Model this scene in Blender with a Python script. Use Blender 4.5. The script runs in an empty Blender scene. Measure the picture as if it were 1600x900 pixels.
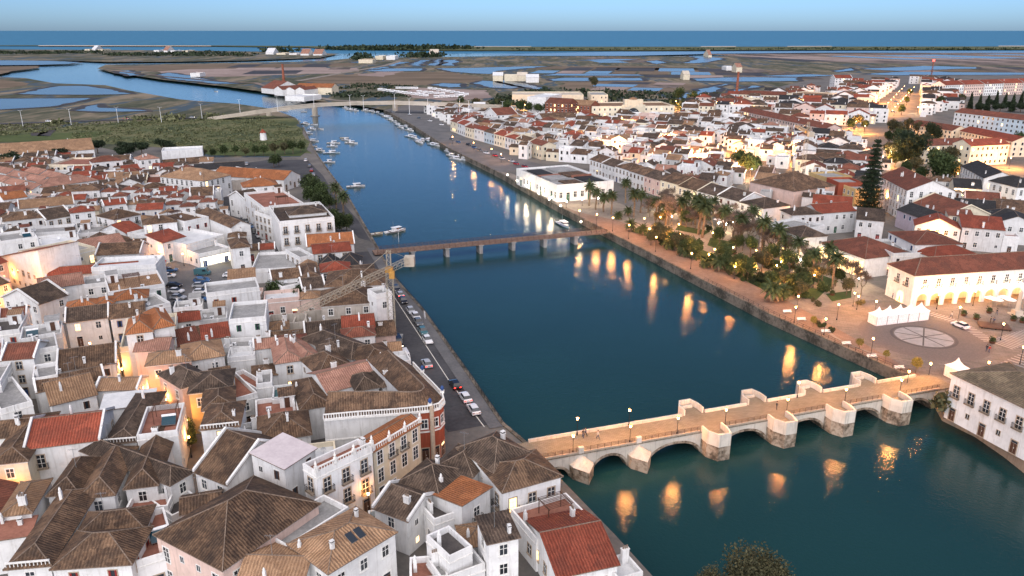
import bpy, bmesh, math, random
import numpy as np
from math import sin, cos, pi, radians, atan, tan, atan2, sqrt, floor, ceil
from mathutils import Vector, Matrix
from mathutils.geometry import tessellate_polygon

SC = bpy.context.scene
COL = SC.collection
RN = random.Random(11)

# ---------------------------------------------------------------- camera, sky, sun, exposure
FPX, CX, CY, HOR, CAMH = 1200., 800., 450., 47., 70.
PITCH = atan((CY - HOR) / FPX)
cam_d = bpy.data.cameras.new('camera')
cam_d.sensor_width = 36.0
cam_d.lens = 36.0 * FPX / 1600.0
cam_d.clip_start = 1.0
cam_d.clip_end = 120000.0
cam = bpy.data.objects.new('camera', cam_d)
cam.location = (0, 0, CAMH)
cam.rotation_euler = (pi / 2 - PITCH, 0, 0)
COL.objects.link(cam)
SC.camera = cam

SUN_EL, SUN_AZ = 15.0, 190.0          # just above the horizon, behind the camera
W = bpy.data.worlds.new('World')
SC.world = W
W.use_nodes = True
nt = W.node_tree
bg = nt.nodes['Background']
sky = nt.nodes.new('ShaderNodeTexSky')
sky.sky_type = 'NISHITA'
sky.sun_disc = False
sky.sun_elevation = radians(SUN_EL)
sky.sun_rotation = radians(SUN_AZ)
sky.altitude = 70
sky.air_density = 0.5
sky.dust_density = 0.85
sky.ozone_density = 4.0
nt.links.new(sky.outputs[0], bg.inputs[0])
bg.inputs[1].default_value = 0.092
sun_d = bpy.data.lights.new('sun', 'SUN')
sun_d.energy = 2.7
sun_d.angle = radians(110)
sun_d.color = (1.0, 0.90, 0.84)
sun = bpy.data.objects.new('sun', sun_d)
# the lamp points away from the sun's place in the sky
az, el = radians(SUN_AZ), radians(52)   # the wide western glow of dusk
sdir = Vector((sin(az) * cos(el), cos(az) * cos(el), sin(el)))
sun.rotation_euler = sdir.to_track_quat('Z', 'Y').to_euler()
COL.objects.link(sun)
SC.view_settings.view_transform = 'Standard'
SC.view_settings.look = 'None'
SC.view_settings.exposure = 0.76
SC.view_settings.gamma = 1.0
SC.cycles.max_bounces = 5
SC.cycles.diffuse_bounces = 2
SC.cycles.glossy_bounces = 3
SC.cycles.transparent_max_bounces = 6
SC.cycles.caustics_reflective = False
SC.cycles.caustics_refractive = False
SC.cycles.sample_clamp_indirect = 4.0
SC.cycles.use_denoising = True
LAMP_W = 700.0                        # watts of one street lamp

# ---------------------------------------------------------------- picture <-> place
cp, sp = cos(PITCH), sin(PITCH)
def P(x, y, z=0.0):
    u, v = (x - CX) / FPX, (y - CY) / FPX
    dy, dz = cp - v * sp, -sp - v * cp
    t = (z - CAMH) / dz
    return Vector((u * t, dy * t, z))
def proj(p):
    z = p[2] - CAMH
    d = p[1] * cp - z * sp
    return CX + FPX * p[0] / d, CY - FPX * (p[1] * sp + z * cp) / d
def PX(pts, z=0.0): return [P(x, y, z) for x, y in pts]

# ---------------------------------------------------------------- materials
MATS = {}
class NT:
    def __init__(s, name):
        s.m = bpy.data.materials.new(name); s.m.use_nodes = True
        s.t = s.m.node_tree; s.b = s.t.nodes['Principled BSDF']
        s.b.inputs['Specular IOR Level'].default_value = 0.25
    def n(s, typ, **kw):
        nd = s.t.nodes.new(typ)
        for k, v in kw.items():
            if k.startswith('i_'):
                k2 = k[2:]; k2 = int(k2) if k2.isdigit() else k2.replace('_', ' ')
                nd.inputs[k2].default_value = v
            else: setattr(nd, k, v)
        return nd
    def l(s, a, b): s.t.links.new(a, b)
    def coord(s, which='Object'): return s.n('ShaderNodeTexCoord').outputs[which]
    def noise(s, vec, scale, detail=3.0, rough=0.55):
        nd = s.n('ShaderNodeTexNoise'); nd.inputs['Scale'].default_value = scale
        nd.inputs['Detail'].default_value = detail; nd.inputs['Roughness'].default_value = rough
        s.l(vec, nd.inputs['Vector']); return nd.outputs['Fac']
    def ramp(s, fac, stops):
        r = s.n('ShaderNodeValToRGB'); e = r.color_ramp.elements
        while len(e) < len(stops): e.new(0.5)
        for k, (p, c) in enumerate(stops):
            e[k].position = p; e[k].color = tuple(c) + (1,) if len(c) == 3 else c
        s.l(fac, r.inputs[0]); return r.outputs[0]
    def mix(s, fac, a, b, mode='MIX'):
        nd = s.n('ShaderNodeMix', data_type='RGBA', blend_type=mode)
        for k, v in ((0, fac), (6, a), (7, b)):
            if isinstance(v, (float, int)): nd.inputs[k].default_value = v
            elif isinstance(v, (tuple, list)): nd.inputs[k].default_value = tuple(v) + ((1,) if len(v) == 3 else ())
            else: s.l(v, nd.inputs[k])
        return nd.outputs[2]
    def math(s, op, a, b=0.0, c=None):
        nd = s.n('ShaderNodeMath', operation=op)
        for k, v in ((0, a), (1, b), (2, c)):
            if v is None: continue
            if isinstance(v, (float, int)): nd.inputs[k].default_value = v
            else: s.l(v, nd.inputs[k])
        return nd.outputs[0]
    def bump(s, h, strength=0.5, dist=0.05):
        nd = s.n('ShaderNodeBump'); nd.inputs['Strength'].default_value = strength
        nd.inputs['Distance'].default_value = dist
        s.l(h, nd.inputs['Height']); s.l(nd.outputs[0], s.b.inputs['Normal'])
    def col(s, c, rough=0.8):
        if isinstance(c, (tuple, list)): s.b.inputs['Base Color'].default_value = tuple(c) + ((1,) if len(c) == 3 else ())
        else: s.l(c, s.b.inputs['Base Color'])
        s.b.inputs['Roughness'].default_value = rough
        return s.m
def objrand(t): return t.n('ShaderNodeObjectInfo').outputs['Random']
def scl(c, k): return tuple(min(1, x * k) for x in c)

def plain(name, c, rough=0.6, metal=0.0, var=0.15, scale=3.0):
    t = NT(name)
    f = t.noise(t.coord(), scale, 3)
    m = t.col(t.ramp(f, [(0.3, scl(c, 1 - var)), (0.7, scl(c, 1 + var))]), rough)
    t.b.inputs['Metallic'].default_value = metal
    MATS[name] = m; return m
def emit(name, c, strength):
    t = NT(name); t.col(scl(c, 0.8), 0.4)
    t.b.inputs['Emission Color'].default_value = tuple(c) + (1,)
    t.b.inputs['Emission Strength'].default_value = strength
    MATS[name] = t.m; return t.m
def plaster(name, c, dirt=0.5):
    t = NT(name); v = t.coord()
    r = objrand(t)
    big = t.noise(v, 0.45, 4, 0.6)
    mp = t.n('ShaderNodeMapping'); mp.inputs['Scale'].default_value = (2.2, 2.2, 0.18); t.l(v, mp.inputs[0])
    streak = t.noise(mp.outputs[0], 1.0, 4, 0.65)
    a = t.ramp(big, [(0.35, scl(c, 0.88)), (0.65, scl(c, 1.03))])
    s = t.ramp(streak, [(0.52, (0, 0, 0)), (0.72, (1, 1, 1))])
    sf = t.math('MULTIPLY', s, dirt)
    a = t.mix(sf, a, (c[0] * 0.52, c[1] * 0.49, c[2] * 0.45))
    pt = t.ramp(t.noise(v, 0.8, 5, 0.7), [(0.56, (0, 0, 0)), (0.60, (1, 1, 1))]); a = t.mix(t.math('MULTIPLY', pt, 0.22), a, (c[0] * 0.62, c[1] * 0.60, c[2] * 0.57))
    br = t.math('MULTIPLY_ADD', r, 0.22, 0.83)
    cc = t.n('ShaderNodeCombineColor'); [t.l(br, cc.inputs[k]) for k in range(3)]
    a = t.mix(1.0, a, cc.outputs[0], 'MULTIPLY')
    t.col(a, 0.85); t.bump(t.noise(v, 6.0, 4), 0.25, 0.03)
    MATS[name] = t.m; return t.m
def tiles(name, c, c2, stain, amt=0.6, pu=0.42, pv=0.5):
    """clay tile rows: u runs along the eave, v up the slope, both in metres"""
    t = NT(name)
    sx = t.n('ShaderNodeSeparateXYZ'); t.l(t.coord('UV'), sx.inputs[0])
    u, v = sx.outputs[0], sx.outputs[1]
    wob = t.math('MULTIPLY_ADD', t.noise(t.coord(), 0.9, 4, 0.7), 0.5, -0.25); u = t.math('ADD', u, wob)
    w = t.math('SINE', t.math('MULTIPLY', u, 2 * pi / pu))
    fu, fv = t.math('FLOOR', t.math('DIVIDE', u, pu)), t.math('FLOOR', t.math('DIVIDE', v, pv))
    cb = t.n('ShaderNodeCombineXYZ'); t.l(fu, cb.inputs[0]); t.l(fv, cb.inputs[1])
    wn = t.n('ShaderNodeTexWhiteNoise', noise_dimensions='2D'); t.l(cb.outputs[0], wn.inputs['Vector'])
    oc = t.coord()
    r = objrand(t)
    off = t.n('ShaderNodeVectorMath', operation='ADD'); t.l(oc, off.inputs[0])
    k = t.math('MULTIPLY', r, 90.0); cx_ = t.n('ShaderNodeCombineXYZ'); t.l(k, cx_.inputs[0]); t.l(k, cx_.inputs[1]); t.l(cx_.outputs[0], off.inputs[1])
    big = t.noise(off.outputs[0], 0.35, 5, 0.65)
    fine = t.noise(off.outputs[0], 1.7, 4, 0.7)
    a = t.mix(wn.outputs[0], c, c2)
    f = t.ramp(t.math('ADD', t.math('MULTIPLY', big, 0.6), t.math('MULTIPLY', fine, 0.4)), [(0.42, (0, 0, 0)), (0.60, (1, 1, 1))])
    a = t.mix(t.math('MULTIPLY', f, amt), a, stain)
    lich = t.ramp(t.noise(off.outputs[0], 3.2, 3, 0.7), [(0.62, (0, 0, 0)), (0.72, (1, 1, 1))])
    a = t.mix(t.math('MULTIPLY', lich, 0.4), a, scl(c2, 1.6))
    vo = t.n('ShaderNodeTexVoronoi'); vo.inputs['Scale'].default_value = 0.5; wv = t.n('ShaderNodeTexNoise'); wv.inputs['Scale'].default_value = 1.6; wv.inputs['Detail'].default_value = 4; t.l(off.outputs[0], wv.inputs['Vector']); va = t.n('ShaderNodeVectorMath', operation='ADD'); t.l(off.outputs[0], va.inputs[0]); vm = t.n('ShaderNodeVectorMath', operation='SCALE'); vm.inputs['Scale'].default_value = 1.6; t.l(wv.outputs['Color'], vm.inputs[0]); t.l(vm.outputs[0], va.inputs[1]); t.l(va.outputs[0], vo.inputs['Vector'])
    vs = t.n('ShaderNodeSeparateColor'); t.l(vo.outputs['Color'], vs.inputs[0])
    a = t.mix(t.math('MULTIPLY', t.math('GREATER_THAN', vs.outputs[0], 0.84), 0.3), a, scl(c2, 1.45)); a = t.mix(t.math('MULTIPLY', t.math('LESS_THAN', vs.outputs[0], 0.16), 0.32), a, scl(stain, 1.1))
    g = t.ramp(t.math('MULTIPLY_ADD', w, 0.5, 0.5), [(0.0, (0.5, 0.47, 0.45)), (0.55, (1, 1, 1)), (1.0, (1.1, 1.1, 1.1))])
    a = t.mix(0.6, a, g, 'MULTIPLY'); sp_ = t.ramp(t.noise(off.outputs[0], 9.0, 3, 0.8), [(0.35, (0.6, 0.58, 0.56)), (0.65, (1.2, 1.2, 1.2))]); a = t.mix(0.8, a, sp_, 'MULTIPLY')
    br = t.math('MULTIPLY_ADD', r, 0.35, 0.82)
    cc = t.n('ShaderNodeCombineColor'); [t.l(br, cc.inputs[q]) for q in range(3)]
    a = t.mix(1.0, a, cc.outputs[0], 'MULTIPLY')
    t.col(a, 0.85); t.bump(w, 0.7, 0.07)
    MATS[name] = t.m; return t.m
def ground(name, c1, c2, s1, s2, rough=0.9, c3=None, coord='Object', stretch=None, creeks=False):
    t = NT(name); v = t.coord(coord)
    if stretch:
        mp = t.n('ShaderNodeMapping'); mp.inputs['Scale'].default_value = stretch; t.l(v, mp.inputs[0]); v = mp.outputs[0]
    a = t.noise(v, s1, 5, 0.6); b = t.noise(v, s2, 4, 0.6)
    f = t.math('ADD', t.math('MULTIPLY', a, 0.62), t.math('MULTIPLY', b, 0.38))
    st = [(0.40, c1), (0.60, c2)] if c3 is None else [(0.42, c1), (0.5, c2), (0.58, c3)]
    a_ = t.ramp(f, st)
    if creeks:
        cr = t.noise(v, 0.006, 4, 0.55); m_ = t.math('ABSOLUTE', t.math('SUBTRACT', cr, 0.5)); k_ = t.ramp(m_, [(0.008, (1, 1, 1)), (0.02, (0, 0, 0))])
        a_ = t.mix(k_, a_, (0.05, 0.075, 0.095)); pt = t.ramp(t.noise(v, 0.03, 4, 0.7), [(0.62, (0, 0, 0)), (0.70, (1, 1, 1))]); a_ = t.mix(t.math('MULTIPLY', pt, 0.55), a_, (0.045, 0.058, 0.024))
    t.col(a_, rough); t.bump(b, 0.3, 0.06)
    MATS[name] = t.m; return t.m
def paving(name, c1, c2, sx_, sy_, rough=0.85, rot=0.0):
    t = NT(name); v = t.coord()
    mp = t.n('ShaderNodeMapping'); mp.inputs['Rotation'].default_value = (0, 0, rot); t.l(v, mp.inputs[0])
    b = t.n('ShaderNodeTexBrick'); t.l(mp.outputs[0], b.inputs['Vector'])
    b.inputs['Color1'].default_value = tuple(c1) + (1,); b.inputs['Color2'].default_value = tuple(c2) + (1,)
    b.inputs['Mortar'].default_value = tuple(scl(c1, 0.55)) + (1,)
    b.inputs['Scale'].default_value = 1.0; b.inputs['Brick Width'].default_value = sx_; b.inputs['Row Height'].default_value = sy_
    b.inputs['Mortar Size'].default_value = 0.02
    n_ = t.ramp(t.noise(v, 0.12, 5, 0.65), [(0.3, (0.72, 0.7, 0.68)), (0.7, (1.1, 1.1, 1.1))])
    t.col(t.mix(0.9, b.outputs[0], n_, 'MULTIPLY'), rough)
    MATS[name] = t.m; return t.m
def water(name, deep, scale, bump, rough, dist=0.3):
    t = NT(name); v = t.coord()
    a = t.noise(v, scale, 4, 0.6); b = t.noise(v, scale * 0.13, 3, 0.5)
    tone = t.ramp(t.noise(v, 0.012, 3), [(0.3, scl(deep, 0.85)), (0.7, scl(deep, 1.15))])
    t.col(tone, rough)
    t.b.inputs['Specular IOR Level'].default_value = 0.5; t.b.inputs['IOR'].default_value = 1.33
    t.bump(t.math('ADD', a, t.math('MULTIPLY', b, 0.8)), bump, dist)
    MATS[name] = t.m; return t.m
M = MATS

plaster('white', (0.80, 0.80, 0.79)); plaster('cream', (0.76, 0.68, 0.52)); plaster('pink', (0.72, 0.54, 0.47))
plaster('ochre', (0.66, 0.47, 0.22)); plaster('grey', (0.50, 0.50, 0.49)); plaster('lilac', (0.62, 0.53, 0.60))
plaster('blue', (0.52, 0.64, 0.72)); plaster('red', (0.42, 0.105, 0.06)); plaster('brick_brown', (0.26, 0.10, 0.065))
plaster('stone', (0.36, 0.29, 0.22), 0.8); plaster('old_wall', (0.55, 0.50, 0.44), 0.8)
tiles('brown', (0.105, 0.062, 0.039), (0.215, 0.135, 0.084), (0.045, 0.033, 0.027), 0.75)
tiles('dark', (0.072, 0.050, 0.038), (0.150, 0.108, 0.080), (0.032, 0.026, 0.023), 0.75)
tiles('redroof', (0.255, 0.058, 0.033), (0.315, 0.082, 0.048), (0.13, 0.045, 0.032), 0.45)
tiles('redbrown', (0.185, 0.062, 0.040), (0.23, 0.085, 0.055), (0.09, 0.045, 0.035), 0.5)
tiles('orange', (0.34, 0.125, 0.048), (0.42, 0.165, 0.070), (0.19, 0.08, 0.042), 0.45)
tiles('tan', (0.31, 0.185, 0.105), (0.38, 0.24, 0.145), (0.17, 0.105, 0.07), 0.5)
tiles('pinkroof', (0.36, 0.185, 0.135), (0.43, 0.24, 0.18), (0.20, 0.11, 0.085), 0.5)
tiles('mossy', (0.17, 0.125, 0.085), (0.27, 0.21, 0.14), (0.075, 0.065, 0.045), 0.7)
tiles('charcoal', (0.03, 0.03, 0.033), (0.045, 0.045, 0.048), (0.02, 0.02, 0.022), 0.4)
ground('concrete', (0.22, 0.22, 0.22), (0.33, 0.33, 0.325), 0.25, 2.0)
ground('pale_sheet', (0.52, 0.54, 0.56), (0.66, 0.67, 0.68), 0.3, 2.5, 0.6)
ground('terracotta', (0.20, 0.085, 0.06), (0.30, 0.135, 0.095), 0.4, 2.5)
ground('mauve', (0.50, 0.44, 0.46), (0.60, 0.54, 0.55), 0.3, 2.0)
ground('teal', (0.06, 0.14, 0.15), (0.10, 0.19, 0.20), 0.4, 2.5)
ground('bitumen', (0.055, 0.05, 0.05), (0.10, 0.09, 0.085), 0.4, 2.5)
plain('mortar', (0.20, 0.15, 0.115), 0.9, var=.4); plain('trim', (0.74, 0.73, 0.70), 0.8); plain('stone_trim', (0.42, 0.34, 0.26), 0.9)
plain('iron', (0.02, 0.02, 0.022), 0.5, 0.5); plain('grey_metal', (0.32, 0.33, 0.34), 0.45, 0.6); plain('dark_wood', (0.09, 0.045, 0.03), 0.6)
plain('blue_door', (0.03, 0.07, 0.20), 0.5); plain('green_door', (0.03, 0.10, 0.06), 0.5); plain('red_door', (0.25, 0.03, 0.025), 0.5)
plain('white_gloss', (0.78, 0.79, 0.80), 0.3); plain('canvas_white', (0.80, 0.80, 0.82), 0.7); plain('crane_yellow', (0.36, 0.32, 0.25), 0.5, 0.0)
plain('rubber', (0.018, 0.018, 0.018), 0.8); plain('awning_red', (0.45, 0.02, 0.03), 0.6); plain('awning_green', (0.03, 0.18, 0.13), 0.6)
plain('solar', (0.012, 0.05, 0.075), 0.15); plain('tin_green', (0.10, 0.20, 0.18), 0.5); plain('tarpaulin', (0.03, 0.12, 0.11), 0.55)
def glass(name, c):
    t = NT(name); t.col(t.ramp(objrand(t), [(0.2, scl(c, 0.6)), (0.8, scl(c, 1.5))]), 0.12)
    t.b.inputs['Specular IOR Level'].default_value = 0.6; MATS[name] = t.m
glass('glass', (0.028, 0.034, 0.042))
emit('lit_glass', (1.0, 0.62, 0.25), 2.2); emit('lit_white', (1.0, 0.86, 0.55), 3.0)
emit('lamp_amber', (1.0, 0.45, 0.13), 40.0); emit('lamp_white', (1.0, 0.88, 0.65), 60.0)
emit('tail_light', (1.0, 0.03, 0.02), 5.0); emit('head_light', (1.0, 0.9, 0.7), 6.0)

# ---------------------------------------------------------------- mesh building
class MB:
    def __init__(s): s.v = []; s.f = []; s.m = []; s.uv = []
    def face(s, pts, m=0, uv=None):
        b = len(s.v); s.v.extend([tuple(p) for p in pts]); n = len(pts)
        s.f.append(tuple(range(b, b + n))); s.m.append(m)
        s.uv.append(uv if uv else [(p[0], p[1]) for p in pts])
    def slope(s, pts, m=0):
        """a face with u along its first edge and v up the slope"""
        p = [Vector(q) for q in pts]; e = (p[1] - p[0])
        e = e.normalized() if e.length > 1e-6 else Vector((1, 0, 0))
        nrm = Vector((0, 0, 0))
        for i in range(len(p)): nrm += p[i].cross(p[(i + 1) % len(p)])
        nrm.normalize(); w = nrm.cross(e)
        s.face(pts, m, [((q - p[0]).dot(e) + p[0].x * .0, (q - p[0]).dot(w)) for q in p])
    def box(s, x0, x1, y0, y1, z0, z1, m=0, bottom=False):
        a = [(x0, y0), (x1, y0), (x1, y1), (x0, y1)]
        for i in range(4):
            (p, q), (r, t) = a[i], a[(i + 1) % 4]
            s.face([(p, q, z0), (r, t, z0), (r, t, z1), (p, q, z1)], m)
        s.face([(p, q, z1) for p, q in a], m)
        if bottom: s.face([(p, q, z0) for p, q in reversed(a)], m)
    def bar(s, p, q, r, m=0, n=4, r2=None):
        p, q = Vector(p), Vector(q); d = q - p
        if d.length < 1e-6: return
        d.normalize(); up = Vector((0, 0, 1)) if abs(d.z) < 0.95 else Vector((1, 0, 0))
        a = d.cross(up).normalized(); b = a.cross(d).normalized(); r2 = r if r2 is None else r2
        c0 = [p + (a * cos(2 * pi * (i + .5) / n) + b * sin(2 * pi * (i + .5) / n)) * r for i in range(n)]
        c1 = [q + (a * cos(2 * pi * (i + .5) / n) + b * sin(2 * pi * (i + .5) / n)) * r2 for i in range(n)]
        for i in range(n):
            j = (i + 1) % n; s.face([c0[j], c0[i], c1[i], c1[j]], m)
        s.face(c1[::-1], m); s.face(c0, m)
    def tube(s, pts, rs, m=0, n=8, caps=True):
        rings = []
        for i, p in enumerate(pts):
            p = Vector(p); d = (Vector(pts[min(i + 1, len(pts) - 1)]) - Vector(pts[max(i - 1, 0)])).normalized()
            up = Vector((0, 1, 0)) if abs(d.y) < 0.9 else Vector((1, 0, 0))
            a = d.cross(up).normalized(); b = a.cross(d).normalized()
            rings.append([p + (a * cos(2 * pi * k / n) + b * sin(2 * pi * k / n)) * rs[i] for k in range(n)])
        for i in range(len(rings) - 1):
            for k in range(n):
                j = (k + 1) % n
                s.face([rings[i][j], rings[i][k], rings[i + 1][k], rings[i + 1][j]], m)
        if caps: s.face(rings[-1][::-1], m); s.face(rings[0], m)
    def shell(s, faces, t=0.14, m=0, me=None):
        """thick sheet: the faces, a copy t lower, and the rim"""
        me = m if me is None else me; cnt = {}
        for f in faces:
            s.slope(f, m); s.face([(p[0], p[1], p[2] - t) for p in reversed(f)], me)
            for i in range(len(f)):
                a, b = tuple(round(c, 3) for c in f[i]), tuple(round(c, 3) for c in f[(i + 1) % len(f)])
                cnt[(a, b)] = (f[i], f[(i + 1) % len(f)])
        for (a, b), (p, q) in cnt.items():
            if (b, a) not in cnt and a != b:
                s.face([(p[0], p[1], p[2] - t), (q[0], q[1], q[2] - t), q, p], me)
    def poly(s, pts, z=None, m=0):
        pts = [Vector(p) for p in pts]
        for tri in tessellate_polygon([pts]):
            q = [pts[i] for i in tri]
            if (q[1] - q[0]).cross(q[2] - q[0]).z < 0: q.reverse()
            s.face(q, m)
    def prism(s, pts, z0, z1, m=0, mt=None):
        pts = [Vector((p[0], p[1], 0)) for p in pts]
        ar = sum(pts[i].x * pts[(i + 1) % len(pts)].y - pts[(i + 1) % len(pts)].x * pts[i].y for i in range(len(pts)))
        if ar < 0: pts.reverse()
        for i in range(len(pts)):
            a, b = pts[i], pts[(i + 1) % len(pts)]
            s.face([(a.x, a.y, z0), (b.x, b.y, z0), (b.x, b.y, z1), (a.x, a.y, z1)], m)
        s.poly([(p.x, p.y, z1) for p in pts], m=m if mt is None else mt)
    def mesh(s, name, mats, smooth=False, weld=False):
        me = bpy.data.meshes.new(name)
        me.from_pydata(s.v, [], s.f); me.update()
        for k in mats: me.materials.append(M[k] if isinstance(k, str) else k)
        me.polygons.foreach_set('material_index', s.m)
        uv = me.uv_layers.new(name='UVMap')
        uv.data.foreach_set('uv', [c for f in s.uv for q in f for c in q])
        if weld:
            b = bmesh.new(); b.from_mesh(me); bmesh.ops.remove_doubles(b, verts=b.verts, dist=1e-4); b.to_mesh(me); b.free()
        if smooth: me.polygons.foreach_set('use_smooth', [True] * len(me.polygons))
        return me
    def build(s, name, mats, parent=None, smooth=False, weld=False):
        return link(name, s.mesh(name, mats, smooth, weld), parent)
def link(name, data, parent=None, loc=None, rot=None):
    o = bpy.data.objects.new(name, data); COL.objects.link(o)
    if parent is not None: o.parent = parent
    if loc is not None: o.location = loc
    if rot is not None: o.rotation_euler = (0, 0, rot) if isinstance(rot, (int, float)) else rot
    return o
def tag(o, label, cat, group=None):
    o['label'] = label; o['category'] = cat
    if group: o['group'] = group
    return o
def thing(name, label, cat, loc=(0, 0, 0), rot=0.0, group=None):
    return tag(link(name, None, None, loc, rot), label, cat, group)
def kind(o, k): o['kind'] = k; return o
def copy_tree(o, parent=None):
    c = o.copy(); COL.objects.link(c)
    if parent is not None: c.parent = parent
    for ch in list(o.children): copy_tree(ch, c)
    return c
ORD = ['nearest', 'second', 'third', 'fourth', 'fifth', 'sixth', 'seventh', 'eighth', 'ninth', 'tenth', 'eleventh', 'twelfth', 'thirteenth',
       'fourteenth', 'fifteenth', 'sixteenth', 'seventeenth', 'eighteenth', 'nineteenth', 'twentieth'] + ['%dth' % k for k in range(21, 60)]
def ordinal(k): return 'first' if k == 0 else ORD[k]

# ---------------------------------------------------------------- ground, water, roads
RIVER_Z = -2.4
def sheet(name, pts, mat, z=None):
    mb = MB(); mb.poly(pts if z is None else [(p[0], p[1], z) for p in pts]); return kind(mb.build(name, [mat]), 'structure')
def ribbon_pts(pts, w):
    L, Rr = [], []
    for i, p in enumerate(pts):
        d = Vector(pts[min(i + 1, len(pts) - 1)]) - Vector(pts[max(i - 1, 0)]); d.z = 0; d.normalize()
        n = Vector((-d.y, d.x, 0)); L.append(Vector(p) + n * w / 2); Rr.append(Vector(p) - n * w / 2)
    return L, Rr
def ribbon(mb, pts, w, z, m=0):
    L, Rr = ribbon_pts(pts, w)
    for i in range(len(pts) - 1):
        mb.face([(Rr[i].x, Rr[i].y, z), (Rr[i + 1].x, Rr[i + 1].y, z), (L[i + 1].x, L[i + 1].y, z), (L[i].x, L[i].y, z)], m)
def road(name, px, w, z, mat):
    mb = MB(); ribbon(mb, [P(x, y) for x, y in px], w, z); return kind(mb.build(name, [mat]), 'structure')

water('river_water', (0.0105, 0.040, 0.041), 1.7, 0.7, 0.075, 0.075)
water('lagoon_water', (0.075, 0.11, 0.125), 0.30, 0.35, 0.22, 0.3)
water('sea_water', (0.045, 0.165, 0.27), 0.05, 0.5, 0.5, 2.0)
ground('town_floor', (0.10, 0.095, 0.09), (0.17, 0.155, 0.14), 0.05, 0.6)
ground('marsh', (0.050, 0.056, 0.032), (0.11, 0.102, 0.066), 0.012, 0.08, 0.95, (0.21, 0.17, 0.12), stretch=(1.7, 0.4, 1), creeks=True)
ground('marsh_brown', (0.08, 0.066, 0.056), (0.15, 0.12, 0.105), 0.008, 0.06, 0.95, (0.22, 0.17, 0.14), stretch=(1.5, 0.35, 1))
ground('wet_mud', (0.030, 0.026, 0.020), (0.07, 0.056, 0.044), 0.02, 0.2, 0.6)
ground('straw', (0.10, 0.075, 0.048), (0.19, 0.14, 0.095), 0.01, 0.06, stretch=(0.5, 2, 1))
ground('scrub_green', (0.042, 0.056, 0.022), (0.085, 0.098, 0.040), 0.03, 0.22, 0.95, (0.13, 0.125, 0.06))
ground('meadow', (0.045, 0.065, 0.018), (0.085, 0.105, 0.032), 0.04, 0.3)
ground('asphalt', (0.045, 0.045, 0.05), (0.075, 0.075, 0.08), 0.08, 1.2)
ground('cobble', (0.095, 0.095, 0.10), (0.15, 0.148, 0.15), 0.1, 2.0)
ground('sand', (0.42, 0.37, 0.30), (0.56, 0.50, 0.42), 0.02, 0.3)
ground('pan_mud', (0.22, 0.165, 0.145), (0.33, 0.26, 0.235), 0.01, 0.1)
ground('lawn', (0.022, 0.045, 0.012), (0.045, 0.075, 0.022), 0.3, 2.0)
ground('path', (0.17, 0.148, 0.125), (0.28, 0.24, 0.205), 0.1, 1.0)
paving('brick_walk', (0.20, 0.135, 0.105), (0.26, 0.18, 0.14), 0.9, 0.45, rot=0.5)
paving('plaza_stone', (0.165, 0.142, 0.128), (0.21, 0.182, 0.165), 1.6, 0.8, rot=0.3)
paving('bridge_cobble', (0.21, 0.18, 0.135), (0.27, 0.23, 0.175), 0.7, 0.35, rot=0.25)
ground('quay_block', (0.055, 0.05, 0.04), (0.13, 0.112, 0.09), 0.25, 1.6, 0.9, (0.20, 0.17, 0.135))
plain('line_paint', (0.62, 0.60, 0.54), 0.7)

far_w = 90000
sheet('sea', [(-far_w, 2200, 0), (far_w, 2200, 0), (far_w, 90000, 0), (-far_w, 90000, 0)], 'sea_water', RIVER_Z - 0.3)
sheet('river', [(-1800, -120, 0), (600, -120, 0), (900, 2600, 0), (-1800, 2600, 0)], 'river_water', RIVER_Z)

BANK_L = [(1300, 1010), (1120, 965), (1030, 912), (960, 835), (870, 742), (843, 712), (785, 663), (735, 590), (660, 484), (613, 431), (590, 388), (562, 340),
          (545, 310), (515, 270), (494, 240), (482, 217), (474, 199)]
BANK_R = [(1760, 830), (1640, 745), (1575, 695), (1530, 665), (1478, 640), (1462, 612), (1420, 588), (1200, 490), (950, 362), (872, 322), (780, 270), (700, 231), (640, 193), (600, 172), (560, 165)]
left_pts = PX(BANK_L) + PX([(462, 184), (425, 170), (370, 162), (300, 157), (280, 155), (200, 141), (165, 133), (85, 130), (40, 122), (0, 120), (-500, 118)])
left_pts += [Vector((-1700, 300, 0)), Vector((-500, -60, 0)), Vector((80, 12, 0))]
sheet('marsh_ground', left_pts, 'marsh', 0.0)
right_pts = PX(BANK_R) + PX([(520, 160), (488, 157), (440, 147), (350, 135), (250, 124), (175, 113), (152, 107), (165, 101), (300, 99), (430, 97), (505, 95), (560, 90), (800, 88), (1100, 88), (2200, 84)])
right_pts += [Vector((2600, 600, 0)), Vector((600, 60, 0)), Vector((110, 60, 0))]
sheet('marsh_flats', right_pts, 'marsh', 0.0)
sheet('far_shore', PX([(-700, 80), (0, 77), (180, 78), (300, 79), (440, 81), (530, 84), (500, 90), (400, 94), (300, 96), (170, 97), (120, 95), (0, 94), (-700, 96)]), 'marsh', 0.0)
sheet('barrier_island', PX([(-900, 71.5), (0, 71.5), (350, 72.5), (480, 74), (520, 77), (700, 79), (1000, 79), (1300, 78), (2300, 76), (2300, 72.2), (1000, 73), (700, 73), (500, 72.2), (300, 70.8), (-900, 70.4)]), 'scrub_green', 0.4)
for pts in ([(60, 71), (330, 71.6), (330, 72.6), (60, 72.2)], [(1095, 72.6), (1150, 72.4), (1150, 73.4), (1095, 73.6)], [(1230, 72.3), (1300, 72.2), (1300, 73), (1230, 73.2)], [(1560, 71.8), (1640, 71.8), (1640, 72.8), (1560, 72.8)], [(700, 72.6), (830, 72.6), (830, 73.4), (700, 73.4)]):
    sheet('beach', PX(pts), 'sand', 1.0)
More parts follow.
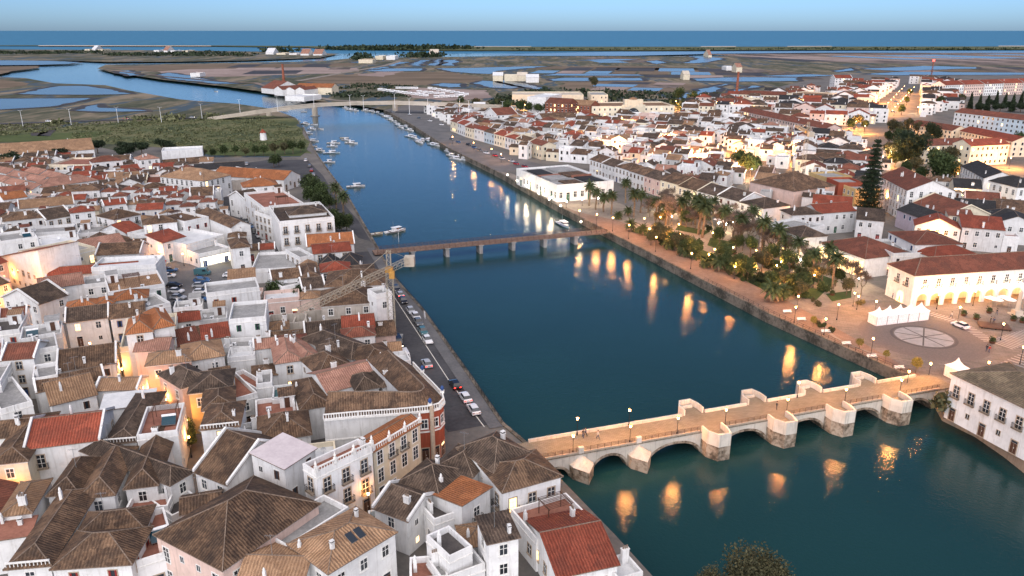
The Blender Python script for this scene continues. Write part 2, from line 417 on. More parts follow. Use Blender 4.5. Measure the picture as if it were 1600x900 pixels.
# overlays on the marsh, each a sheet a little above the one below
RJ = random.Random(4)
def ragged(pts):
    out = []; n = len(pts)
    for i in range(n):
        a, b = pts[i], pts[(i + 1) % n]; d = b - a; ln = d.length
        if ln < 1e-3: continue
        k = max(1, min(9, int(ln / 14))); nn = Vector((-d.y, d.x, 0)) / ln
        for j in range(k): out.append(a + d * (j / k) + (nn * RJ.gauss(0, min(5.0, ln * .018)) if j else Vector((0, 0, 0))))
    return out
def over(name, mat, z, *polys):
    for pts in polys:
        q = PX(pts)
        if mat in ('lagoon_water', 'straw', 'meadow', 'pan_mud', 'marsh_brown', 'scrub_green'): q = ragged(q)
        sheet(name, q, mat, z)
        if mat == 'lagoon_water':                                  # muddy rim of the pool
            mb = MB(); n = len(q)
            L_, R_ = ribbon_pts(q + q[:2], 1.0)
            for i in range(n):
                w0, w1 = 2.5 + 3 * abs(sin(i * 1.7)), 2.5 + 3 * abs(sin((i + 1) % n * 1.7)); a, b = q[i], q[(i + 1) % n]; j = (i + 1) if i else n
                na, nb = (L_[i if i else n] - R_[i if i else n]), (L_[i + 1] - R_[i + 1])
                mb.face([(a.x - na.x * w0, a.y - na.y * w0, z + .03), (b.x - nb.x * w1, b.y - nb.y * w1, z + .03), (b.x + nb.x * w1, b.y + nb.y * w1, z + .03), (a.x + na.x * w0, a.y + na.y * w0, z + .03)])
            kind(mb.build('mud_bank', ['wet_mud']), 'structure')
over('scrub_field', 'scrub_green', 0.10, [(-60, 222), (-60, 206), (60, 203), (200, 190), (330, 186), (420, 180), (458, 186), (470, 200), (478, 217), (488, 240), (440, 238), (330, 240), (200, 226)])
over('meadow', 'meadow', 0.16, [(-60, 222), (-60, 215), (100, 208), (180, 205), (150, 214), (60, 222)], [(300, 236), (360, 222), (455, 220), (480, 236), (470, 244), (330, 243)])
over('brown_field', 'straw', 0.10, [(-60, 139), (0, 124), (45, 130), (40, 134), (-10, 140)], [(-60, 112), (0, 104), (60, 103), (62, 106), (20, 111), (0, 116)], [(160, 106), (240, 102), (330, 100), (500, 100), (560, 98), (545, 103), (330, 108), (300, 114), (240, 112)],
     [(520, 118), (600, 113), (700, 112), (755, 121), (750, 127), (680, 133), (600, 133), (500, 130), (470, 127)], [(760, 104), (1000, 103), (1120, 108), (1000, 110), (840, 108)], [(930, 105.5), (1150, 107), (1250, 113), (1140, 114), (960, 111)],
     [(880, 128), (1000, 126), (1120, 134), (1020, 148), (930, 148), (880, 140)])
over('salt_mud', 'pan_mud', 0.14, [(245, 112), (300, 108), (400, 107), (560, 106), (560, 112), (440, 117), (350, 120), (300, 120)], [(560, 118), (620, 106), (650, 107), (600, 120)])
def pans(px, ang, w, d, z, seed):
    t = random.Random(seed); poly = PX(px); u = Vector((cos(ang), sin(ang), 0)); v = Vector((-u.y, u.x, 0)); bins = {}
    S = [p.dot(u) for p in poly]; T = [p.dot(v) for p in poly]; y = min(T)
    def ins(p):
        c = False
        for i in range(len(poly)):
            a, b = poly[i], poly[(i + 1) % len(poly)]
            if (a.y > p.y) != (b.y > p.y) and p.x < (b.x - a.x) * (p.y - a.y) / (b.y - a.y) + a.x: c = not c
        return c
    while y < max(T):
        dd = d * t.uniform(.7, 1.3); x = min(S)
        while x < max(S):
            ww = w * t.uniform(.6, 1.5); q = [u * (x + a) + v * (y + b) for a, b in ((0, 0), (ww * .9, 0), (ww * .9, dd * .88), (0, dd * .88))]
            if all(ins(p) for p in q): bins.setdefault(t.choice(('pan_mud', 'lagoon_water', 'marsh_brown', 'wet_mud', 'straw', 'marsh_brown')), []).append(q)
            x += ww
        y += dd
    for k, (m_, qs_) in enumerate(bins.items()):
        mb = MB(); [mb.face([(p.x, p.y, z + .01 * k) for p in q]) for q in qs_]; kind(mb.build('salt_pan', [m_]), 'structure')
pans([(240, 119), (330, 100), (560, 100), (560, 116), (440, 121), (330, 122)], .15, 70, 130, .20, 1)
pans([(760, 112), (860, 104), (1130, 104), (1290, 112), (1330, 122), (1180, 132), (1000, 130), (860, 120)], -.2, 60, 110, .17, 2)
pans([(820, 100), (870, 90), (1000, 88), (1060, 96), (1010, 103), (860, 103)], .1, 90, 200, .17, 3)
pans([(1330, 122), (1340, 103), (1600, 104), (1800, 108), (1800, 120), (1400, 121)], -.1, 60, 120, .17, 4)
pans([(1120, 92), (1180, 84), (1500, 82.5), (1900, 82), (1900, 102), (1500, 102), (1260, 100)], .35, 110, 420, .19, 5)
pans([(870, 146), (890, 126), (1060, 128), (1110, 134), (1040, 150)], -.3, 50, 60, .17, 6)
pans([(600, 118), (700, 113), (745, 122), (700, 131), (560, 131)], -.3, 120, 110, .17, 7)
over('fallow_field', 'marsh_brown', 0.13, [(1110, 84.5), (1300, 83.5), (1700, 82), (2100, 82), (2100, 101), (1600, 103), (1450, 101), (1300, 97), (1180, 90)])
over('field_track', 'pan_mud', 0.25, [(1130, 86), (1150, 86), (1340, 95), (1315, 96)], [(1200, 86), (1213, 86), (1480, 97), (1455, 98)], [(1270, 85), (1280, 85), (1580, 97), (1560, 98)], [(1370, 84.2), (1378, 84.2), (1640, 96), (1620, 97)])
over('tidal_channel', 'lagoon_water', 0.2, [(-80, 95.5), (0, 94.3), (80, 95), (128, 97.5), (110, 100), (60, 101.5), (0, 102), (-80, 103)], [(-60, 158), (0, 154), (60, 153.5), (140, 153), (150, 153.5), (120, 160), (85, 167), (0, 172), (-60, 176)],
     [(24, 147), (60, 139), (90, 134.5), (130, 134), (170, 138.5), (210, 147), (150, 148.5), (60, 148.5)], [(112, 173), (135, 165), (158, 163), (162, 168), (190, 169), (230, 172), (235, 174), (190, 175), (150, 175.5)],
     [(55, 212), (68, 204), (76, 204), (68, 213)], [(178, 111), (205, 110), (222, 117), (200, 119)], [(243, 117), (262, 113.5), (300, 118), (345, 127), (380, 131), (330, 131), (260, 123)])
over('salt_pan', 'lagoon_water', 0.24,
     [(598, 102), (622, 97), (640, 97), (613, 103.5)], [(636, 102), (655, 94), (672, 94), (655, 103)], [(665, 102), (680, 93), (692, 93), (684, 103)], [(688, 102), (695, 94), (720, 93), (713, 103)], [(565, 111), (600, 107), (662, 107), (660, 111), (600, 112)],
     [(680, 107), (740, 106), (830, 103.5), (860, 104), (780, 111), (770, 116), (740, 115), (700, 112)], [(736, 130), (752, 126), (775, 127), (815, 137), (800, 139), (760, 137)], [(770, 127), (790, 124.5), (862, 138), (850, 140), (830, 139)],
     [(670, 133), (690, 130), (725, 131), (725, 136), (700, 137)], [(855, 124), (880, 121.5), (1005, 122), (1010, 126), (900, 127), (860, 126.5)], [(840, 118), (870, 115), (1000, 116.5), (1010, 118.5), (900, 118.5)],
     [(720, 86), (960, 80.8), (1300, 80.2), (2100, 79.5), (2100, 83), (1300, 82.5), (1120, 84), (990, 87.3), (850, 87.5)], [(1065, 98.5), (1090, 91.5), (1070, 87), (1135, 91), (1110, 97.5), (1085, 99)], [(1008, 96), (1030, 94), (1045, 98), (1025, 100.5)],
     [(1045, 154), (1130, 131), (1145, 132), (1080, 155)], [(1090, 156), (1170, 134), (1188, 134), (1150, 157)], [(1080, 123), (1150, 120.5), (1250, 121.5), (1250, 127), (1150, 128), (1085, 126.5)], [(1300, 111), (1330, 106), (1340, 110), (1310, 113)],
     [(1345, 116), (1410, 112), (1500, 113), (1650, 114), (1650, 117), (1500, 117.5), (1400, 118)], [(1345, 108), (1440, 103), (1530, 105), (1530, 107), (1440, 110), (1400, 111)], [(900, 94), (960, 92), (1000, 93), (950, 95.5)],
     [(565, 108.5), (600, 104.5), (612, 105), (590, 109)], [(1180, 119), (1260, 116), (1320, 118), (1250, 120.5)], [(545, 97.5), (575, 94), (590, 94.5), (560, 98.5)])
sheet('town_ground', PX(BANK_L) + PX([(470, 245), (420, 246), (330, 246), (250, 226), (200, 240), (120, 222), (0, 226), (-300, 236)]) + [Vector((-600, 200, 0)), Vector((-300, -30, 0)), Vector((80, 20, 0))], 'town_floor', 0.06)
sheet('town_ground', PX(BANK_R[:-1]) + PX([(640, 163), (700, 162), (800, 165), (850, 148), (950, 152), (1070, 160), (1150, 160), (1200, 140), (1300, 116), (1430, 113), (1650, 116), (1900, 122)]) + [Vector((500, 150, 0)), Vector((110, 62, 0))], 'town_floor', 0.06)
# roads, quays, squares
QL = [(775, 672), (722, 600), (640, 484), (598, 430)]
road('quay_road', [(742, 668), (690, 597), (622, 490), (588, 432), (566, 394)], 10.5, 0.10, 'asphalt')
road('quay_walk', [(778, 669), (728, 596), (652, 484), (606, 430), (580, 388)], 3.2, 0.20, 'cobble')
mbl = MB()
ribbon(mbl, PX([(757, 668), (702, 596), (630, 486), (596, 434)]), 0.18, 0.115)
kind(mbl.build('road_line', ['line_paint']), 'structure')
over('car_park', 'cobble', 0.09, [(246, 405), (300, 402), (345, 412), (412, 440), (330, 470), (322, 500), (262, 500), (250, 450)])
road('street', [(30, 400), (34, 440), (45, 476), (95, 512), (150, 553), (205, 597), (250, 625), (292, 660), (296, 700)], 6.0, 0.09, 'cobble')
road('street', [(300, 900), (420, 838), (540, 782), (620, 738), (680, 690)], 4.5, 0.09, 'cobble')
road('street', [(372, 330), (386, 355), (410, 382), (432, 398)], 11, 0.09, 'asphalt')
road('street', [(372, 330), (355, 300), (345, 280), (360, 262)], 8, 0.10, 'asphalt')
over('waterside_yard', 'asphalt', 0.09, [(360, 258), (420, 250), (480, 250), (505, 275), (520, 300), (560, 345), (580, 378), (560, 372), (525, 330), (490, 290), (440, 290), (385, 275)])
over('promenade', 'brick_walk', 0.10, [(950, 363), (1200, 491), (1421, 589), (1440, 588), (1240, 476), (1100, 400), (1030, 372), (965, 345), (905, 332), (876, 322)])
over('quay_pavement', 'path', 0.10, [(876, 322), (905, 332), (965, 345), (1000, 330), (968, 318), (925, 306), (872, 312), (802, 272), (780, 268)])
over('quay_pavement', 'cobble', 0.11, [(780, 269.5), (806, 266), (847, 258), (760, 231), (725, 214), (690, 190), (660, 172), (605, 172), (640, 193), (700, 230)])
over('park_ground', 'path', 0.10, [(965, 345), (1030, 372), (1100, 400), (1240, 476), (1262, 486), (1340, 470), (1420, 470), (1330, 430), (1280, 418), (1180, 380), (1060, 330), (1000, 330)])
over('plaza', 'plaza_stone', 0.12, [(1240, 476), (1440, 588), (1462, 610), (1500, 640), (1700, 640), (1760, 470), (1620, 462), (1428, 474), (1340, 470), (1262, 486)])
over('park_lawn', 'lawn', 0.18, [(985, 362), (1030, 376), (1100, 408), (1180, 447), (1225, 470), (1235, 462), (1180, 430), (1100, 392), (1040, 366), (1000, 354)], [(1060, 352), (1110, 362), (1100, 368), (1055, 360)], [(1110, 372), (1150, 380), (1140, 396), (1105, 384)],
     [(1190, 400), (1240, 415), (1230, 428), (1185, 412)], [(1255, 420), (1310, 440), (1300, 450), (1245, 432)], [(1240, 445), (1290, 455), (1275, 470), (1235, 462)], [(1290, 460), (1330, 455), (1330, 466), (1300, 472)], [(1130, 400), (1170, 412), (1165, 425), (1125, 412)])
def disc(name, c, r, mat, z, r0=0.0, n=48, a0=0, a1=2 * pi):
    mb = MB()
    for k in range(n):
        a, b = a0 + (a1 - a0) * k / n, a0 + (a1 - a0) * (k + 1) / n
        q = [(c.x + r0 * cos(a), c.y + r0 * sin(a), z), (c.x + r * cos(a), c.y + r * sin(a), z), (c.x + r * cos(b), c.y + r * sin(b), z), (c.x + r0 * cos(b), c.y + r0 * sin(b), z)]
        mb.face(q if r0 else q[:3])
    return kind(mb.build(name, [mat]), 'structure')
plain('mosaic', (0.33, 0.30, 0.29), 0.8, scale=0.6); plain('mosaic_dark', (0.10, 0.085, 0.08), 0.8); plain('mosaic_mid', (0.15, 0.122, 0.112), 0.8)
pc = P(1443, 527)
disc('plaza_mosaic', pc, 14.5, 'mosaic_mid', 0.13)
disc('plaza_mosaic', pc, 7.4, 'mosaic_dark', 0.14, 6.7); disc('plaza_mosaic', pc, 6.4, 'mosaic', 0.14)
mbx = MB()
for k in range(4):
    a = k * pi / 4 + 0.3
    ribbon(mbx, [pc + Vector((cos(a), sin(a), 0)) * -6.3, pc + Vector((cos(a), sin(a), 0)) * 6.3], 0.35, 0.15 + 0.003 * k)
kind(mbx.build('plaza_mosaic', ['mosaic_dark']), 'structure')
mbx = MB()                                                          # pedestrian crossings and striped paving
for (x0, y0), (x1, y1), n, ln in (((1452, 490), (1500, 505), 9, 3.2), ((1500, 505), (1548, 535), 12, 3.0), ((1560, 540), (1625, 520), 16, 6.0), ((1580, 575), (1640, 545), 12, 5)):
    a, b = P(x0, y0), P(x1, y1); d = (b - a).normalized(); nn = Vector((-d.y, d.x, 0))
    for k in range(n):
        c = a + (b - a) * ((k + .5) / n); ribbon(mbx, [c - nn * ln / 2, c + nn * ln / 2], 0.45, 0.137)
kind(mbx.build('crossing_stripe', ['mosaic']), 'structure')
disc('plaza_step', pc + Vector((-3, 3, 0)), 19.0, 'path', 0.145, 18.2, 24, radians(150), radians(255))
road('far_road', [(-60, 196), (0, 194), (80, 191), (180, 188), (260, 186), (335, 184)], 9, 0.3, 'asphalt')
road('far_road', [(465, 127), (520, 117), (600, 103), (628, 95)], 12, 0.4, 'path')
road('far_road', [(480, 150), (520, 157), (560, 159)], 9, 0.4, 'path'); road('dyke', [(430, 140), (400, 130), (350, 128), (250, 119), (165, 109)], 8, 0.5, 'marsh_brown')
over('avenue', 'cobble', 0.1, [(1392, 190), (1425, 190), (1432, 168), (1432, 132), (1412, 132), (1370, 168)])
over('avenue', 'cobble', 0.1, [(1240, 165), (1262, 165), (1315, 142), (1306, 138)])
over('square_ground', 'path', 0.1, [(1140, 252), (1170, 246), (1215, 268), (1230, 282), (1178, 280), (1150, 266)])
over('caravan_ground', 'pan_mud', 0.2, [(620, 146), (650, 137), (760, 141), (768, 153), (700, 158), (640, 152)])
# quay walls
def quay_wall(name, px, label, mat='quay_block'):
    pts = PX(px); mb = MB(); L, Rr = ribbon_pts(pts, 0.7)
    for i in range(len(pts) - 1):
        a, b, c, d = L[i], L[i + 1], Rr[i + 1], Rr[i]
        for p, q in ((a, b), (c, d)):
            mb.face([(p.x, p.y, RIVER_Z - .6), (q.x, q.y, RIVER_Z - .6), (q.x, q.y, 0.32), (p.x, p.y, 0.32)], 0)
        mb.face([(p.x, p.y, 0.32) for p in (a, b, c, d)], 0)
    return tag(mb.build(name, [mat]), label, 'quay wall')
quay_wall('quay_wall', BANK_L[4:17], 'long stone quay wall edging the left bank road and yards')
quay_wall('quay_wall', BANK_R[5:14], 'long stone quay wall below the promenade on the right bank')
quay_wall('quay_wall', BANK_R[0:6], 'rough old river wall under the pale palace', 'stone')

# ---------------------------------------------------------------- houses: builder
HOUSES = []          # dicts: o, cx, cy, ux, uy, w, d, h, rec
ROOF_WORD = dict(brown='brown', dark='dark brown', redroof='red', redbrown='reddish brown', orange='orange', tan='tan', pinkroof='pinkish', mossy='mottled greenish', charcoal='black',
                 concrete='grey', pale_sheet='pale', terracotta='terracotta', mauve='pale mauve', teal='teal', bitumen='dark grey')
def win_mesh(kind_):
    mb = MB()
    def frame(w, z0, z1, t, m, dep=0.06):
        mb.box(-w / 2 - t, -w / 2, -dep, 0, z0 - t, z1 + t, m, True); mb.box(w / 2, w / 2 + t, -dep, 0, z0 - t, z1 + t, m, True)
        mb.box(-w / 2, w / 2, -dep, 0, z1, z1 + t, m, True); mb.box(-w / 2, w / 2, -dep, 0, z0 - t, z0, m, True)
    def pane(w, z0, z1, m, y=-0.02): mb.face([(-w / 2, y, z0), (w / 2, y, z0), (w / 2, y, z1), (-w / 2, y, z1)], m)
    if kind_ == 'win':
        frame(1.0, -.75, .75, .16, 1); pane(1.0, -.75, .75, 0)
        mb.box(-.04, .04, -.045, -.02, -.75, .75, 2); mb.box(-.5, -.04, -.045, -.02, .12, .19, 2); mb.box(.04, .5, -.045, -.02, .12, .19, 2); mb.box(-.75, .75, -.14, 0, -1.0, -.91, 1, True)
    elif kind_ == 'shut':
        frame(1.0, -.75, .75, .13, 1); pane(.5, -.75, .75, 0)
        mb.box(-.5, -.25, -.07, -.01, -.75, .75, 3); mb.box(.25, .5, -.07, -.01, -.75, .75, 3)
    elif kind_ == 'small':
        frame(.7, -.45, .45, .1, 1); pane(.7, -.45, .45, 0); mb.box(-.03, .03, -.04, -.02, -.45, .45, 2)
    elif kind_ == 'wide':
        frame(2.0, -.7, .7, .09, 2); pane(2.0, -.7, .7, 0); mb.box(-.35, -.29, -.04, -.02, -.7, .7, 2); mb.box(.29, .35, -.04, -.02, -.7, .7, 2)
    elif kind_ == 'far':
        pane(1.15, -.8, .8, 0, -.03); mb.box(-.75, .75, -.05, 0, .8, .95, 1, True); mb.box(-.75, .75, -.08, 0, -.95, -.8, 1, True)
    elif kind_ == 'french':
        frame(1.1, -1.1, 1.1, .17, 1); pane(1.1, -1.1, 1.1, 0)
        mb.box(-.04, .04, -.045, -.02, -1.1, 1.1, 2); [mb.box(a, b, -.045, -.02, z, z + .07, 2) for z in (-.4, .45) for a, b in ((-.55, -.04), (.04, .55))]
    elif kind_ == 'door':
        frame(1.15, -1.2, 1.2, .17, 1); mb.box(-.57, .57, -.05, -.01, -1.2, .75, 3); pane(1.15, .78, 1.2, 0)
        mb.box(-.02, .02, -.065, -.05, -1.1, .7, 1); mb.box(.1, .16, -.11, -.05, -.2, .0, 2)
    return mb
def rail_mesh():
    mb = MB(); mb.box(-.95, .95, -.55, -.07, -1.32, -1.2, 1, True)
    for a, b in (((-.92, -.52), (.92, -.52)), ((-.92, -.52), (-.92, -.08)), ((.92, -.52), (.92, -.08))):
        for z in (-.25, -1.15): mb.bar((a[0], a[1], z), (b[0], b[1], z), .03, 0)
        n = 9 if a[0] != b[0] else 3
        for k in range(n + 1):
            x, y = a[0] + (b[0] - a[0]) * k / n, a[1] + (b[1] - a[1]) * k / n
            mb.bar((x, y, -1.2), (x, y, -.25), .018, 0)
    return mb
WM = {}
for k_ in ('win', 'shut', 'small', 'wide', 'far', 'french', 'door'):
    for fr in ('trim', 'stone_trim'):
        for pa in ('glass', 'lit_glass'):
            for dr in ('dark_wood', 'green_door', 'blue_door', 'red_door'):
                if dr != 'dark_wood' and k_ not in ('shut', 'door'): continue
                WM[(k_, fr, pa, dr)] = win_mesh(k_).mesh('door' if k_ == 'door' else 'window', [pa, fr, 'trim', dr])
RAIL = rail_mesh().mesh('railing', ['iron', 'stone_trim'])
def chim_mesh(v):
    mb = MB()
    if v == 0:
        mb.box(-.35, .35, -.3, .3, -1.0, 1.1); mb.box(-.43, .43, -.38, .38, 1.1, 1.22, 0, True); mb.box(-.3, .3, -.25, .25, 1.22, 1.5, 1); mb.box(-.4, .4, -.35, .35, 1.5, 1.6, 0, True)
    elif v == 1:
        mb.box(-.6, .6, -.32, .32, -1.0, 1.3); mb.box(-.68, .68, -.4, .4, 1.3, 1.42, 0, True)
        for x in (-.35, 0, .35): mb.bar((x, 0, 1.42), (x, 0, 1.85), .14, 1, 6)
    else:
        mb.box(-.28, .28, -.28, .28, -1.0, 1.3)
        mb.bar((0, 0, 1.3), (0, 0, 1.75), .27, 0, 8, .22); mb.bar((0, 0, 1.75), (0, 0, 2.05), .22, 0, 8, .03)
    return mb.mesh('chimney', ['white', 'mortar' if v else 'bitumen'])
CHIM = [chim_mesh(v) for v in range(3)]
def dish_mesh():
    mb = MB(); mb.bar((0, 0, 0), (0, 0, .9), .035, 0)
    for k in range(10):
        a, b = 2 * pi * k / 10, 2 * pi * (k + 1) / 10
        mb.face([(0, -.12, 1.0), (.45 * cos(a), -.28, 1.0 + .45 * sin(a)), (.45 * cos(b), -.28, 1.0 + .45 * sin(b))], 1)
        mb.face([(0, -.09, 1.0), (.45 * cos(b), -.27, 1.0 + .45 * sin(b)), (.45 * cos(a), -.27, 1.0 + .45 * sin(a))], 1)
    mb.bar((0, -.1, .8), (0, -.6, 1.0), .02, 0); return mb.mesh('satellite_dish', ['grey_metal', 'white_gloss'])
def ac_mesh():
    mb = MB(); mb.box(-.45, .45, -.2, .2, .12, .8, 0, True); mb.bar((-.1, -.205, .46), (-.1, -.225, .46), .27, 1, 12); mb.box(-.4, -.3, -.15, .15, 0, .12, 1); mb.box(.3, .4, -.15, .15, 0, .12, 1)
    return mb.mesh('air_conditioner', ['white_gloss', 'grey_metal'])
def tank_mesh():
    mb = MB(); mb.box(-.6, .6, -.5, .5, 0, .3, 1); mb.bar((0, 0, .3), (0, 0, 1.6), .55, 0, 14); mb.bar((0, 0, 1.6), (0, 0, 1.8), .55, 0, 14, .15); return mb.mesh('water_tank', ['pale_sheet', 'white'])
def aerial_mesh():
    mb = MB(); mb.bar((0, 0, -.5), (0, 0, 3.2), .035)
    mb.bar((-.7, 0, 3.0), (.7, 0, 3.0), .02); [mb.bar((x, -.3 + abs(x) * .1, 3.0), (x, .3 - abs(x) * .1, 3.0), .015) for x in (-.6, -.35, -.1, .15, .4, .65)]
    return mb.mesh('aerial', ['grey_metal'])
def solar_mesh():
    mb = MB(); mb.shell([[(-1.1, -.8, .35), (1.1, -.8, .35), (1.1, .8, 1.2), (-1.1, .8, 1.2)]], .08, 0, 1)
    for x in (-1, 1): mb.bar((x, .7, 0), (x, .7, 1.08), .04, 1); mb.bar((x, -.7, 0), (x, -.7, .32), .04, 1)
    mb.bar((-1.15, .95, 1.25), (1.15, .95, 1.25), .24, 2, 10); return mb.mesh('solar_panel', ['solar', 'grey_metal', 'white_gloss'])
def hut_mesh():
    mb = MB(); mb.box(-1.3, 1.3, -1.4, 1.4, 0, 2.3); mb.shell([[(-1.5, -1.6, 2.3), (1.5, -1.6, 2.3), (1.5, 1.6, 2.75), (-1.5, 1.6, 2.75)]], .12, 1, 0)
    mb.face([(-1.3, 1.4, 2.3), (1.3, 1.4, 2.3), (1.3, 1.4, 2.62), (-1.3, 1.4, 2.62)][::-1])
    mb.box(-.45, .45, -1.45, -1.4, 0, 1.95, 2); return mb
HUT = {c: hut_mesh().mesh('stair_hut', ['white', c, 'dark_wood']) for c in ('brown', 'redbrown', 'tan', 'concrete')}
DISH, AC, TANK, AERIAL, SOLAR = dish_mesh(), ac_mesh(), tank_mesh(), aerial_mesh(), solar_mesh()
def pergola_mesh():
    mb = MB()
    for x in (-1.8, 1.8):
        for y in (-1.4, 1.4): mb.bar((x, y, 0), (x, y, 2.3), .07, 0)
        mb.bar((x, -1.7, 2.36), (x, 1.7, 2.36), .07, 0)
    for k in range(11): mb.bar((-2.1, -1.6 + k * .32, 2.46), (2.1, -1.6 + k * .32, 2.46), .04, 0)
    return mb.mesh('pergola', ['dark_wood'])
PERG = pergola_mesh()

def roof_faces(t, w, d, h, rise, ov):
    """outer faces of a pitched roof in local coordinates, plus the ridge and hip lines"""
    W, D = w / 2 + ov, d / 2 + ov
    if t == 'hip':
        sl = rise / min(W, D) if rise else .4
        z0 = h - 0.02
        if W >= D:
            a, b = (-(W - D), 0, h + rise), (W - D, 0, h + rise)
            c = [(-W, -D, z0), (W, -D, z0), (W, D, z0), (-W, D, z0)]
            fs = [[c[0], c[1], b, a], [c[2], c[3], a, b], [c[1], c[2], b], [c[3], c[0], a]] if W - D > .05 else [[c[0], c[1], a], [c[1], c[2], a], [c[2], c[3], a], [c[3], c[0], a]]
            ln = [(a, b), (c[0], a), (c[3], a), (c[1], b), (c[2], b)]
        else:
            a, b = (0, -(D - W), h + rise), (0, D - W, h + rise)
            c = [(-W, -D, z0), (W, -D, z0), (W, D, z0), (-W, D, z0)]
            fs = [[c[0], c[1], a], [c[1], c[2], b, a], [c[2], c[3], b], [c[3], c[0], a, b]]
            ln = [(a, b), (c[0], a), (c[1], a), (c[2], b), (c[3], b)]
        return fs, ln
    if t == 'gx':
        k = rise / (d / 2); z0 = h - k * ov
        c = [(-W, -D, z0), (W, -D, z0), (W, 0, h + rise), (-W, 0, h + rise), (W, D, z0), (-W, D, z0)]
        return [[c[0], c[1], c[2], c[3]], [c[4], c[5], c[3], c[2]]], [(c[3], c[2])]
    if t == 'gy':
        k = rise / (w / 2); z0 = h - k * ov
        c = [(-W, -D, z0), (-W, D, z0), (0, D, h + rise), (0, -D, h + rise), (W, -D, z0), (W, D, z0)]
        return [[c[1], c[0], c[3], c[2]], [c[4], c[5], c[2], c[3]]], [(c[3], c[2])]
    if t in ('sb', 'sf'):
        k = rise / d; s = 1 if t == 'sb' else -1
        zf, zb = (h, h + rise) if t == 'sb' else (h + rise, h)
        f = (-W, -D, zf - s * k * ov), (W, -D, zf - s * k * ov), (W, D, zb + s * k * ov), (-W, D, zb + s * k * ov)
        return [list(f)] if t == 'sb' else [[f[2], f[3], f[0], f[1]]], []
    return [], []

def wall_mesh(t, w, d, h, rise, par, near, tint):
    mb = MB(); x, y = w / 2, d / 2
    zf = zb = zl = zr = h
    if t == 'sb': zb = h + rise
    if t == 'sf': zf = h + rise
    def wq(a, b, za, zb_):
        mb.face([(a[0], a[1], 0), (b[0], b[1], 0), (b[0], b[1], zb_), (a[0], a[1], za)])
    c = [(-x, -y), (x, -y), (x, y), (-x, y)]
    wq(c[0], c[1], zf, zf); wq(c[1], c[2], zf, zb); wq(c[2], c[3], zb, zb); wq(c[3], c[0], zb, zf)
    if t == 'gx':
        mb.face([(x, -y, h), (x, y, h), (x, 0, h + rise)]); mb.face([(-x, y, h), (-x, -y, h), (-x, 0, h + rise)])
        if par:
            for s in (-1, 1):
                a, b = (x - .02, x + .34) if s > 0 else (-x - .34, -x + .02)
                for yy in (-1, 1):
                    k = rise / y
                    q = [(yy * (y + .25), h - .25 * k), (0, h + rise), (0, h + rise + .42), (yy * (y + .25), h - .25 * k + .42)]
                    for X, fl in ((a, yy > 0), (b, yy < 0)):
                        f = [(X, u, z) for u, z in q]; mb.face(f[::-1] if fl else f)
                    mb.face([(a, q[3][0], q[3][1]), (b, q[3][0], q[3][1]), (b, 0, q[2][1]), (a, 0, q[2][1])] if yy < 0 else [(b, q[3][0], q[3][1]), (a, q[3][0], q[3][1]), (a, 0, q[2][1]), (b, 0, q[2][1])])
                    mb.face([(a, q[0][0], q[0][1]), (b, q[0][0], q[0][1]), (b, q[3][0], q[3][1]), (a, q[3][0], q[3][1])])
    if t == 'gy':
        mb.face([(-x, -y, h), (x, -y, h), (0, -y, h + rise)]); mb.face([(x, y, h), (-x, y, h), (0, y, h + rise)])
    if t in ('flat', 'shell'):
        # parapet: inner faces and coping
        q = .28; z0 = h - .85 if t == 'flat' else 0.3
        i = [(-x + q, -y + q), (x - q, -y + q), (x - q, y - q), (-x + q, y - q)]
        for k in range(4):
            a, b, e, f = c[k], c[(k + 1) % 4], i[(k + 1) % 4], i[k]
            mb.face([(a[0], a[1], h), (b[0], b[1], h), (e[0], e[1], h), (f[0], f[1], h)])
            mb.face([(e[0], e[1], z0), (f[0], f[1], z0), (f[0], f[1], h), (e[0], e[1], h)])
        if near and t == 'flat':
            for sx in (-1, 1): mb.box(*sorted((sx * (x - .02), sx * (x + .07))), -y - .07, y + .07, h - 1.15, h - .95, 1, True)
            mb.box(-x + .02, x - .02, -y - .07, -y + .01, h - 1.15, h - .95, 1, True)
    elif near:
        e = .13; z1 = h - .14
        if t == 'hip' or t == 'gx':
            mb.box(-x - e, x + e, -y - e, -y + .01, z1 - .22, z1, 1, True); mb.box(-x - e, x + e, y - .01, y + e, z1 - .22, z1, 1, True)
        if t == 'hip':
            mb.box(-x - e, -x + .01, -y, y, z1 - .223, z1 - .003, 1, True); mb.box(x - .01, x + e, -y, y, z1 - .223, z1 - .003, 1, True)
    return mb

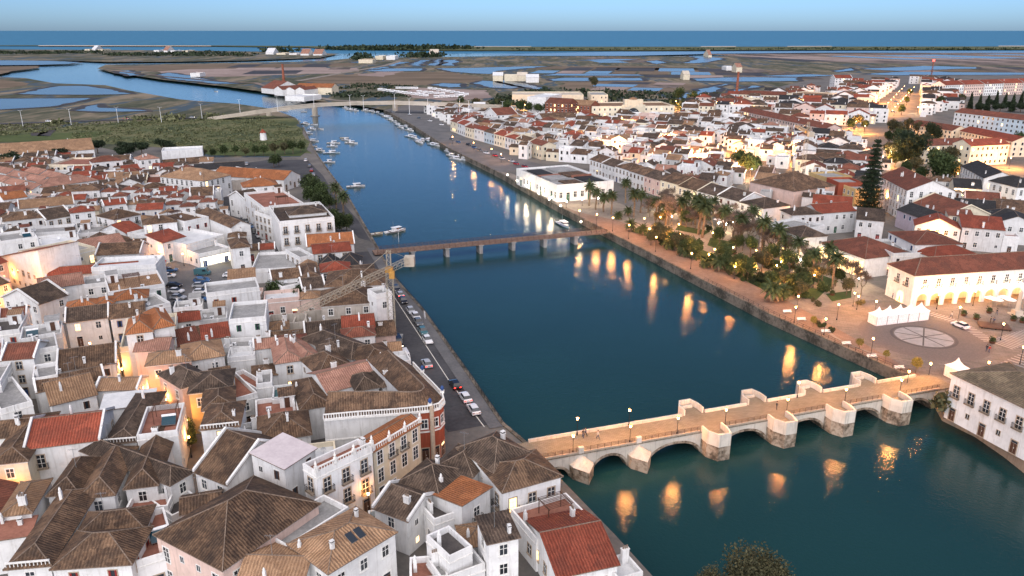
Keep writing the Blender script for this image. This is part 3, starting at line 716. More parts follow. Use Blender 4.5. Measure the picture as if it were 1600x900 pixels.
def house(ax, ay, bx, by, ry, h, t='hip', rc='brown', wc='white', c=None, label=None, name='house', cat='house', win=1, bal=0, par=None, tan_=None, n=1, lit=0.04, chim=None,
          extra=(), fr=None, group='houses of the old town', world=None, fascia=None, ov=None, z_far=False, storeys=None, clutter=None, dep=None):
    if world:                                        # centre, direction, width, depth
        ctr, u, w, d = world; rise = None
    else:
        A, B = P(ax, ay, h), P(bx, by, h); u = (B - A); u.z = 0; w = u.length; u.normalize()
    nrm = Vector((-u.y, u.x, 0))
    tn = tan_ or {'hip': .46, 'gx': .44, 'gy': .44, 'sb': .24, 'sf': .24}.get(t, 0)
    if not world:
        mid = (A + B) / 2
        if nrm.dot(Vector((mid.x, mid.y, 0))) < 0: nrm = -nrm; u = -u
        if dep: d = dep
        elif c: d = max(3.0, (P(c[0], c[1], h) - A).dot(nrm))
        else:
            best = None
            for k in range(1, 400):
                s = .1 * k + (1.0 if t in ('hip', 'gx') else 2.0)
                z = h + (min(tn * s, tn * w / 2 if t == 'hip' else 9) if t in ('hip', 'gx') else tn * s if t == 'sb' else 0)
                q = mid + nrm * s; e = abs(proj((q.x, q.y, z))[1] - ry)
                if best is None or e < best[0]: best = (e, s)
            d = best[1] * (2 if t in ('hip', 'gx') else 1)
        ctr = mid + nrm * d / 2
    d = min(d, 60.0)
    rise = tn * (min(w, d) / 2 if t == 'hip' else d / 2 if t == 'gx' else w / n / 2 if t == 'gy' else d)
    dist = ctr.length; near = dist < 330
    ov = (.32 if near else .25) if ov is None else ov
    par = (t == 'gx' and RN.random() < .45) if par is None else par
    rot = atan2(u.y, u.x)
    root = link(name, None, None, (ctr.x, ctr.y, 0), rot)
    root['category'] = cat; root['group'] = group
    rec = dict(o=root, x=ctr.x, y=ctr.y, u=(u.x, u.y), w=w, d=d, h=h, t=t, rc=rc, wc=wc, label=label, dist=dist, rise=rise, win=win, bal=bal, lit=lit, near=near, fr=fr, n=n, storeys=storeys, cat=cat, extra=set(extra))
    trim = 'trim' if fascia is None else fascia
    wall_mesh('flat' if t == 'flat' else t, w, d, h, rise, par and n == 1, near, None).build('wall', [wc, trim], root)
    mb = MB()
    if t == 'flat':
        mb.face([(-w / 2 + .28, -d / 2 + .28, h - .85), (w / 2 - .28, -d / 2 + .28, h - .85), (w / 2 - .28, d / 2 - .28, h - .85), (-w / 2 + .28, d / 2 - .28, h - .85)])
        rf = mb.build('roof_terrace', [rc], root)
        rec['roof'] = rf
    elif t == 'shell':
        mb.face([(-w / 2 + .28, -d / 2 + .28, .3), (w / 2 - .28, -d / 2 + .28, .3), (w / 2 - .28, d / 2 - .28, .3), (-w / 2 + .28, d / 2 - .28, .3)])
        for k in range(2): mb.box(-w / 2 + w * (k + 1) / 3 - .2, -w / 2 + w * (k + 1) / 3 + .2, -d / 2 + .3, d / 2 - .3, .3, h * .8, 1)
        mb.build('floor', [rc, wc], root)
    else:
        fs_all, ln_all = [], []
        for k in range(n):
            wk = w / n; x0 = -w / 2 + wk * (k + .5)
            fs, ln = roof_faces(t, wk, d, h, rise, ov if n == 1 else .0)
            if n > 1: ov_ = 0
            fs_all += [[(p[0] + x0, p[1], p[2]) for p in f] for f in fs]; ln_all += [[(p[0] + x0, p[1], p[2]) for p in l] for l in ln]
        if n > 1:
            for f in fs_all: mb.slope(f)
        else: mb.shell(fs_all, .14, 0, 1)
        if dist < 480:
            for a, b in ln_all: mb.bar(Vector(a) + Vector((0, 0, .03)), Vector(b) + Vector((0, 0, .03)), .085, 1)
        rf = mb.build('roof', [rc, 'mortar'], root); rec['roof'] = rf
    # chimneys and roof clutter
    nc = (RN.choice((0, 1, 1, 2)) if dist < 520 else RN.choice((0, 1))) if chim is None else chim
    for k in range(nc):
        if t == 'shell': break
        px, py = RN.uniform(-.36, .36) * w, RN.choice((-1, 1)) * RN.uniform(.12, .4) * d
        if t == 'flat': px, py, z = RN.choice((-1, 1)) * (w / 2 - .7), RN.uniform(-.2, .4) * d, h
        else:
            z = h + .3 * rise
            if t == 'hip':
                z = h + rise * min(1, min(w / 2 - abs(px), d / 2 - abs(py)) / (min(w, d) / 2))
            elif t == 'gx': z = h + rise * (1 - abs(py) / (d / 2))
        o = link('chimney', CHIM[RN.randrange(3)], rec['roof'], (px, py, z), RN.choice((0, pi / 2))); q = RN.uniform(.6, .85); o.scale = (q, q, RN.uniform(.7, 1.0))
    if t == 'flat' and (clutter is None or clutter) and dist < 520:
        zt = h - .84; ok = w > 5 and d > 5
        if ok and RN.random() < .55:
            o = link('stair_hut', HUT[RN.choice(('brown', 'redbrown', 'tan', 'concrete'))], root, (RN.choice((-1, 1)) * (w / 2 - 1.75), d / 2 - 1.85, zt))
        if dist < 380:
            for me, pr in ((AC, .5), (TANK, .25), (DISH, .5), (SOLAR, .15), (PERG, .2)):
                if RN.random() < pr and ok: link(me.name.split('.')[0], me, root, (RN.uniform(-.3, .3) * w, RN.uniform(-.35, .1) * d, zt), RN.uniform(-.5, .5) if me in (DISH,) else 0)
    elif t in ('hip', 'gx', 'sb') and dist < 330:
        if RN.random() < .35: link('aerial', AERIAL, rec['roof'], (RN.uniform(-.2, .2) * w, 0, h + rise * .9))
    for e in extra:
        if e == 'solar': link('solar_panel', SOLAR, root, (w * .2, -d * .1, h - .84), 0)
        if e == 'pergola': link('pergola', PERG, root, (w * .1, d * .1, h - .84), 0)
        if e == 'hut': link('stair_hut', HUT['orange' if 'orange' in HUT else 'tan'], root, (-w * .25, d / 2 - 2, h - .84), 0)
        if e == 'balustrade':
            b = MB(); k_ = int(w / .45)
            for k in range(k_ + 1): b.bar((-w / 2 + w * k / k_, -d / 2 - .02, h + .0), (-w / 2 + w * k / k_, -d / 2 - .02, h + .62), .08, 0, 6, .06)
            b.box(-w / 2 - .05, w / 2 + .05, -d / 2 - .15, -d / 2 + .12, h + .62, h + .76, 0, True)
            for k in range(4 if cat == 'townhouse' else 0):
                x = -w / 2 + w * k / 3; b.box(x - .22, x + .22, -d / 2 - .2, -d / 2 + .2, h, h + 1.0, 0)
                b.bar((x, -d / 2, h + 1.0), (x, -d / 2, h + 1.35), .12, 0, 8, .2); b.bar((x, -d / 2, h + 1.35), (x, -d / 2, h + 1.9), .2, 0, 8, .02)
            b.build('balustrade', ['trim'], root)
        if e == 'skylight':
            b = MB()
            for q in (0, 1.3):
                f = [(-w * .05 + q, -d * .32, 0), (-w * .05 + q + 1.0, -d * .32, 0), (-w * .05 + q + 1.0, -d * .32 + 1.5, 0), (-w * .05 + q, -d * .32 + 1.5, 0)]
                f = [(x, y, h + rise * (1 - abs(y) / (d / 2)) + .12) for x, y, z in f]; b.shell([f], .1, 0, 1)
            b.build('skylight', ['glass', 'grey_metal'], rec['roof'])
    HOUSES.append(rec)
    return rec

def windows_for_all():
    n = len(HOUSES)
    C = np.array([(r['x'], r['y']) for r in HOUSES]); U = np.array([r['u'] for r in HOUSES]); HW = np.array([r['w'] / 2 for r in HOUSES]); HD = np.array([r['d'] / 2 for r in HOUSES])
    HH = np.array([r['h'] - .6 + (.35 * r['rise'] if r['t'] in ('hip', 'gx', 'sb', 'sf', 'gy') else 0) for r in HOUSES])
    cam_ = np.array([0, 0, CAMH])
    def blocked(p, me):
        q = np.array(p); dv = cam_ - q
        rel = q[:2] - C
        lx = rel[:, 0] * U[:, 0] + rel[:, 1] * U[:, 1]; ly = -rel[:, 0] * U[:, 1] + rel[:, 1] * U[:, 0]
        dx = dv[0] * U[:, 0] + dv[1] * U[:, 1]; dy = -dv[0] * U[:, 1] + dv[1] * U[:, 0]
        dx = np.where(abs(dx) < 1e-9, 1e-9, dx); dy = np.where(abs(dy) < 1e-9, 1e-9, dy)
        tx0, tx1 = (-HW - lx) / dx, (HW - lx) / dx; ty0, ty1 = (-HD - ly) / dy, (HD - ly) / dy
        t0 = np.maximum(np.minimum(tx0, tx1), np.minimum(ty0, ty1)); t1 = np.minimum(np.maximum(tx0, tx1), np.maximum(ty0, ty1))
        t0 = np.maximum(t0, 0); tz = np.minimum(t1, (HH - q[2]) / dv[2])
        hit = tz > t0; hit[me] = False
        return hit.any()
    cnt = 0
    for i, r in enumerate(HOUSES):
        if not r['win']: continue
        w, d, h = r['w'], r['d'], r['h']; ux = Vector((r['u'][0], r['u'][1], 0)); uy = Vector((-ux.y, ux.x, 0))
        far = r['dist'] > 430
        top = h - (.9 if r['t'] == 'flat' else .2)
        st = r['storeys'] or max(1, int(top / 2.75)); sh = top / st
        fr = r['fr'] or ('stone_trim' if RN.random() < .3 else 'trim')
        if r['wc'] not in ('white', 'grey') : fr = r['fr'] or 'trim'
        style = RN.choice(('win', 'win', 'shut', 'win', 'french'))
        dr = RN.choice(('dark_wood', 'dark_wood', 'green_door', 'blue_door', 'red_door'))
        hl = far and r['dist'] > 700
        for side, L, off, ang in (('f', w, d / 2, 0), ('l', d, w / 2, -pi / 2), ('r', d, w / 2, pi / 2)):
            nv = -uy if side == 'f' else (-ux if side == 'l' else ux); al = ux if side == 'f' else (-uy if side == 'l' else uy)
            c0 = Vector((r['x'], r['y'], 0)) + nv * off
            tocam = Vector((0, 0, 0)) - c0
            if nv.dot(tocam) < 0.12 * tocam.length: continue
            step = RN.uniform(2.3, 3.1) if not far else RN.uniform(2.8, 3.8)
            if r['cat'] != 'house': step = 2.35 if r['cat'] == 'townhouse' else 3.0
            nc = min(16, int((L - 1.0) / step))
            if nc < 1: continue
            if side != 'f' and r['cat'] == 'house' and RN.random() < .35 and not r['near']: continue
            for s in range(st):
                for k in range(nc):
                    if r['cat'] == 'house' and RN.random() < (.1 if side == 'f' else .35): continue
                    a = -L / 2 + L * (k + .5) / nc
                    kd = style
                    if s == 0 and not far: kd = 'door' if (k + s) % 2 == 0 and side == 'f' else RN.choice(('win', 'small'))
                    elif r['bal'] and s > 0 and not far: kd = 'french'
                    elif side != 'f' and not far: kd = RN.choice((style, 'small'))
                    if far: kd = 'far'
                    z = sh * s + {'door': 1.4, 'french': 1.55}.get(kd, sh * .55)
                    if kd in ('french',) and sh < 2.9: kd = 'win'; z = sh * s + sh * .55
                    wp = c0 + nv * .35 + al * a; wp.z = z + .3
                    if blocked(wp, i): continue
                    px, py = proj(wp)
                    if not (-40 < px < 1640 and py < 940): continue
                    pane = 'lit_glass' if RN.random() < r['lit'] else 'glass'
                    me = WM[(kd, fr, pane, dr if kd in ('door', 'shut') else 'dark_wood')]
                    lo = (a, -d / 2, z) if side == 'f' else ((-w / 2, -a, z) if side == 'l' else (w / 2, a, z))
                    o = link('door' if kd == 'door' else 'window', me, r['o'], lo, ang)
                    cnt += 1
                    if kd == 'french' and s > 0 and r['near'] and (r['bal'] or RN.random() < .5): link('railing', RAIL, o)
    return cnt

# ---------------------------------------------------------------- houses: the ones one can pick out in the photograph
H = house
def L(px, py): return px, py
# -- foreground, left bank
H(40, 700, 154, 686, 648, 8.2, 'gx', 'redroof', par=True, bal=1, chim=1, storeys=2, tan_=.42, label='big white house with one broad bright red tiled slope')
H(-18, 726, 42, 719, 672, 7.8, 'hip', 'brown', 'cream', lit=.3, label='cream house with brown hipped roof over an amber lit street front')
H(-14, 684, 46, 678, 655, 8.0, 'gx', 'brown')
H(163, 693, 213, 689, 641, 7.0, 'hip', 'dark', extra=('balustrade',), fr='trim')
H(213, 680, 277, 672, 632, 8.6, 'flat', 'terracotta', extra=('pergola', 'solar'), clutter=0, label='white house with furnished terracotta roof terrace and pergola beside the dark green creeper')
H(158, 640, 238, 630, 612, 6.2, 'sb', 'pale_sheet', tan_=.12, chim=0, label='low house under a wide pale sheet metal roof')
H(150, 609, 213, 607, 590, 7.0, 'gx', 'tan'); H(80, 632, 150, 615, 590, 7.0, 'gx', 'tan')
H(58, 612, 162, 590, 582, 6.6, 'gx', 'brown')
H(90, 579, 180, 566, 541, 7.6, 'gx', 'brown', tan_=.4)
H(3, 562, 52, 558, 535, 9.0, 'gx', 'redbrown'); H(52, 547, 90, 540, 522, 9.4, 'flat', 'concrete'); H(50, 592, 90, 585, 567, 8.2, 'flat', 'concrete')
H(0, 640, 50, 626, 594, 7.0, 'flat', 'concrete'); H(-20, 560, 3, 556, 530, 8.5, 'flat', 'terracotta'); H(30, 530, 96, 520, 506, 8.5, 'flat', 'concrete'); H(-20, 520, 30, 514, 495, 8, 'flat', 'bitumen'); H(0, 497, 40, 492, 480, 8, 'gx', 'redbrown')
H(-30, 600, 0, 596, 566, 8.4, 'flat', 'concrete')
H(187, 543, 273, 532, 0, 8.4, 'flat', 'concrete', 'cream', c=(115, 507), chim=0, clutter=0, lit=.12, label='cream corner house with a roof deck on the bend of the lit street')
H(197, 522, 238, 517, 495, 11.6, 'hip', 'orange', tan_=.75); H(240, 514, 272, 508, 488, 11.6, 'hip', 'orange', tan_=.75)
H(210, 548, 262, 545, 528, 8.6, 'gx', 'pinkroof', 'pink', lit=.1)
H(228, 571, 298, 563, 548, 8.4, 'hip', 'tan', 'pink', lit=.1); H(288, 565, 350, 555, 535, 8.0, 'hip', 'tan')
H(248, 584, 284, 606, 574, 8.4, 'hip', 'dark', 'pink', tan_=.6, lit=.1, label='house with a tall nearly black hipped roof over the lit street')
H(295, 614, 360, 607, 582, 8.4, 'hip', 'dark', 'ochre'); H(317, 641, 366, 634, 612, 8.4, 'hip', 'brown', 'ochre'); H(314, 671, 373, 665, 637, 8.6, 'hip', 'brown', extra=('balustrade',), label='white house with brown hipped roof and balustrade above the dark creeper alley')
H(330, 591, 360, 586, 574, 6.5, 'gx', 'brown'); H(363, 624, 402, 613, 584, 6.8, 'flat', 'terracotta'); H(400, 607, 420, 600, 580, 6, 'flat', 'terracotta')
H(347, 543, 412, 540, 527, 6.4, 'flat', 'concrete'); H(278, 541, 314, 533, 514, 6.8, 'sb', 'redbrown', tan_=.4); H(317, 530, 358, 524, 506, 7, 'sb', 'redroof', tan_=.4); H(275, 503, 312, 498, 489, 6.6, 'sb', 'redroof', tan_=.4)
H(357, 499, 415, 494, 470, 10.2, 'flat', 'concrete', clutter=0, label='tall plain white block with bare grey flat roof'); H(322, 458, 405, 448, 437, 9.0, 'flat', 'concrete', clutter=0, chim=0)
H(170, 456, 257, 443, 428, 7.2, 'flat', 'tan'); H(103, 484, 152, 478, 467, 7.6, 'hip', 'orange'); H(152, 476, 178, 473, 464, 7.6, 'hip', 'orange'); H(177, 470, 230, 464, 452, 7.6, 'hip', 'orange')
H(172, 497, 225, 491, 473, 6.8, 'gx', 'brown'); H(103, 503, 168, 495, 478, 6.6, 'gx', 'dark'); H(227, 481, 266, 472, 461, 7.4, 'flat', 'concrete', lit=.5)
# -- dark gabled and hipped roofs in the very front
for (a, b, c_, d_, r_, rc, kw) in ((75, 774, 122, 770, 729, 'brown', {}), (124, 778, 178, 772, 720, 'brown', {}), (196, 763, 245, 757, 697, 'brown', dict(label='steep shaggy brown hipped roof, tallest of the dark front row')), (266, 757, 300, 737, 690, 'dark', {})):
    H(a, b, c_, d_, r_, 6.6, 'hip', rc, tan_=.78, **kw)
H(305, 735, 355, 755, 680, 7.4, 'gx', 'brown', tan_=.6, label='white gabled house with steep mossy brown roof and two tiny attic holes')
H(0, 806, 48, 800, 768, 7.0, 'hip', 'tan', label='small house with fresh tan pyramid roof in the near left corner')
H(-20, 845, 45, 835, 812, 5.6, 'sb', 'terracotta', tan_=.15); H(10, 888, 78, 882, 805, 6.4, 'hip', 'brown', tan_=.6, extra=('balustrade',), label='brown steep hipped house behind a white balustrade in the bottom left corner'); H(82, 888, 204, 880, 832, 6.4, 'hip', 'brown', tan_=.6, label='wide low house with straw brown roof along the bottom edge')
H(120, 838, 225, 826, 797, 6.4, 'hip', 'brown', tan_=.6); H(210, 878, 275, 858, 800, 5.6, 'flat', 'terracotta', extra=('solar',), clutter=0, label='low house with reddish roof terrace carrying a tilted solar heater')
H(-30, 920, 8, 900, 850, 5.5, 'sb', 'redbrown')
H(348, 889, 497, 787, 0, 8.0, 'hip', 'brown', 'pink', dep=13, tan_=.55, lit=.12, chim=0, label='long hall with a huge smooth brown hipped roof and peach lit wall', name='hall', cat='hall')
H(268, 806, 318, 782, 764, 4.0, 'flat', 'bitumen'); H(100, 800, 190, 792, 778, 4.5, 'flat', 'terracotta'); H(195, 796, 262, 790, 772, 4.8, 'flat', 'terracotta')
H(494, 738, 581, 697, 704, 11.0, 'flat', 'terracotta', extra=('balustrade',), bal=1, clutter=0, storeys=3, fr='stone_trim', lit=.05, name='townhouse', cat='townhouse', label='three-storey white townhouse with urn topped balustrade and dark red roof terrace')
H(444, 731, 492, 700, 692, 10.0, 'sb', 'mauve', tan_=.1, chim=0, label='white house under one pale mauve pitched sheet roof behind the townhouse')
H(583, 704, 656, 660, 668, 9.6, 'gx', 'orange', 'cream', extra=('balustrade',), tan_=.4, storeys=3, par=False, name='townhouse', cat='townhouse', label='cream townhouse with bright orange tiled roof next to the red corner building')
H(513, 894, 617, 831, 0, 8.0, 'hip', 'tan', c=(446, 853), tan_=.4, extra=('skylight',), chim=2, par=False, label='house with pale tan roof, twin skylights and white chimneys at the bottom'); H(448, 853, 545, 792, 800, 7.2, 'flat', 'concrete', clutter=0, chim=0)
H(370, 912, 470, 915, 868, 6.8, 'gx', 'tan', tan_=.3)
H(763, 848, 810, 838, 803, 9.0, 'sb', 'dark', tan_=.12, label='white cubic house with sloping grey brown roof and single white chimney near the water'); H(702, 870, 738, 853, 828, 7.4, 'flat', 'bitumen', clutter=0, chim=1); H(690, 905, 758, 880, 860, 5.2, 'flat', 'concrete', clutter=0)
H(640, 905, 700, 900, 868, 4.6, 'flat', 'terracotta')
H(625, 752, 685, 772, 725, 7.0, 'hip', 'dark', tan_=.6); H(682, 730, 738, 744, 702, 7.2, 'hip', 'dark', tan_=.6)
H(716, 700, 772, 737, 0, 8.6, 'hip', 'dark', c=(826, 706), tan_=.62, label='large house with sweeping dark brown hipped roof at the bridge end')
H(786, 768, 876, 743, 719, 8.2, 'hip', 'brown', tan_=.42, bal=1, fr='stone_trim', storeys=2, label='white riverside house with brown hipped roof and tall french windows above the terrace')
H(722, 798, 766, 770, 751, 6.8, 'sf', 'orange', tan_=.12, chim=1, label='house with a plain flat looking orange roof among dark roofs'); H(678, 812, 712, 800, 770, 5.8, 'flat', 'bitumen')
H(585, 792, 637, 812, 765, 6.0, 'gx', 'dark'); H(575, 826, 632, 820, 795, 3.4, 'flat', 'teal', clutter=0, chim=0)
H(838, 842, 928, 813, 782, 5.4, 'flat', 'terracotta', extra=('pergola',), clutter=0, label='low white building with a pergola roof terrace above the river')
H(872, 900, 965, 880, 822, 5.2, 'gx', 'redroof', tan_=.35, par=False, label='low riverside house with worn brick red roof at the bottom edge'); H(966, 905, 1005, 893, 868, 4.0, 'flat', 'pale_sheet', chim=1)
# -- around the ruined walls and the dark roofs by the quay
H(425, 437, 470, 432, 420, 7.2, 'gx', 'brown'); H(471, 435, 500, 432, 417, 7.2, 'hip', 'brown'); H(440, 448, 474, 441, 432, 6.6, 'flat', 'concrete'); H(473, 451, 507, 447, 433, 6.4, 'gx', 'dark')
H(508, 448, 600, 444, 420, 8.0, 'hip', 'brown', tan_=.4); H(502, 478, 585, 472, 446, 7.2, 'hip', 'brown', 'old_wall', tan_=.5, label='old house with wide dusty brown hipped roof under the crane jib')
H(588, 460, 612, 455, 449, 10.5, 'flat', 'concrete', win=1, storeys=2, label='tall narrow white front with a stone doorway beside the crane mast'); 
H(478, 505, 585, 494, 481, 4.6, 'shell', 'bitumen', 'old_wall', win=0, label='roofless shell of bare old walls left of the crane mast', name='ruin', cat='ruin'); H(415, 506, 476, 503, 490, 4.4, 'shell', 'bitumen', 'old_wall', win=0, label='roofless grey walled yard beside the green courtyard trees', name='ruin', cat='ruin')
H(430, 568, 474, 562, 537, 7.0, 'hip', 'pinkroof'); H(473, 564, 502, 557, 537, 7.0, 'hip', 'pinkroof'); H(432, 541, 477, 537, 522, 6.8, 'hip', 'redbrown'); H(480, 537, 533, 532, 520, 6.8, 'hip', 'redbrown'); H(398, 545, 431, 541, 528, 6.6, 'gx', 'pinkroof')
H(536, 528, 586, 523, 511, 7.0, 'hip', 'redbrown'); H(498, 586, 552, 572, 551, 7.2, 'hip', 'brown', tan_=.6); H(503, 560, 550, 553, 535, 7, 'hip', 'dark', tan_=.55); H(549, 561, 590, 545, 525, 7.2, 'hip', 'dark', tan_=.5); H(567, 573, 622, 562, 541, 7.4, 'hip', 'brown', tan_=.5)
H(512, 612, 622, 583, 570, 7.8, 'gx', 'pinkroof', tan_=.35,  label='long house with pale pink tiled roof behind the red corner building')
H(556, 610, 592, 604, 585, 8.2, 'hip', 'dark', tan_=.7); H(598, 604, 632, 596, 578, 8.2, 'hip', 'dark', tan_=.7)
H(400, 660, 468, 650, 620, 6.0, 'flat', 'terracotta'); H(405, 690, 485, 678, 645, 6.6, 'hip', 'brown', tan_=.6); H(470, 640, 518, 632, 602, 6.5, 'hip', 'brown', tan_=.55); H(425, 625, 470, 620, 600, 6, 'flat', 'teal'); H(400, 600, 425, 597, 578, 7, 'flat', 'concrete')
H(380, 690, 412, 683, 660, 6.4, 'flat', 'concrete'); H(372, 716, 440, 700, 672, 6.2, 'hip', 'dark', tan_=.55)
# -- left bank, middle
H(-10, 244, 147, 233, 220, 6.5, 'gx', 'tan', name='warehouse', cat='warehouse', win=0, chim=1, par=False, label='long low white warehouse with dusty tan roof at the edge of the scrub')
H(76, 257, 143, 257, 246, 7, 'flat', 'terracotta', 'cream', label='cream two-storey block with roof terrace below the round dark trees'); H(144, 254, 191, 250, 243, 8.2, 'hip', 'redbrown', label='white house with dark red hipped roof and a cluster of roof floodlights', fr='stone_trim')
H(193, 269, 227, 265, 257, 4.2, 'gx', 'redroof', win=0, chim=0); H(217, 250, 249, 247, 240, 9, 'hip', 'pinkroof', label='small tower-like white house with pink pyramid roof')
H(252, 236, 316, 233, 229, 9, 'flat', 'pale_sheet', clutter=0, win=0, label='bare white box building with high parapet near the meadow'); H(258, 259, 325, 253, 247, 5, 'gx', 'brown', win=0); H(305, 266, 383, 261, 254, 5, 'gx', 'charcoal', win=0, chim=0, label='long low shed with black roof near the meadow', name='shed', cat='shed')
H(250, 276, 318, 283, 262, 9, 'hip', 'tan', bal=1, label='large white apartment house with sandy hipped roof below the black roofed shed')
for k, (x, y) in enumerate(((-15, 262), (10, 269), (36, 275), (62, 281))): H(x, y + 4, x + 25, y + 9, y - 4, 6.6, 'gx', 'pinkroof', par=False, dep=7.5)
for k, (x, y) in enumerate(((-18, 279), (5, 285), (28, 291))): H(x, y, x + 22, y + 5, y - 9, 6.4, 'gx', 'pinkroof', par=False, dep=7.5)
for k, (x, y) in enumerate(((38, 267), (62, 273), (84, 279))): H(x, y, x + 22, y + 5, y - 8, 6.4, 'gx', 'pinkroof', par=False, dep=7.5)
H(65, 293, 153, 281, 275, 7, 'hip', 'pinkroof', label='long end house of the pink roofed terraces')
H(0, 301, 40, 297, 290, 6.6, 'gx', 'redbrown'); H(6, 312, 42, 307, 299, 6.6, 'gx', 'orange'); H(0, 318, 72, 305, 299, 5.5, 'flat', 'concrete', 'pink'); H(30, 326, 115, 318, 309, 7, 'gx', 'tan'); H(5, 346, 70, 339, 330, 7.6, 'hip', 'brown'); H(72, 343, 112, 336, 325, 7, 'gx', 'dark')
H(110, 333, 148, 329, 321, 9.4, 'hip', 'redroof', label='upright white house with bright red hipped roof and pinkish balcony side'); H(151, 337, 178, 343, 0, 9.6, 'hip', 'brown', c=(207, 332), fr='trim', bal=1, label='broad white corner house with large orange brown hipped roof in the left town')
H(180, 346, 210, 342, 337, 8, 'hip', 'brown'); H(197, 364, 222, 356, 347, 6, 'gx', 'redroof', label='little white house with one steep bright red slope'); H(224, 351, 276, 346, 337, 9.2, 'hip', 'brown', bal=1)
H(111, 299, 155, 297, 289, 8, 'hip', 'brown')
for (x, y) in ((157, 300), (190, 297), (210, 301), (174, 307), (207, 311), (226, 316), (240, 305), (260, 309), (257, 320), (281, 323), (292, 312), (312, 316)): H(x, y, x + 24, y - 1, y - 7, 7, 'hip', 'redbrown')
H(163, 321, 197, 317, 311, 7.6, 'gx', 'redroof'); H(213, 328, 253, 326, 317, 7.6, 'gx', 'redroof'); H(297, 306, 333, 304, 292, 7.5, 'gx', 'brown')
H(310, 333, 361, 355, 334, 8.4, 'gx', 'brown', par=False, chim=0, win=0, tan_=.5, name='chapel', cat='chapel', label='chapel-like white hall with big grey brown gable roof beside the parked car street')
H(288, 346, 326, 338, 332, 9, 'flat', 'brown'); H(254, 379, 289, 369, 362, 7, 'sb', 'redroof'); H(290, 382, 350, 366, 356, 6.4, 'flat', 'pale_sheet', win=0)
H(310, 397, 360, 386, 374, 4.6, 'flat', 'concrete', lit=.0, clutter=0, name='cafe', cat='cafe', label='flat roofed cafe with a glowing yellow glazed front on the car park'); H(362, 388, 390, 385, 374, 8, 'hip', 'brown')
H(150, 398, 218, 395, 379, 7, 'gx', 'brown', label='house with a patched curving brown roof above the long white gable'); H(142, 418, 243, 413, 400, 8.4, 'flat', 'pale_sheet', win=0, clutter=0); H(75, 431, 213, 420, 413, 6.4, 'gx', 'redroof', win=0, label='long white house with a narrow red roof band')
H(66, 428, 128, 413, 396, 7, 'sf', 'redroof'); H(0, 377, 58, 369, 361, 8, 'flat', 'concrete', 'white'); H(30, 366, 110, 360, 352, 7.5, 'flat', 'concrete'); H(60, 384, 125, 376, 366, 7.8, 'flat', 'pale_sheet')
H(28, 392, 66, 404, 380, 9, 'flat', 'concrete', 'cream', lit=.3, fr='trim', label='cream building glowing orange over the lit little square at far left'); H(72, 399, 124, 391, 380, 7.2, 'gx', 'tan'); H(133, 389, 195, 378, 369, 7, 'gx', 'pinkroof'); H(120, 365, 180, 360, 350, 7, 'flat', 'concrete')
H(-30, 420, 10, 408, 395, 9, 'gx', 'redroof', 'pink', lit=.2); H(-30, 455, 14, 440, 420, 8.5, 'gx', 'brown', 'pink'); H(62, 452, 130, 442, 430, 6.8, 'gx', 'pinkroof'); H(60, 475, 105, 460, 445, 6.8, 'gx', 'dark'); H(130, 445, 170, 440, 430, 6.5, 'flat', 'concrete')
H(392, 421, 467, 417, 393, 4.4, 'flat', 'concrete', win=0, clutter=0, chim=0, label='wide bare concrete flat roof between the white block and the yard', name='garage', cat='garage')
H(436, 346, 522, 338, 318, 12.2, 'flat', 'dark', bal=1, storeys=3, clutter=0, fr='stone_trim', label='big white three-storey block with rows of tall dark windows by the left quay', name='apartment_block', cat='apartments')
H(452, 336, 510, 331, 321, 12.4, 'hip', 'dark', win=0, tan_=.3); H(412, 324, 475, 317, 298, 11.4, 'flat', 'terracotta', storeys=3); H(380, 293, 435, 289, 278, 9.6, 'hip', 'orange', label='white house with fresh orange hipped roof above the parked car street'); H(397, 330, 436, 342, 325, 9.5, 'flat', 'concrete'); H(383, 312, 410, 307, 297, 8, 'gx', 'dark')
H(480, 385, 553, 380, 364, 6.6, 'gx', 'orange', par=True, label='low white house with long orange roof behind the footbridge end'); H(490, 396, 548, 391, 379, 6.6, 'gx', 'redroof'); H(468, 402, 490, 398, 388, 6.4, 'flat', 'concrete')
H(498, 415, 526, 414, 0, 4.4, 'hip', 'charcoal', c=(500, 402), tan_=.8, win=0, chim=0, label='left of two black pyramid roofs with pale hips', name='pavilion', cat='pavilion'); H(529, 415, 562, 414, 0, 4.4, 'hip', 'charcoal', c=(531, 402), tan_=.8, win=0, chim=0, label='right of two black pyramid roofs with pale hips', name='pavilion', cat='pavilion')
H(443, 281, 469, 273, 0, 5.2, 'gy', 'orange', c=(438, 246), win=1, par=False, tan_=.45, label='long narrow boathouse with a salmon red roof pointing at the river', name='boathouse', cat='boathouse')
H(424, 276, 442, 273, 258, 5.5, 'flat', 'pale_sheet')
H(362, 283, 395, 278, 270, 4.5, 'flat', 'concrete', 'old_wall', win=0)
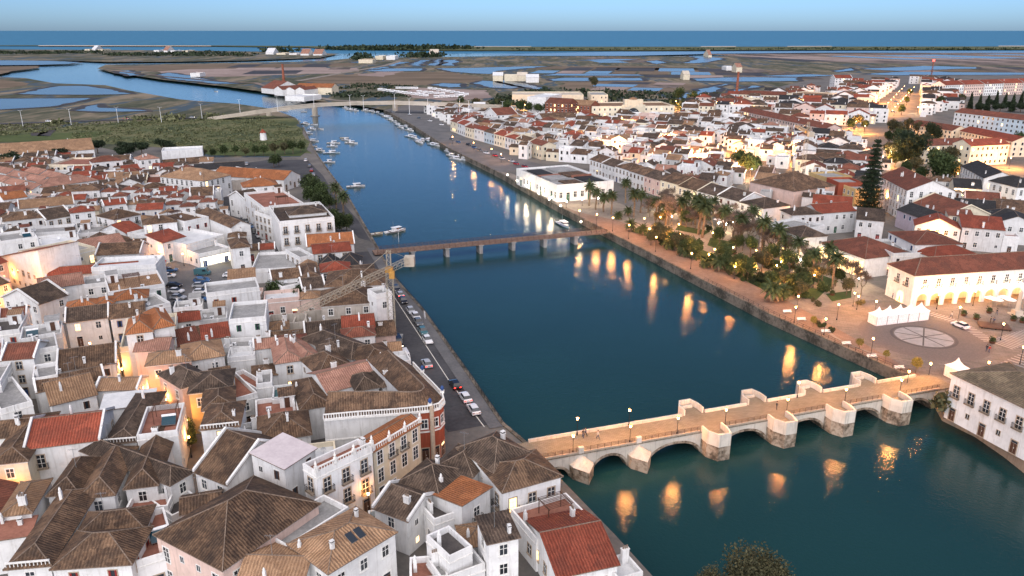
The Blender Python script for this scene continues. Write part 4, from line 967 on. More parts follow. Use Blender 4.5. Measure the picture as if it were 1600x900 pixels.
# -- right bank, by the river
H(1488, 583, 1640, 655, 588, 9.2, 'hip', 'mossy', tan_=.34, bal=1, fr='stone_trim', storeys=2, lit=.05, name='palace', cat='palace', label='pale riverside palace with mottled mossy roof and iron balconies right of the old bridge')
H(807, 263, 871, 289, 0, 7.6, 'flat', 'concrete', c=(884, 256), clutter=0, chim=0, lit=.0, storeys=1, win=0, name='market_hall', cat='market hall', label='floodlit white market hall with patchwork flat roof beside the river')
H(1282, 379, 1352, 404, 370, 6.2, 'hip', 'redbrown', tan_=.4, win=0, name='pavilion', cat='pavilion', label='glazed pavilion with yellow lit windows and plain dark brown hipped roof by the park')
H(1222, 358, 1252, 371, 0, 8.4, 'hip', 'dark', c=(1248, 350), fr='stone_trim', lit=.25, storeys=2, name='villa', cat='villa', label='white corner villa with stone coloured trim and dark hipped roof facing the park')
H(1280, 333, 1337, 329, 317, 8, 'gx', 'redroof', 'white'); H(1238, 336, 1284, 334, 323, 8, 'hip', 'dark'); H(1190, 350, 1238, 362, 0, 8, 'flat', 'concrete', c=(1232, 338))
H(1389, 362, 1430, 382, 0, 9.4, 'hip', 'redbrown', c=(1425, 346), tan_=.3, label='white block with square reddish brown roof behind the arcaded hall'); H(1350, 374, 1396, 396, 0, 7.4, 'flat', 'concrete', c=(1382, 358)); H(1460, 403, 1527, 397, 383, 7.2, 'hip', 'redroof')
H(1483, 336, 1521, 338, 327, 9.4, 'sb', 'redbrown', 'cream', label='plain cream house with sloping dark red roof above the lane'); H(1428, 316, 1482, 336, 311, 8.4, 'gx', 'redbrown', 'cream'); H(1402, 327, 1446, 343, 324, 6.6, 'gx', 'charcoal', 'lilac', label='lilac house with black roof and white trimmed windows')
H(1374, 274, 1418, 297, 0, 12.4, 'gx', 'redbrown', c=(1430, 270), storeys=4, bal=1, name='apartment_block', cat='apartments', label='four-storey white apartment block with dark red roof and many chimneys near the big conifer', chim=4)
H(1264, 269, 1292, 277, 0, 8.4, 'flat', 'concrete', 'ochre', c=(1276, 260), storeys=2, clutter=0); H(1292, 277, 1311, 285, 0, 8.6, 'flat', 'concrete', 'red', c=(1306, 268), win=0, clutter=0, chim=0, label='blank dark red walled block in the middle of the sandy coloured building'); H(1311, 286, 1337, 295, 0, 7.6, 'flat', 'concrete', 'ochre', c=(1336, 270), clutter=0, lit=.3)
H(1172, 284, 1241, 299, 0, 7.4, 'hip', 'brown', 'pink', c=(1195, 268), win=0, chim=0, name='hall', cat='hall', label='pale hall with wide plain brown roof beyond the tree filled square')
H(1155, 172, 1222, 187, 0, 9.4, 'gx', 'redbrown', 'pink', dep=12, par=False, lit=.15, chim=3, name='terrace_row', cat='terraced row', label='left half of the long peach lit terrace row beside the slender crane'); H(1223, 187.3, 1290, 201, 0, 9.4, 'gx', 'redbrown', 'pink', dep=12, par=False, lit=.15, chim=3, name='terrace_row', cat='terraced row', label='right half of the long peach lit terrace row, ending in a blank white gable')
for (a, b, c_, d_, cc, hh, rc, wc, lb) in ((1492, 175, 1612, 189, (1515, 162), 13, 'redbrown', 'blue', 'long pale blue apartment block with rows of balconies at the right edge'), (1422, 194, 1488, 204, (1440, 186), 8.5, 'redbrown', 'cream', 'low cream apartment row with red roof left of the pale blue block'),
        (1500, 204, 1582, 221, (1520, 195), 9, 'redroof', 'cream', 'cream apartment row with bright red roof below the pale blue block'), (1440, 228, 1516, 225, (1456, 214), 10, 'redbrown', 'cream', 'cream gabled block with red roof left of the round dark tree'),
        (1518, 228, 1578, 225, (1525, 215), 11, 'redroof', 'cream', 'cream block with red roof and dark gable right of the round dark tree'), (1502, 259, 1538, 278, (1530, 246), 12, 'charcoal', 'white', 'white balconied flats with black gabled roof at the right edge'), (1541, 281, 1590, 293, (1566, 266), 11, 'charcoal', 'white', 'white flats with a wide black hipped roof near the right edge')):
    H(a, b, c_, d_, 0, hh, 'hip' if 'hipped' in lb else 'gx', rc, wc, dep=12.5, par=False, storeys=3 if hh < 12 else 4, bal=1, name='apartment_block', cat='apartments', label=lb)
for k in range(5):
    x = 1478 + 31 * k; H(x, 133 - k, x + 29, 132 - k, 126 - k, 13, 'gx', 'redroof', 'pink' if k % 2 else 'white', storeys=4, name='apartment_block', cat='apartments', par=False, lit=.1)
H(852, 160, 888, 162, 153, 15, 'gx', 'redbrown', 'brick_brown', storeys=4, lit=.25, name='apartment_block', cat='apartments', par=False, label='dark red brick flats with white balconies left of the cream hotel'); H(890, 163, 922, 165, 156, 13, 'gx', 'tan', 'brick_brown', storeys=3, lit=.3, name='apartment_block', cat='apartments', par=False, label='lower dark red brick wing touching the cream hotel')
H(824, 151, 853, 152, 143, 14, 'flat', 'pale_sheet', win=0, clutter=0, name='factory', cat='factory', label='tall blank white hall left of the dark red brick flats'); H(800, 148, 912, 148, 141, 8, 'flat', 'sand', 'cream', win=0, clutter=0, chim=0, name='factory', cat='factory', label='very wide low hall with sandy flat roof beyond the dark red brick flats')
H(848, 185, 901, 183, 176, 8, 'gx', 'brown', par=False); H(776, 180, 809, 178, 168, 9, 'gx', 'redbrown', par=True, label='lone white gabled house with red brown roof below the road bridge ramp')
H(924, 148, 950, 148, 142, 9, 'flat', 'concrete', 'cream'); H(1155, 147, 1228, 149, 142, 11, 'gx', 'redbrown', 'cream', par=False); H(1228, 146, 1280, 149, 141, 10, 'flat', 'tan', 'cream'); H(1305, 122, 1332, 122, 117, 14, 'gx', 'redroof', storeys=5)
# the cream hotel with its great arch: a long block, a taller middle bay
hotel = H(925, 166, 1054, 165, 159, 12.5, 'flat', 'tan', 'cream', storeys=3, clutter=0, chim=0, lit=.1, name='hotel', cat='hotel', label='long cream hotel with three rows of windows and a big central arch')
def hotel_arch(r):
    mb = MB(); y = -r['d'] / 2 - .6; w2 = 9.5; n = 14; ra = 5.0
    mb.box(-w2 + 2, w2 - 2, -r['d'] / 2 - .9, -r['d'] / 2 + 5, 11.6, 17.5, 0)
    mb.box(-w2, -ra, y, -r['d'] / 2, 0, 13.5, 0); mb.box(ra, w2, y, -r['d'] / 2, 0, 13.5, 0)
    for k in range(n):
        a, b = pi * k / n, pi * (k + 1) / n
        q = [(-ra * cos(a), y, 6 + ra * sin(a)), (-ra * cos(b), y, 6 + ra * sin(b)), (-ra * cos(b), y, 13.5), (-ra * cos(a), y, 13.5)]; mb.face(q)
        mb.face([(q[0][0], y, q[0][2]), (q[0][0], y + .6, q[0][2]), (q[1][0], y + .6, q[1][2]), (q[1][0], y, q[1][2])])
    mb.build('arched_bay', ['cream'], r['o'])
    g = MB(); g.poly([(-ra, 0, 0), (ra, 0, 0)] + [(ra * cos(pi * k / n), 6 + ra * sin(pi * k / n), 0) for k in range(n + 1)])
    g.v = [(x, -r['d'] / 2 - .05, yy) for x, yy, _ in g.v]; g.build('arch_glazing', ['glass'], r['o'])
    c = MB(); c.tube([(0, 2 - r['d'] / 2, 17.5), (0, 2 - r['d'] / 2, 18.6), (0, 2 - r['d'] / 2, 19.4)], [3.6, 2.8, .2], 0, 14); c.build('dome', ['tan'], r['o'])
hotel_arch(hotel)
# rows of houses fronting the right quay and the park
def front_row(line, n, dp, h, cols, roofs, jit=.6, **kw):
    for k in range(n):
        a = line[0] + (line[1] - line[0]) * (k / n); b = line[0] + (line[1] - line[0]) * ((k + 1) / n)
        u = (b - a); w = u.length; u.normalize(); nn = Vector((-u.y, u.x, 0)); nn = nn if nn.y > 0 else -nn
        if Vector((-u.y, u.x, 0)).dot(nn) < 0: u = -u
        d = dp + RN.uniform(-1.5, 1.5); c = (a + b) / 2 + nn * d / 2
        H(0, 0, 0, 0, 0, h + RN.uniform(-jit, jit), 'gx' if RN.random() < .7 else 'hip', RN.choice(roofs), RN.choice(cols), world=(c, u, w - .05, d), tan_=.4, **kw)
qs = [(704, 205), (727, 214), (789, 232), (846, 250)]
for a, b, n in ((0, 1, 2), (1, 2, 4), (2, 3, 3)): front_row((P(*qs[a]), P(*qs[b])), n, 10, 7.6, ('white', 'white', 'white', 'cream', 'blue'), ('redroof', 'redbrown', 'brown', 'redroof'))
front_row((P(921, 270), P(1030, 308)), 5, 12, 7.4, ('white', 'white', 'pink'), ('dark', 'brown', 'redbrown'), .3)
front_row((P(1030, 308), P(1190, 357)), 5, 13, 7.6, ('white', 'pink', 'white', 'cream'), ('dark', 'brown', 'redbrown'), .3)


# ---------------------------------------------------------------- bridges, landmark buildings, cranes
def arch_wall(mb, x0, x1, y0, y1, zb, zt, arches, m=0, n=14, ms=None):
    """a wall along x from y0 (front) to y1 with arched openings (xc, half width, springing, rise)"""
    ms = m if ms is None else ms; x = x0
    def solid(a, b):
        mb.face([(a, y0, zb), (b, y0, zb), (b, y0, zt), (a, y0, zt)], m); mb.face([(b, y1, zb), (a, y1, zb), (a, y1, zt), (b, y1, zt)], m)
    for xc, hw, zs, rise in arches:
        solid(x, xc - hw)
        if zs > zb:
            mb.face([(xc - hw, y0, zb), (xc - hw, y1, zb), (xc - hw, y1, zs), (xc - hw, y0, zs)], ms); mb.face([(xc + hw, y1, zb), (xc + hw, y0, zb), (xc + hw, y0, zs), (xc + hw, y1, zs)], ms)
        for k in range(n):
            a, b = pi * k / n, pi * (k + 1) / n
            xa, za, xb, zb_ = xc - hw * cos(a), zs + rise * sin(a), xc - hw * cos(b), zs + rise * sin(b)
            mb.face([(xa, y0, za), (xb, y0, zb_), (xb, y0, zt), (xa, y0, zt)], m); mb.face([(xb, y1, zb_), (xa, y1, za), (xa, y1, zt), (xb, y1, zt)], m)
            mb.face([(xa, y0, za), (xa, y1, za), (xb, y1, zb_), (xb, y0, zb_)], ms)
        x = xc + hw
    solid(x, x1)
    mb.face([(x0, y0, zt), (x1, y0, zt), (x1, y1, zt), (x0, y1, zt)], m)
    mb.face([(x0, y1, zb), (x0, y0, zb), (x0, y0, zt), (x0, y1, zt)], m); mb.face([(x1, y0, zb), (x1, y1, zb), (x1, y1, zt), (x1, y0, zt)], m)

plaster('bridge_plaster', (0.66, 0.60, 0.52), 0.75)
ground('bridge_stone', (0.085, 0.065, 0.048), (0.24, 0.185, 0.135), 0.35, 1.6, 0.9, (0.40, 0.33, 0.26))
BZ, BW = 1.7, 6.3
b0, b1 = P(845, 719, BZ), P(1474, 607, BZ)
bu = (b1 - b0).normalized(); bn = Vector((-bu.y, bu.x, 0)); BL = (b1 - b0).length
def bs(px):                                                        # distance along the bridge of a picture column on its near edge
    k = (px - 845) / (1474 - 845); lo, hi = 0.0, BL
    for _ in range(40):
        m_ = (lo + hi) / 2
        if proj(b0 + bu * m_)[0] < px: lo = m_
        else: hi = m_
    return lo
br = thing('stone_bridge', 'old whitewashed stone arch bridge with pointed piers crossing the river in front', 'bridge', (b0.x, b0.y, 0), atan2(bu.y, bu.x))
def bp(s, t, z=BZ): return b0 + bu * s + bn * t + Vector((0, 0, z - BZ))
PIERS = [bs(x) for x in (908, 998, 1112, 1214, 1304, 1392)]
ends = [0.8] + PIERS + [BL - 2.5]
mb = MB(); ar = []
for k in range(7):
    a, b = ends[k] + (2.1 if k else 0), ends[k + 1] - (2.1 if k < 6 else 0)
    ar.append(((a + b) / 2, (b - a) / 2, RIVER_Z - .5, min(3.0, (b - a) / 2) + .1))
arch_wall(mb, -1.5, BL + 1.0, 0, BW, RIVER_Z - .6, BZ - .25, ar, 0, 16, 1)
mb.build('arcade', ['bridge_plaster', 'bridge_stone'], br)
for xc, hw, zs, rise in ar:                                        # a ring of cut stone round each arch
    mb = MB()
    for k in range(16):
        a, b = pi * k / 16, pi * (k + 1) / 16
        q = [(xc - hw * cos(t), -.07, zs + rise * sin(t)) for t in (a, b)] + [(xc - (hw + .45) * cos(t), -.07, zs + (rise + .45) * sin(t)) for t in (b, a)]
        mb.face(q); mb.face([q[3], q[2], (q[2][0], 0, q[2][2]), (q[3][0], 0, q[3][2])]); mb.face([q[1], q[0], (q[0][0], 0, q[0][2]), (q[1][0], 0, q[1][2])])
    mb.build('arch_ring', ['bridge_stone'], br)
mb = MB(); mb.box(-2.5, BL + 3.0, -.12, BW + .12, BZ - .24, BZ, 0, True); mb.build('roadway', ['bridge_cobble'], br)
mb = MB(); gaps = [s for s in PIERS[2:]]
def runs(hw):
    x = 0.0; out = []
    for s in gaps: out.append((x, s - hw)); x = s + hw
    out.append((x, BL - 1)); return out
for a, b in runs(2.4): mb = MB(); mb.box(a, b, BW - .28, BW + .1, BZ + .002, BZ + .55, 0); mb.build('parapet', ['bridge_plaster'], br)
for a, b in runs(2.4):
    mb = MB(); mb.box(a, b, -.1, .22, BZ + .002, BZ + .26, 1)
    for z in (.55, .8, 1.05): mb.bar((a, .05, BZ + z), (b, .05, BZ + z), .028, 0)
    for k in range(int((b - a) / 1.3) + 1): mb.bar((a + k * 1.3, .05, BZ + .26), (a + k * 1.3, .05, BZ + 1.1), .035, 0)
    mb.build('railing', ['dark_wood', 'stone_trim'], br)
for k, s in enumerate(PIERS):
    low = k < 2
    pen = [(s - 2.1, .1), (s - 2.1, -1.9), (s - .9, -3.9), (s + 1.5, -3.9), (s + 2.1, -1.9), (s + 2.1, .1)] if not low else [(s - 2.1, .1), (s - 1.9, -1.2), (s, -3.6), (s + 1.9, -1.2), (s + 2.1, .1)]
    top = -.15 if low else .35
    mb = MB(); mb.prism(pen, RIVER_Z - .6, top, 0)
    if low:                                                        # sloping cap rising to the bridge wall
        apex = (s, .1, BZ - .3)
        for i in range(len(pen) - 1): mb.face([(pen[i][0], pen[i][1], top + .01), (pen[i + 1][0], pen[i + 1][1], top + .01), apex], 1)
    c_ = mb.build('cutwater', ['bridge_stone', 'bridge_plaster'], br)
    if low:
        p_ = MB(); p_.box(s - .45, s + .45, -.2, .35, BZ + .004, BZ + 1.15, 0, True); p_.build('pier_post', ['bridge_plaster'], br)
    else:
        mb = MB(); mb.prism([(x, min(y, .0)) for x, y in pen], top - .01, BZ - .02, 0, 1); mb.build('bastion', ['bridge_plaster', 'bridge_cobble'], br)
        for side in (0, 1):
            w_ = MB(); o = pen if side == 0 else [(x, BW - y) for x, y in pen[::-1]]
            if side: w_.prism([(x, max(y, BW)) for x, y in o], RIVER_Z - .5, BZ - .02, 0, 1)
            for i in range(5):
                (xa, ya), (xb, yb) = o[i], o[i + 1]; d_ = Vector((xb - xa, yb - ya, 0)); ln = d_.length; d_.normalize(); n_ = Vector((-d_.y, d_.x, 0)) * .32 * (-1 if Vector((-d_.y, d_.x)).dot(Vector((s - xa, (0 if side == 0 else BW) - ya))) < 0 else 1)
                q = [(xa, ya), (xb, yb), (xb + n_.x, yb + n_.y), (xa + n_.x, ya + n_.y)]
                w_.prism(q, BZ - .03, BZ + 1.12 + .004 * i, 0)
            yb_ = -2.6 if side == 0 else BW + 2.6
            w_.box(s - 1.2, s + 1.2, yb_ - .25, yb_ + .25, BZ - .01, BZ + .45, 0)
            w_.build('refuge_wall', ['bridge_plaster', 'bridge_cobble'], br)
# -- footbridge
def footbridge():
    z = 1.2; a, b = P(590, 396, z), P(948, 363, z); u = (b - a).normalized(); Ln = (b - a).length
    r = thing('footbridge', 'long low brown footbridge with railings in the middle of the river', 'footbridge', (a.x, a.y, 0), atan2(u.y, u.x))
    mb = MB(); mb.box(-1, Ln + 1, 0, 4.6, z - .45, z, 0, True); mb.build('deck', ['brick_walk'], r)
    for y in (0.0, 4.6):
        m2 = MB()
        for zz in (.35, .7, 1.1): m2.bar((0, y, z + zz), (Ln, y, z + zz), .05)
        n = int(Ln / 2)
        for k in range(n + 1): m2.bar((Ln * k / n, y, z - .3), (Ln * k / n, y, z + 1.15), .07)
        for k in range(n): m2.bar((Ln * k / n, y, z), (Ln * (k + 1) / n, y, z + 1.1), .03)
        m2.build('railing', ['dark_wood'], r)
    for k in range(1, 7):
        m3 = MB(); x = Ln * k / 7; m3.box(x - .6, x + .6, .3, 4.3, RIVER_Z - .5, z - .75, 0); m3.box(x - .9, x + .9, -.1, 4.7, z - .75, z - .46, 0, True); m3.build('pier', ['concrete'], r)
    g = MB(); [g.box(0, Ln, y - .15, y + .15, z - .74, z - .452, 0, True) for y in (.9, 3.7)]; g.build('girder', ['brick_brown'], r)
footbridge()
# -- road bridge far behind
def road_bridge():
    zs = [(330, 184, .6), (360, 180.5, 3), (400, 174.5, 6), (450, 168, 8.2), (500, 163, 9), (560, 160.5, 9), (620, 160, 9), (700, 162.5, 8.6), (760, 165, 7), (820, 167.5, 4), (880, 170, .8)]
    pts = [P(x, y, z) for x, y, z in zs]
    r = thing('road_bridge', 'long pale concrete road bridge spanning the river far behind the boats', 'road bridge', (0, 0, 0))
    L_, R_ = ribbon_pts(pts, 10.5); mb = MB(); mp = MB()
    for i in range(len(pts) - 1):
        za, zb = pts[i].z, pts[i + 1].z
        l0, l1, r0, r1 = L_[i], L_[i + 1], R_[i], R_[i + 1]
        mb.face([(r0.x, r0.y, za), (r1.x, r1.y, zb), (l1.x, l1.y, zb), (l0.x, l0.y, za)], 1)
        mb.face([(l0.x, l0.y, za - 1.5), (l1.x, l1.y, zb - 1.5), (r1.x, r1.y, zb - 1.5), (r0.x, r0.y, za - 1.5)], 0)
        for p, q, s in ((l0, l1, 1), (r0, r1, -1)):
            f = [(p.x, p.y, za - 1.5), (p.x, p.y, za), (q.x, q.y, zb), (q.x, q.y, zb - 1.5)]; mb.face(f if s < 0 else f[::-1], 0)
            o = (q - p).normalized(); nn = Vector((-o.y, o.x, 0)) * .15
            for f in ([(p.x - nn.x, p.y - nn.y, za), (q.x - nn.x, q.y - nn.y, zb), (q.x - nn.x, q.y - nn.y, zb + .9), (p.x - nn.x, p.y - nn.y, za + .9)], [(p.x + nn.x, p.y + nn.y, za), (p.x + nn.x, p.y + nn.y, za + .9), (q.x + nn.x, q.y + nn.y, zb + .9), (q.x + nn.x, q.y + nn.y, zb)], [(p.x - nn.x, p.y - nn.y, za + .9), (q.x - nn.x, q.y - nn.y, zb + .9), (q.x + nn.x, q.y + nn.y, zb + .9), (p.x + nn.x, p.y + nn.y, za + .9)]): mp.face(f)
    mb.build('deck', ['sand', 'asphalt'], r); mp.build('parapet', ['sand'], r)
    for x, y, z in ((491, 163.6, 7.5), (617, 160, 7.5), (420, 171.5, 5.2), (690, 162.2, 7.2), (755, 164.8, 5.4)):
        c = P(x, y, z); m2 = MB(); m2.tube([(c.x, c.y, RIVER_Z - 1), (c.x, c.y, z - .05)], [2.6, 2.4], 0, 14); m2.bar((c.x, c.y, RIVER_Z - .4), (c.x, c.y, RIVER_Z + .5), 4.0, 1, 12); m2.build('pier', ['sand', 'concrete'], r)
road_bridge()
# -- arcaded hall on the square
def arcaded_hall():
    h = 9.0; A, B, C = P(1430, 430, h), P(1700, 413, h), P(1383, 413, h)
    u = B - A; u.z = 0; Ln = u.length; u.normalize(); n = Vector((-u.y, u.x, 0)); D = (C - A).dot(n)
    r = thing('arcaded_hall', 'long white arcaded hall with amber lit arches and lamps under each upper window', 'hall', (A.x, A.y, 0), atan2(u.y, u.x))
    na = int((Ln - 2) / 4.15); xs = [3.3 + 4.15 * k for k in range(na)]
    mb = MB(); arch_wall(mb, 0, Ln, 0, .6, 0, h, [(x, 1.5, 2.1, 1.5) for x in xs], 0, 12)
    mb.face([(0, D, 0), (0, .6, 0), (0, .6, h), (0, D, h)]); mb.face([(Ln, .6, 0), (Ln, D, 0), (Ln, D, h), (Ln, .6, h)]); mb.face([(Ln, D, 0), (0, D, 0), (0, D, h), (Ln, D, h)])
    mb.face([(.1, 4.2, 0), (Ln, 4.2, 0), (Ln, 4.2, 4.3), (.1, 4.2, 4.3)], 1); mb.face([(.1, .6, 4.3), (.1, 4.2, 4.3), (Ln, 4.2, 4.3), (Ln, .6, 4.3)], 1)
    mb.build('wall', ['white', 'cream'], r)
    mb = MB(); mb.box(-.12, Ln, -.14, 0, 4.55, 4.8, 0, True); mb.box(-.14, 0, 0, D, 4.55, 4.8, 0, True); mb.build('string_course', ['trim'], r); mb = MB(); mb.box(-.3, Ln, -.3, 0, h - .55, h - .15, 0, True); mb.box(-.3, 0, 0, D, h - .55, h - .15, 0, True)
    mb.build('cornice', ['trim'], r)
    fs, ln = roof_faces('hip', Ln, D, h, 3.1, .5); m2 = MB(); m2.shell([[(x + Ln / 2, y + D / 2, z) for x, y, z in f] for f in fs], .15, 0, 1)
    for a, b in ln: m2.bar((a[0] + Ln / 2, a[1] + D / 2, a[2] + .03), (b[0] + Ln / 2, b[1] + D / 2, b[2] + .03), .13, 1)
    m2.build('roof', ['redbrown', 'mortar'], r)
    for k, x in enumerate(xs):
        o = link('window', WM[('french', 'trim', 'lit_white' if 0 else 'glass', 'dark_wood')], r, (x, 0, 6.5)); link('railing', RAIL, o)
    for y in (D * .25, D * .6): o = link('window', WM[('french', 'trim', 'glass', 'dark_wood')], r, (0, y, 6.5), -pi / 2); link('railing', RAIL, o)
    a2 = MB(); 
    for k in range(12):
        t0, t1 = pi * k / 12, pi * (k + 1) / 12; yc = D * .42
        a2.face([(-.02, yc + 1.3 * cos(t0), 2.0 + 1.3 * sin(t0)), (-.02, yc + 1.3 * cos(t1), 2.0 + 1.3 * sin(t1)), (-.02, yc, 2.0)])
    a2.face([(-.02, D * .42 + 1.3, 0), (-.02, D * .42 - 1.3, 0), (-.02, D * .42 - 1.3, 2.0), (-.02, D * .42 + 1.3, 2.0)]); a2.build('side_arch', ['lit_glass'], r)
    return r, xs, A, u, n, D
HALL = arcaded_hall()
HOUSES.append(dict(x=(HALL[2] + HALL[3] * 30 + HALL[4] * HALL[5] / 2).x, y=(HALL[2] + HALL[3] * 30 + HALL[4] * HALL[5] / 2).y, u=(HALL[3].x, HALL[3].y), w=60, d=HALL[5], h=9, t='hip', rise=3, win=0, o=HALL[0], cat='hall', label='x', dist=240, near=True))
# -- red corner building: rounded front, balustrade, brown roofs behind
def corner_building():
    h = 10.5
    face = [(505, 648), (560, 643), (620, 639), (652, 636), (672, 634), (686, 630), (693, 622), (691, 614), (676, 598), (660, 582), (645, 566)]
    pts = [P(x, y, h) for x, y in face]
    inner_a = pts[0] + Vector((-0.5, 9.5, 0)); inner_b = pts[-1] + Vector((-9.5, 3.5, 0)); cc = P(636, 618, h)
    base = pts[3]
    r = thing('corner_building', 'brick red corner building with rounded end and white balustrade beside the quay road', 'building', (base.x, base.y, 0))
    loc = [p - base for p in pts]; ia, ib, ic = inner_a - base, inner_b - base, cc - base
    mb = MB()
    for i in range(len(loc) - 1):
        a, b = loc[i], loc[i + 1]; m_ = 1 if i < 3 else 0
        mb.face([(a.x, a.y, 0), (b.x, b.y, 0), (b.x, b.y, h - .9), (a.x, a.y, h - .9)], m_)
    for a, b in ((loc[-1], ib), (ib, ic), (ic, ia), (ia, loc[0])): mb.face([(a.x, a.y, 0), (b.x, b.y, 0), (b.x, b.y, h - .9), (a.x, a.y, h - .9)], 1)
    mb.build('wall', ['red', 'white'], r)
    m2 = MB(); m3 = MB(); m2b = MB()
    for i in range(len(loc) - 1):
        a, b = Vector((loc[i].x, loc[i].y, 0)), Vector((loc[i + 1].x, loc[i + 1].y, 0)); d = (b - a); ln = d.length; d.normalize(); o = Vector((d.y, -d.x, 0))
        for z0, z1, w0, w1 in ((h - 1.1, h - .75, -.25, .3), (h - 4.9, h - 4.65, -.1, .14), (h - .05, h + .1, -.12, .12)):
            q = [a + o * w1, b + o * w1, b + o * w0, a + o * w0]
            (m3 if z1 > h else m2b if z1 < h - 3 else m2).prism([(p.x, p.y) for p in q], z0, z1 + .003 * i)
        for k in range(int(ln / .42) + 1): p = a + d * (.42 * k); m3.bar((p.x, p.y, h - .75), (p.x, p.y, h - .05), .09, 0, 5)
    m2.build('cornice', ['trim'], r); m2b.build('string_course', ['trim'], r); m3.build('balustrade', ['trim'], r)
    # roof: one long slope ring rising from behind the balustrade to an inner ridge
    m4 = MB(); n = len(loc); cen = []
    for i, p in enumerate(loc):
        t = i / (n - 1); q = p.lerp(ia if i < 6 else ib, .0)
    L1 = [loc[0], loc[1], loc[2], loc[3], loc[4], loc[5]]; rid = []
    back = [ia, ia.lerp(ic, .33), ia.lerp(ic, .66), ic, ic, ic, ic, ic, ic.lerp(ib, .33), ic.lerp(ib, .66), ib]
    for i in range(n): rid.append(loc[i].lerp(back[i], .52))
    R_ = 2.5; z0 = h - .8
    for i in range(n - 1):
        a, b, c, d = loc[i], loc[i + 1], rid[i + 1], rid[i]
        m4.slope([(a.x, a.y, z0), (b.x, b.y, z0), (c.x, c.y, z0 + R_), (d.x, d.y, z0 + R_)], 0)
        e, f = back[i], back[i + 1]
        if (e - f).length > .01: m4.slope([(f.x, f.y, z0), (e.x, e.y, z0), (d.x, d.y, z0 + R_), (c.x, c.y, z0 + R_)], 0)
        else: m4.slope([(c.x, c.y, z0 + R_), (d.x, d.y, z0 + R_), (e.x, e.y, z0)], 0)
        m4.bar((d.x, d.y, z0 + R_), (c.x, c.y, z0 + R_), .13, 1)
    for p, q, e in ((loc[0], rid[0], back[0]), (loc[-1], rid[-1], back[-1])): m4.face([(p.x, p.y, z0), (q.x, q.y, z0 + R_), (e.x, e.y, z0)], 0)
    m4.build('roof', ['brown', 'mortar'], r)
    for i in range(2, n - 1):
        a, b = loc[i], loc[i + 1]; m_ = (a + b) / 2; d = (b - a).normalized(); ang = atan2(d.y, d.x)
        if i > 2 and (b - a).length > 1.6:
            link('window', WM[('win', 'trim', 'glass', 'dark_wood')], r, (m_.x + d.y * .02, m_.y - d.x * .02, 7.2), ang); link('door', WM[('door', 'stone_trim', 'lit_glass' if i in (5, 6) else 'glass', 'dark_wood')], r, (m_.x + d.y * .02, m_.y - d.x * .02, 1.35), ang)
    m5 = MB()                                                       # column and small blue caps at the corners
    c = loc[4]; m5.tube([(c.x + .3, c.y - .5, 0), (c.x + .3, c.y - .5, h + .2)], [.42, .36], 0, 10); m5.build('pilaster', ['stone_trim'], r)
    for i in (4, 7, 9):
        m6 = MB(); c = loc[i]; m6.box(c.x - .35, c.x + .35, c.y - .35, c.y + .35, h + .11, h + .5, 0); m6.tube([(c.x, c.y, h + .5), (c.x, c.y, h + .8), (c.x, c.y, h + 1.15), (c.x, c.y, h + 1.5)], [.12, .34, .3, .02], 1, 8); m6.build('urn', ['trim', 'blue_door'], r)
    for (p, q) in (((loc[0] + ia) / 2, 0),): pass
    for i in range(3):
        mid = (loc[i] + back[i]) / 2; HOUSES.append(dict(x=(base + mid).x + 3, y=(base + mid).y, u=(1, 0), w=8.5, d=9.5, h=h, t='flat', rise=0, win=0, o=r, cat='building', label='x', dist=145, near=True))
    for i in range(6, 11):
        mid = (loc[i] + back[i]) / 2; HOUSES.append(dict(x=(base + mid).x, y=(base + mid).y, u=(1, 0), w=7, d=6, h=h, t='flat', rise=0, win=0, o=r, cat='building', label='x', dist=145, near=True))
corner_building()
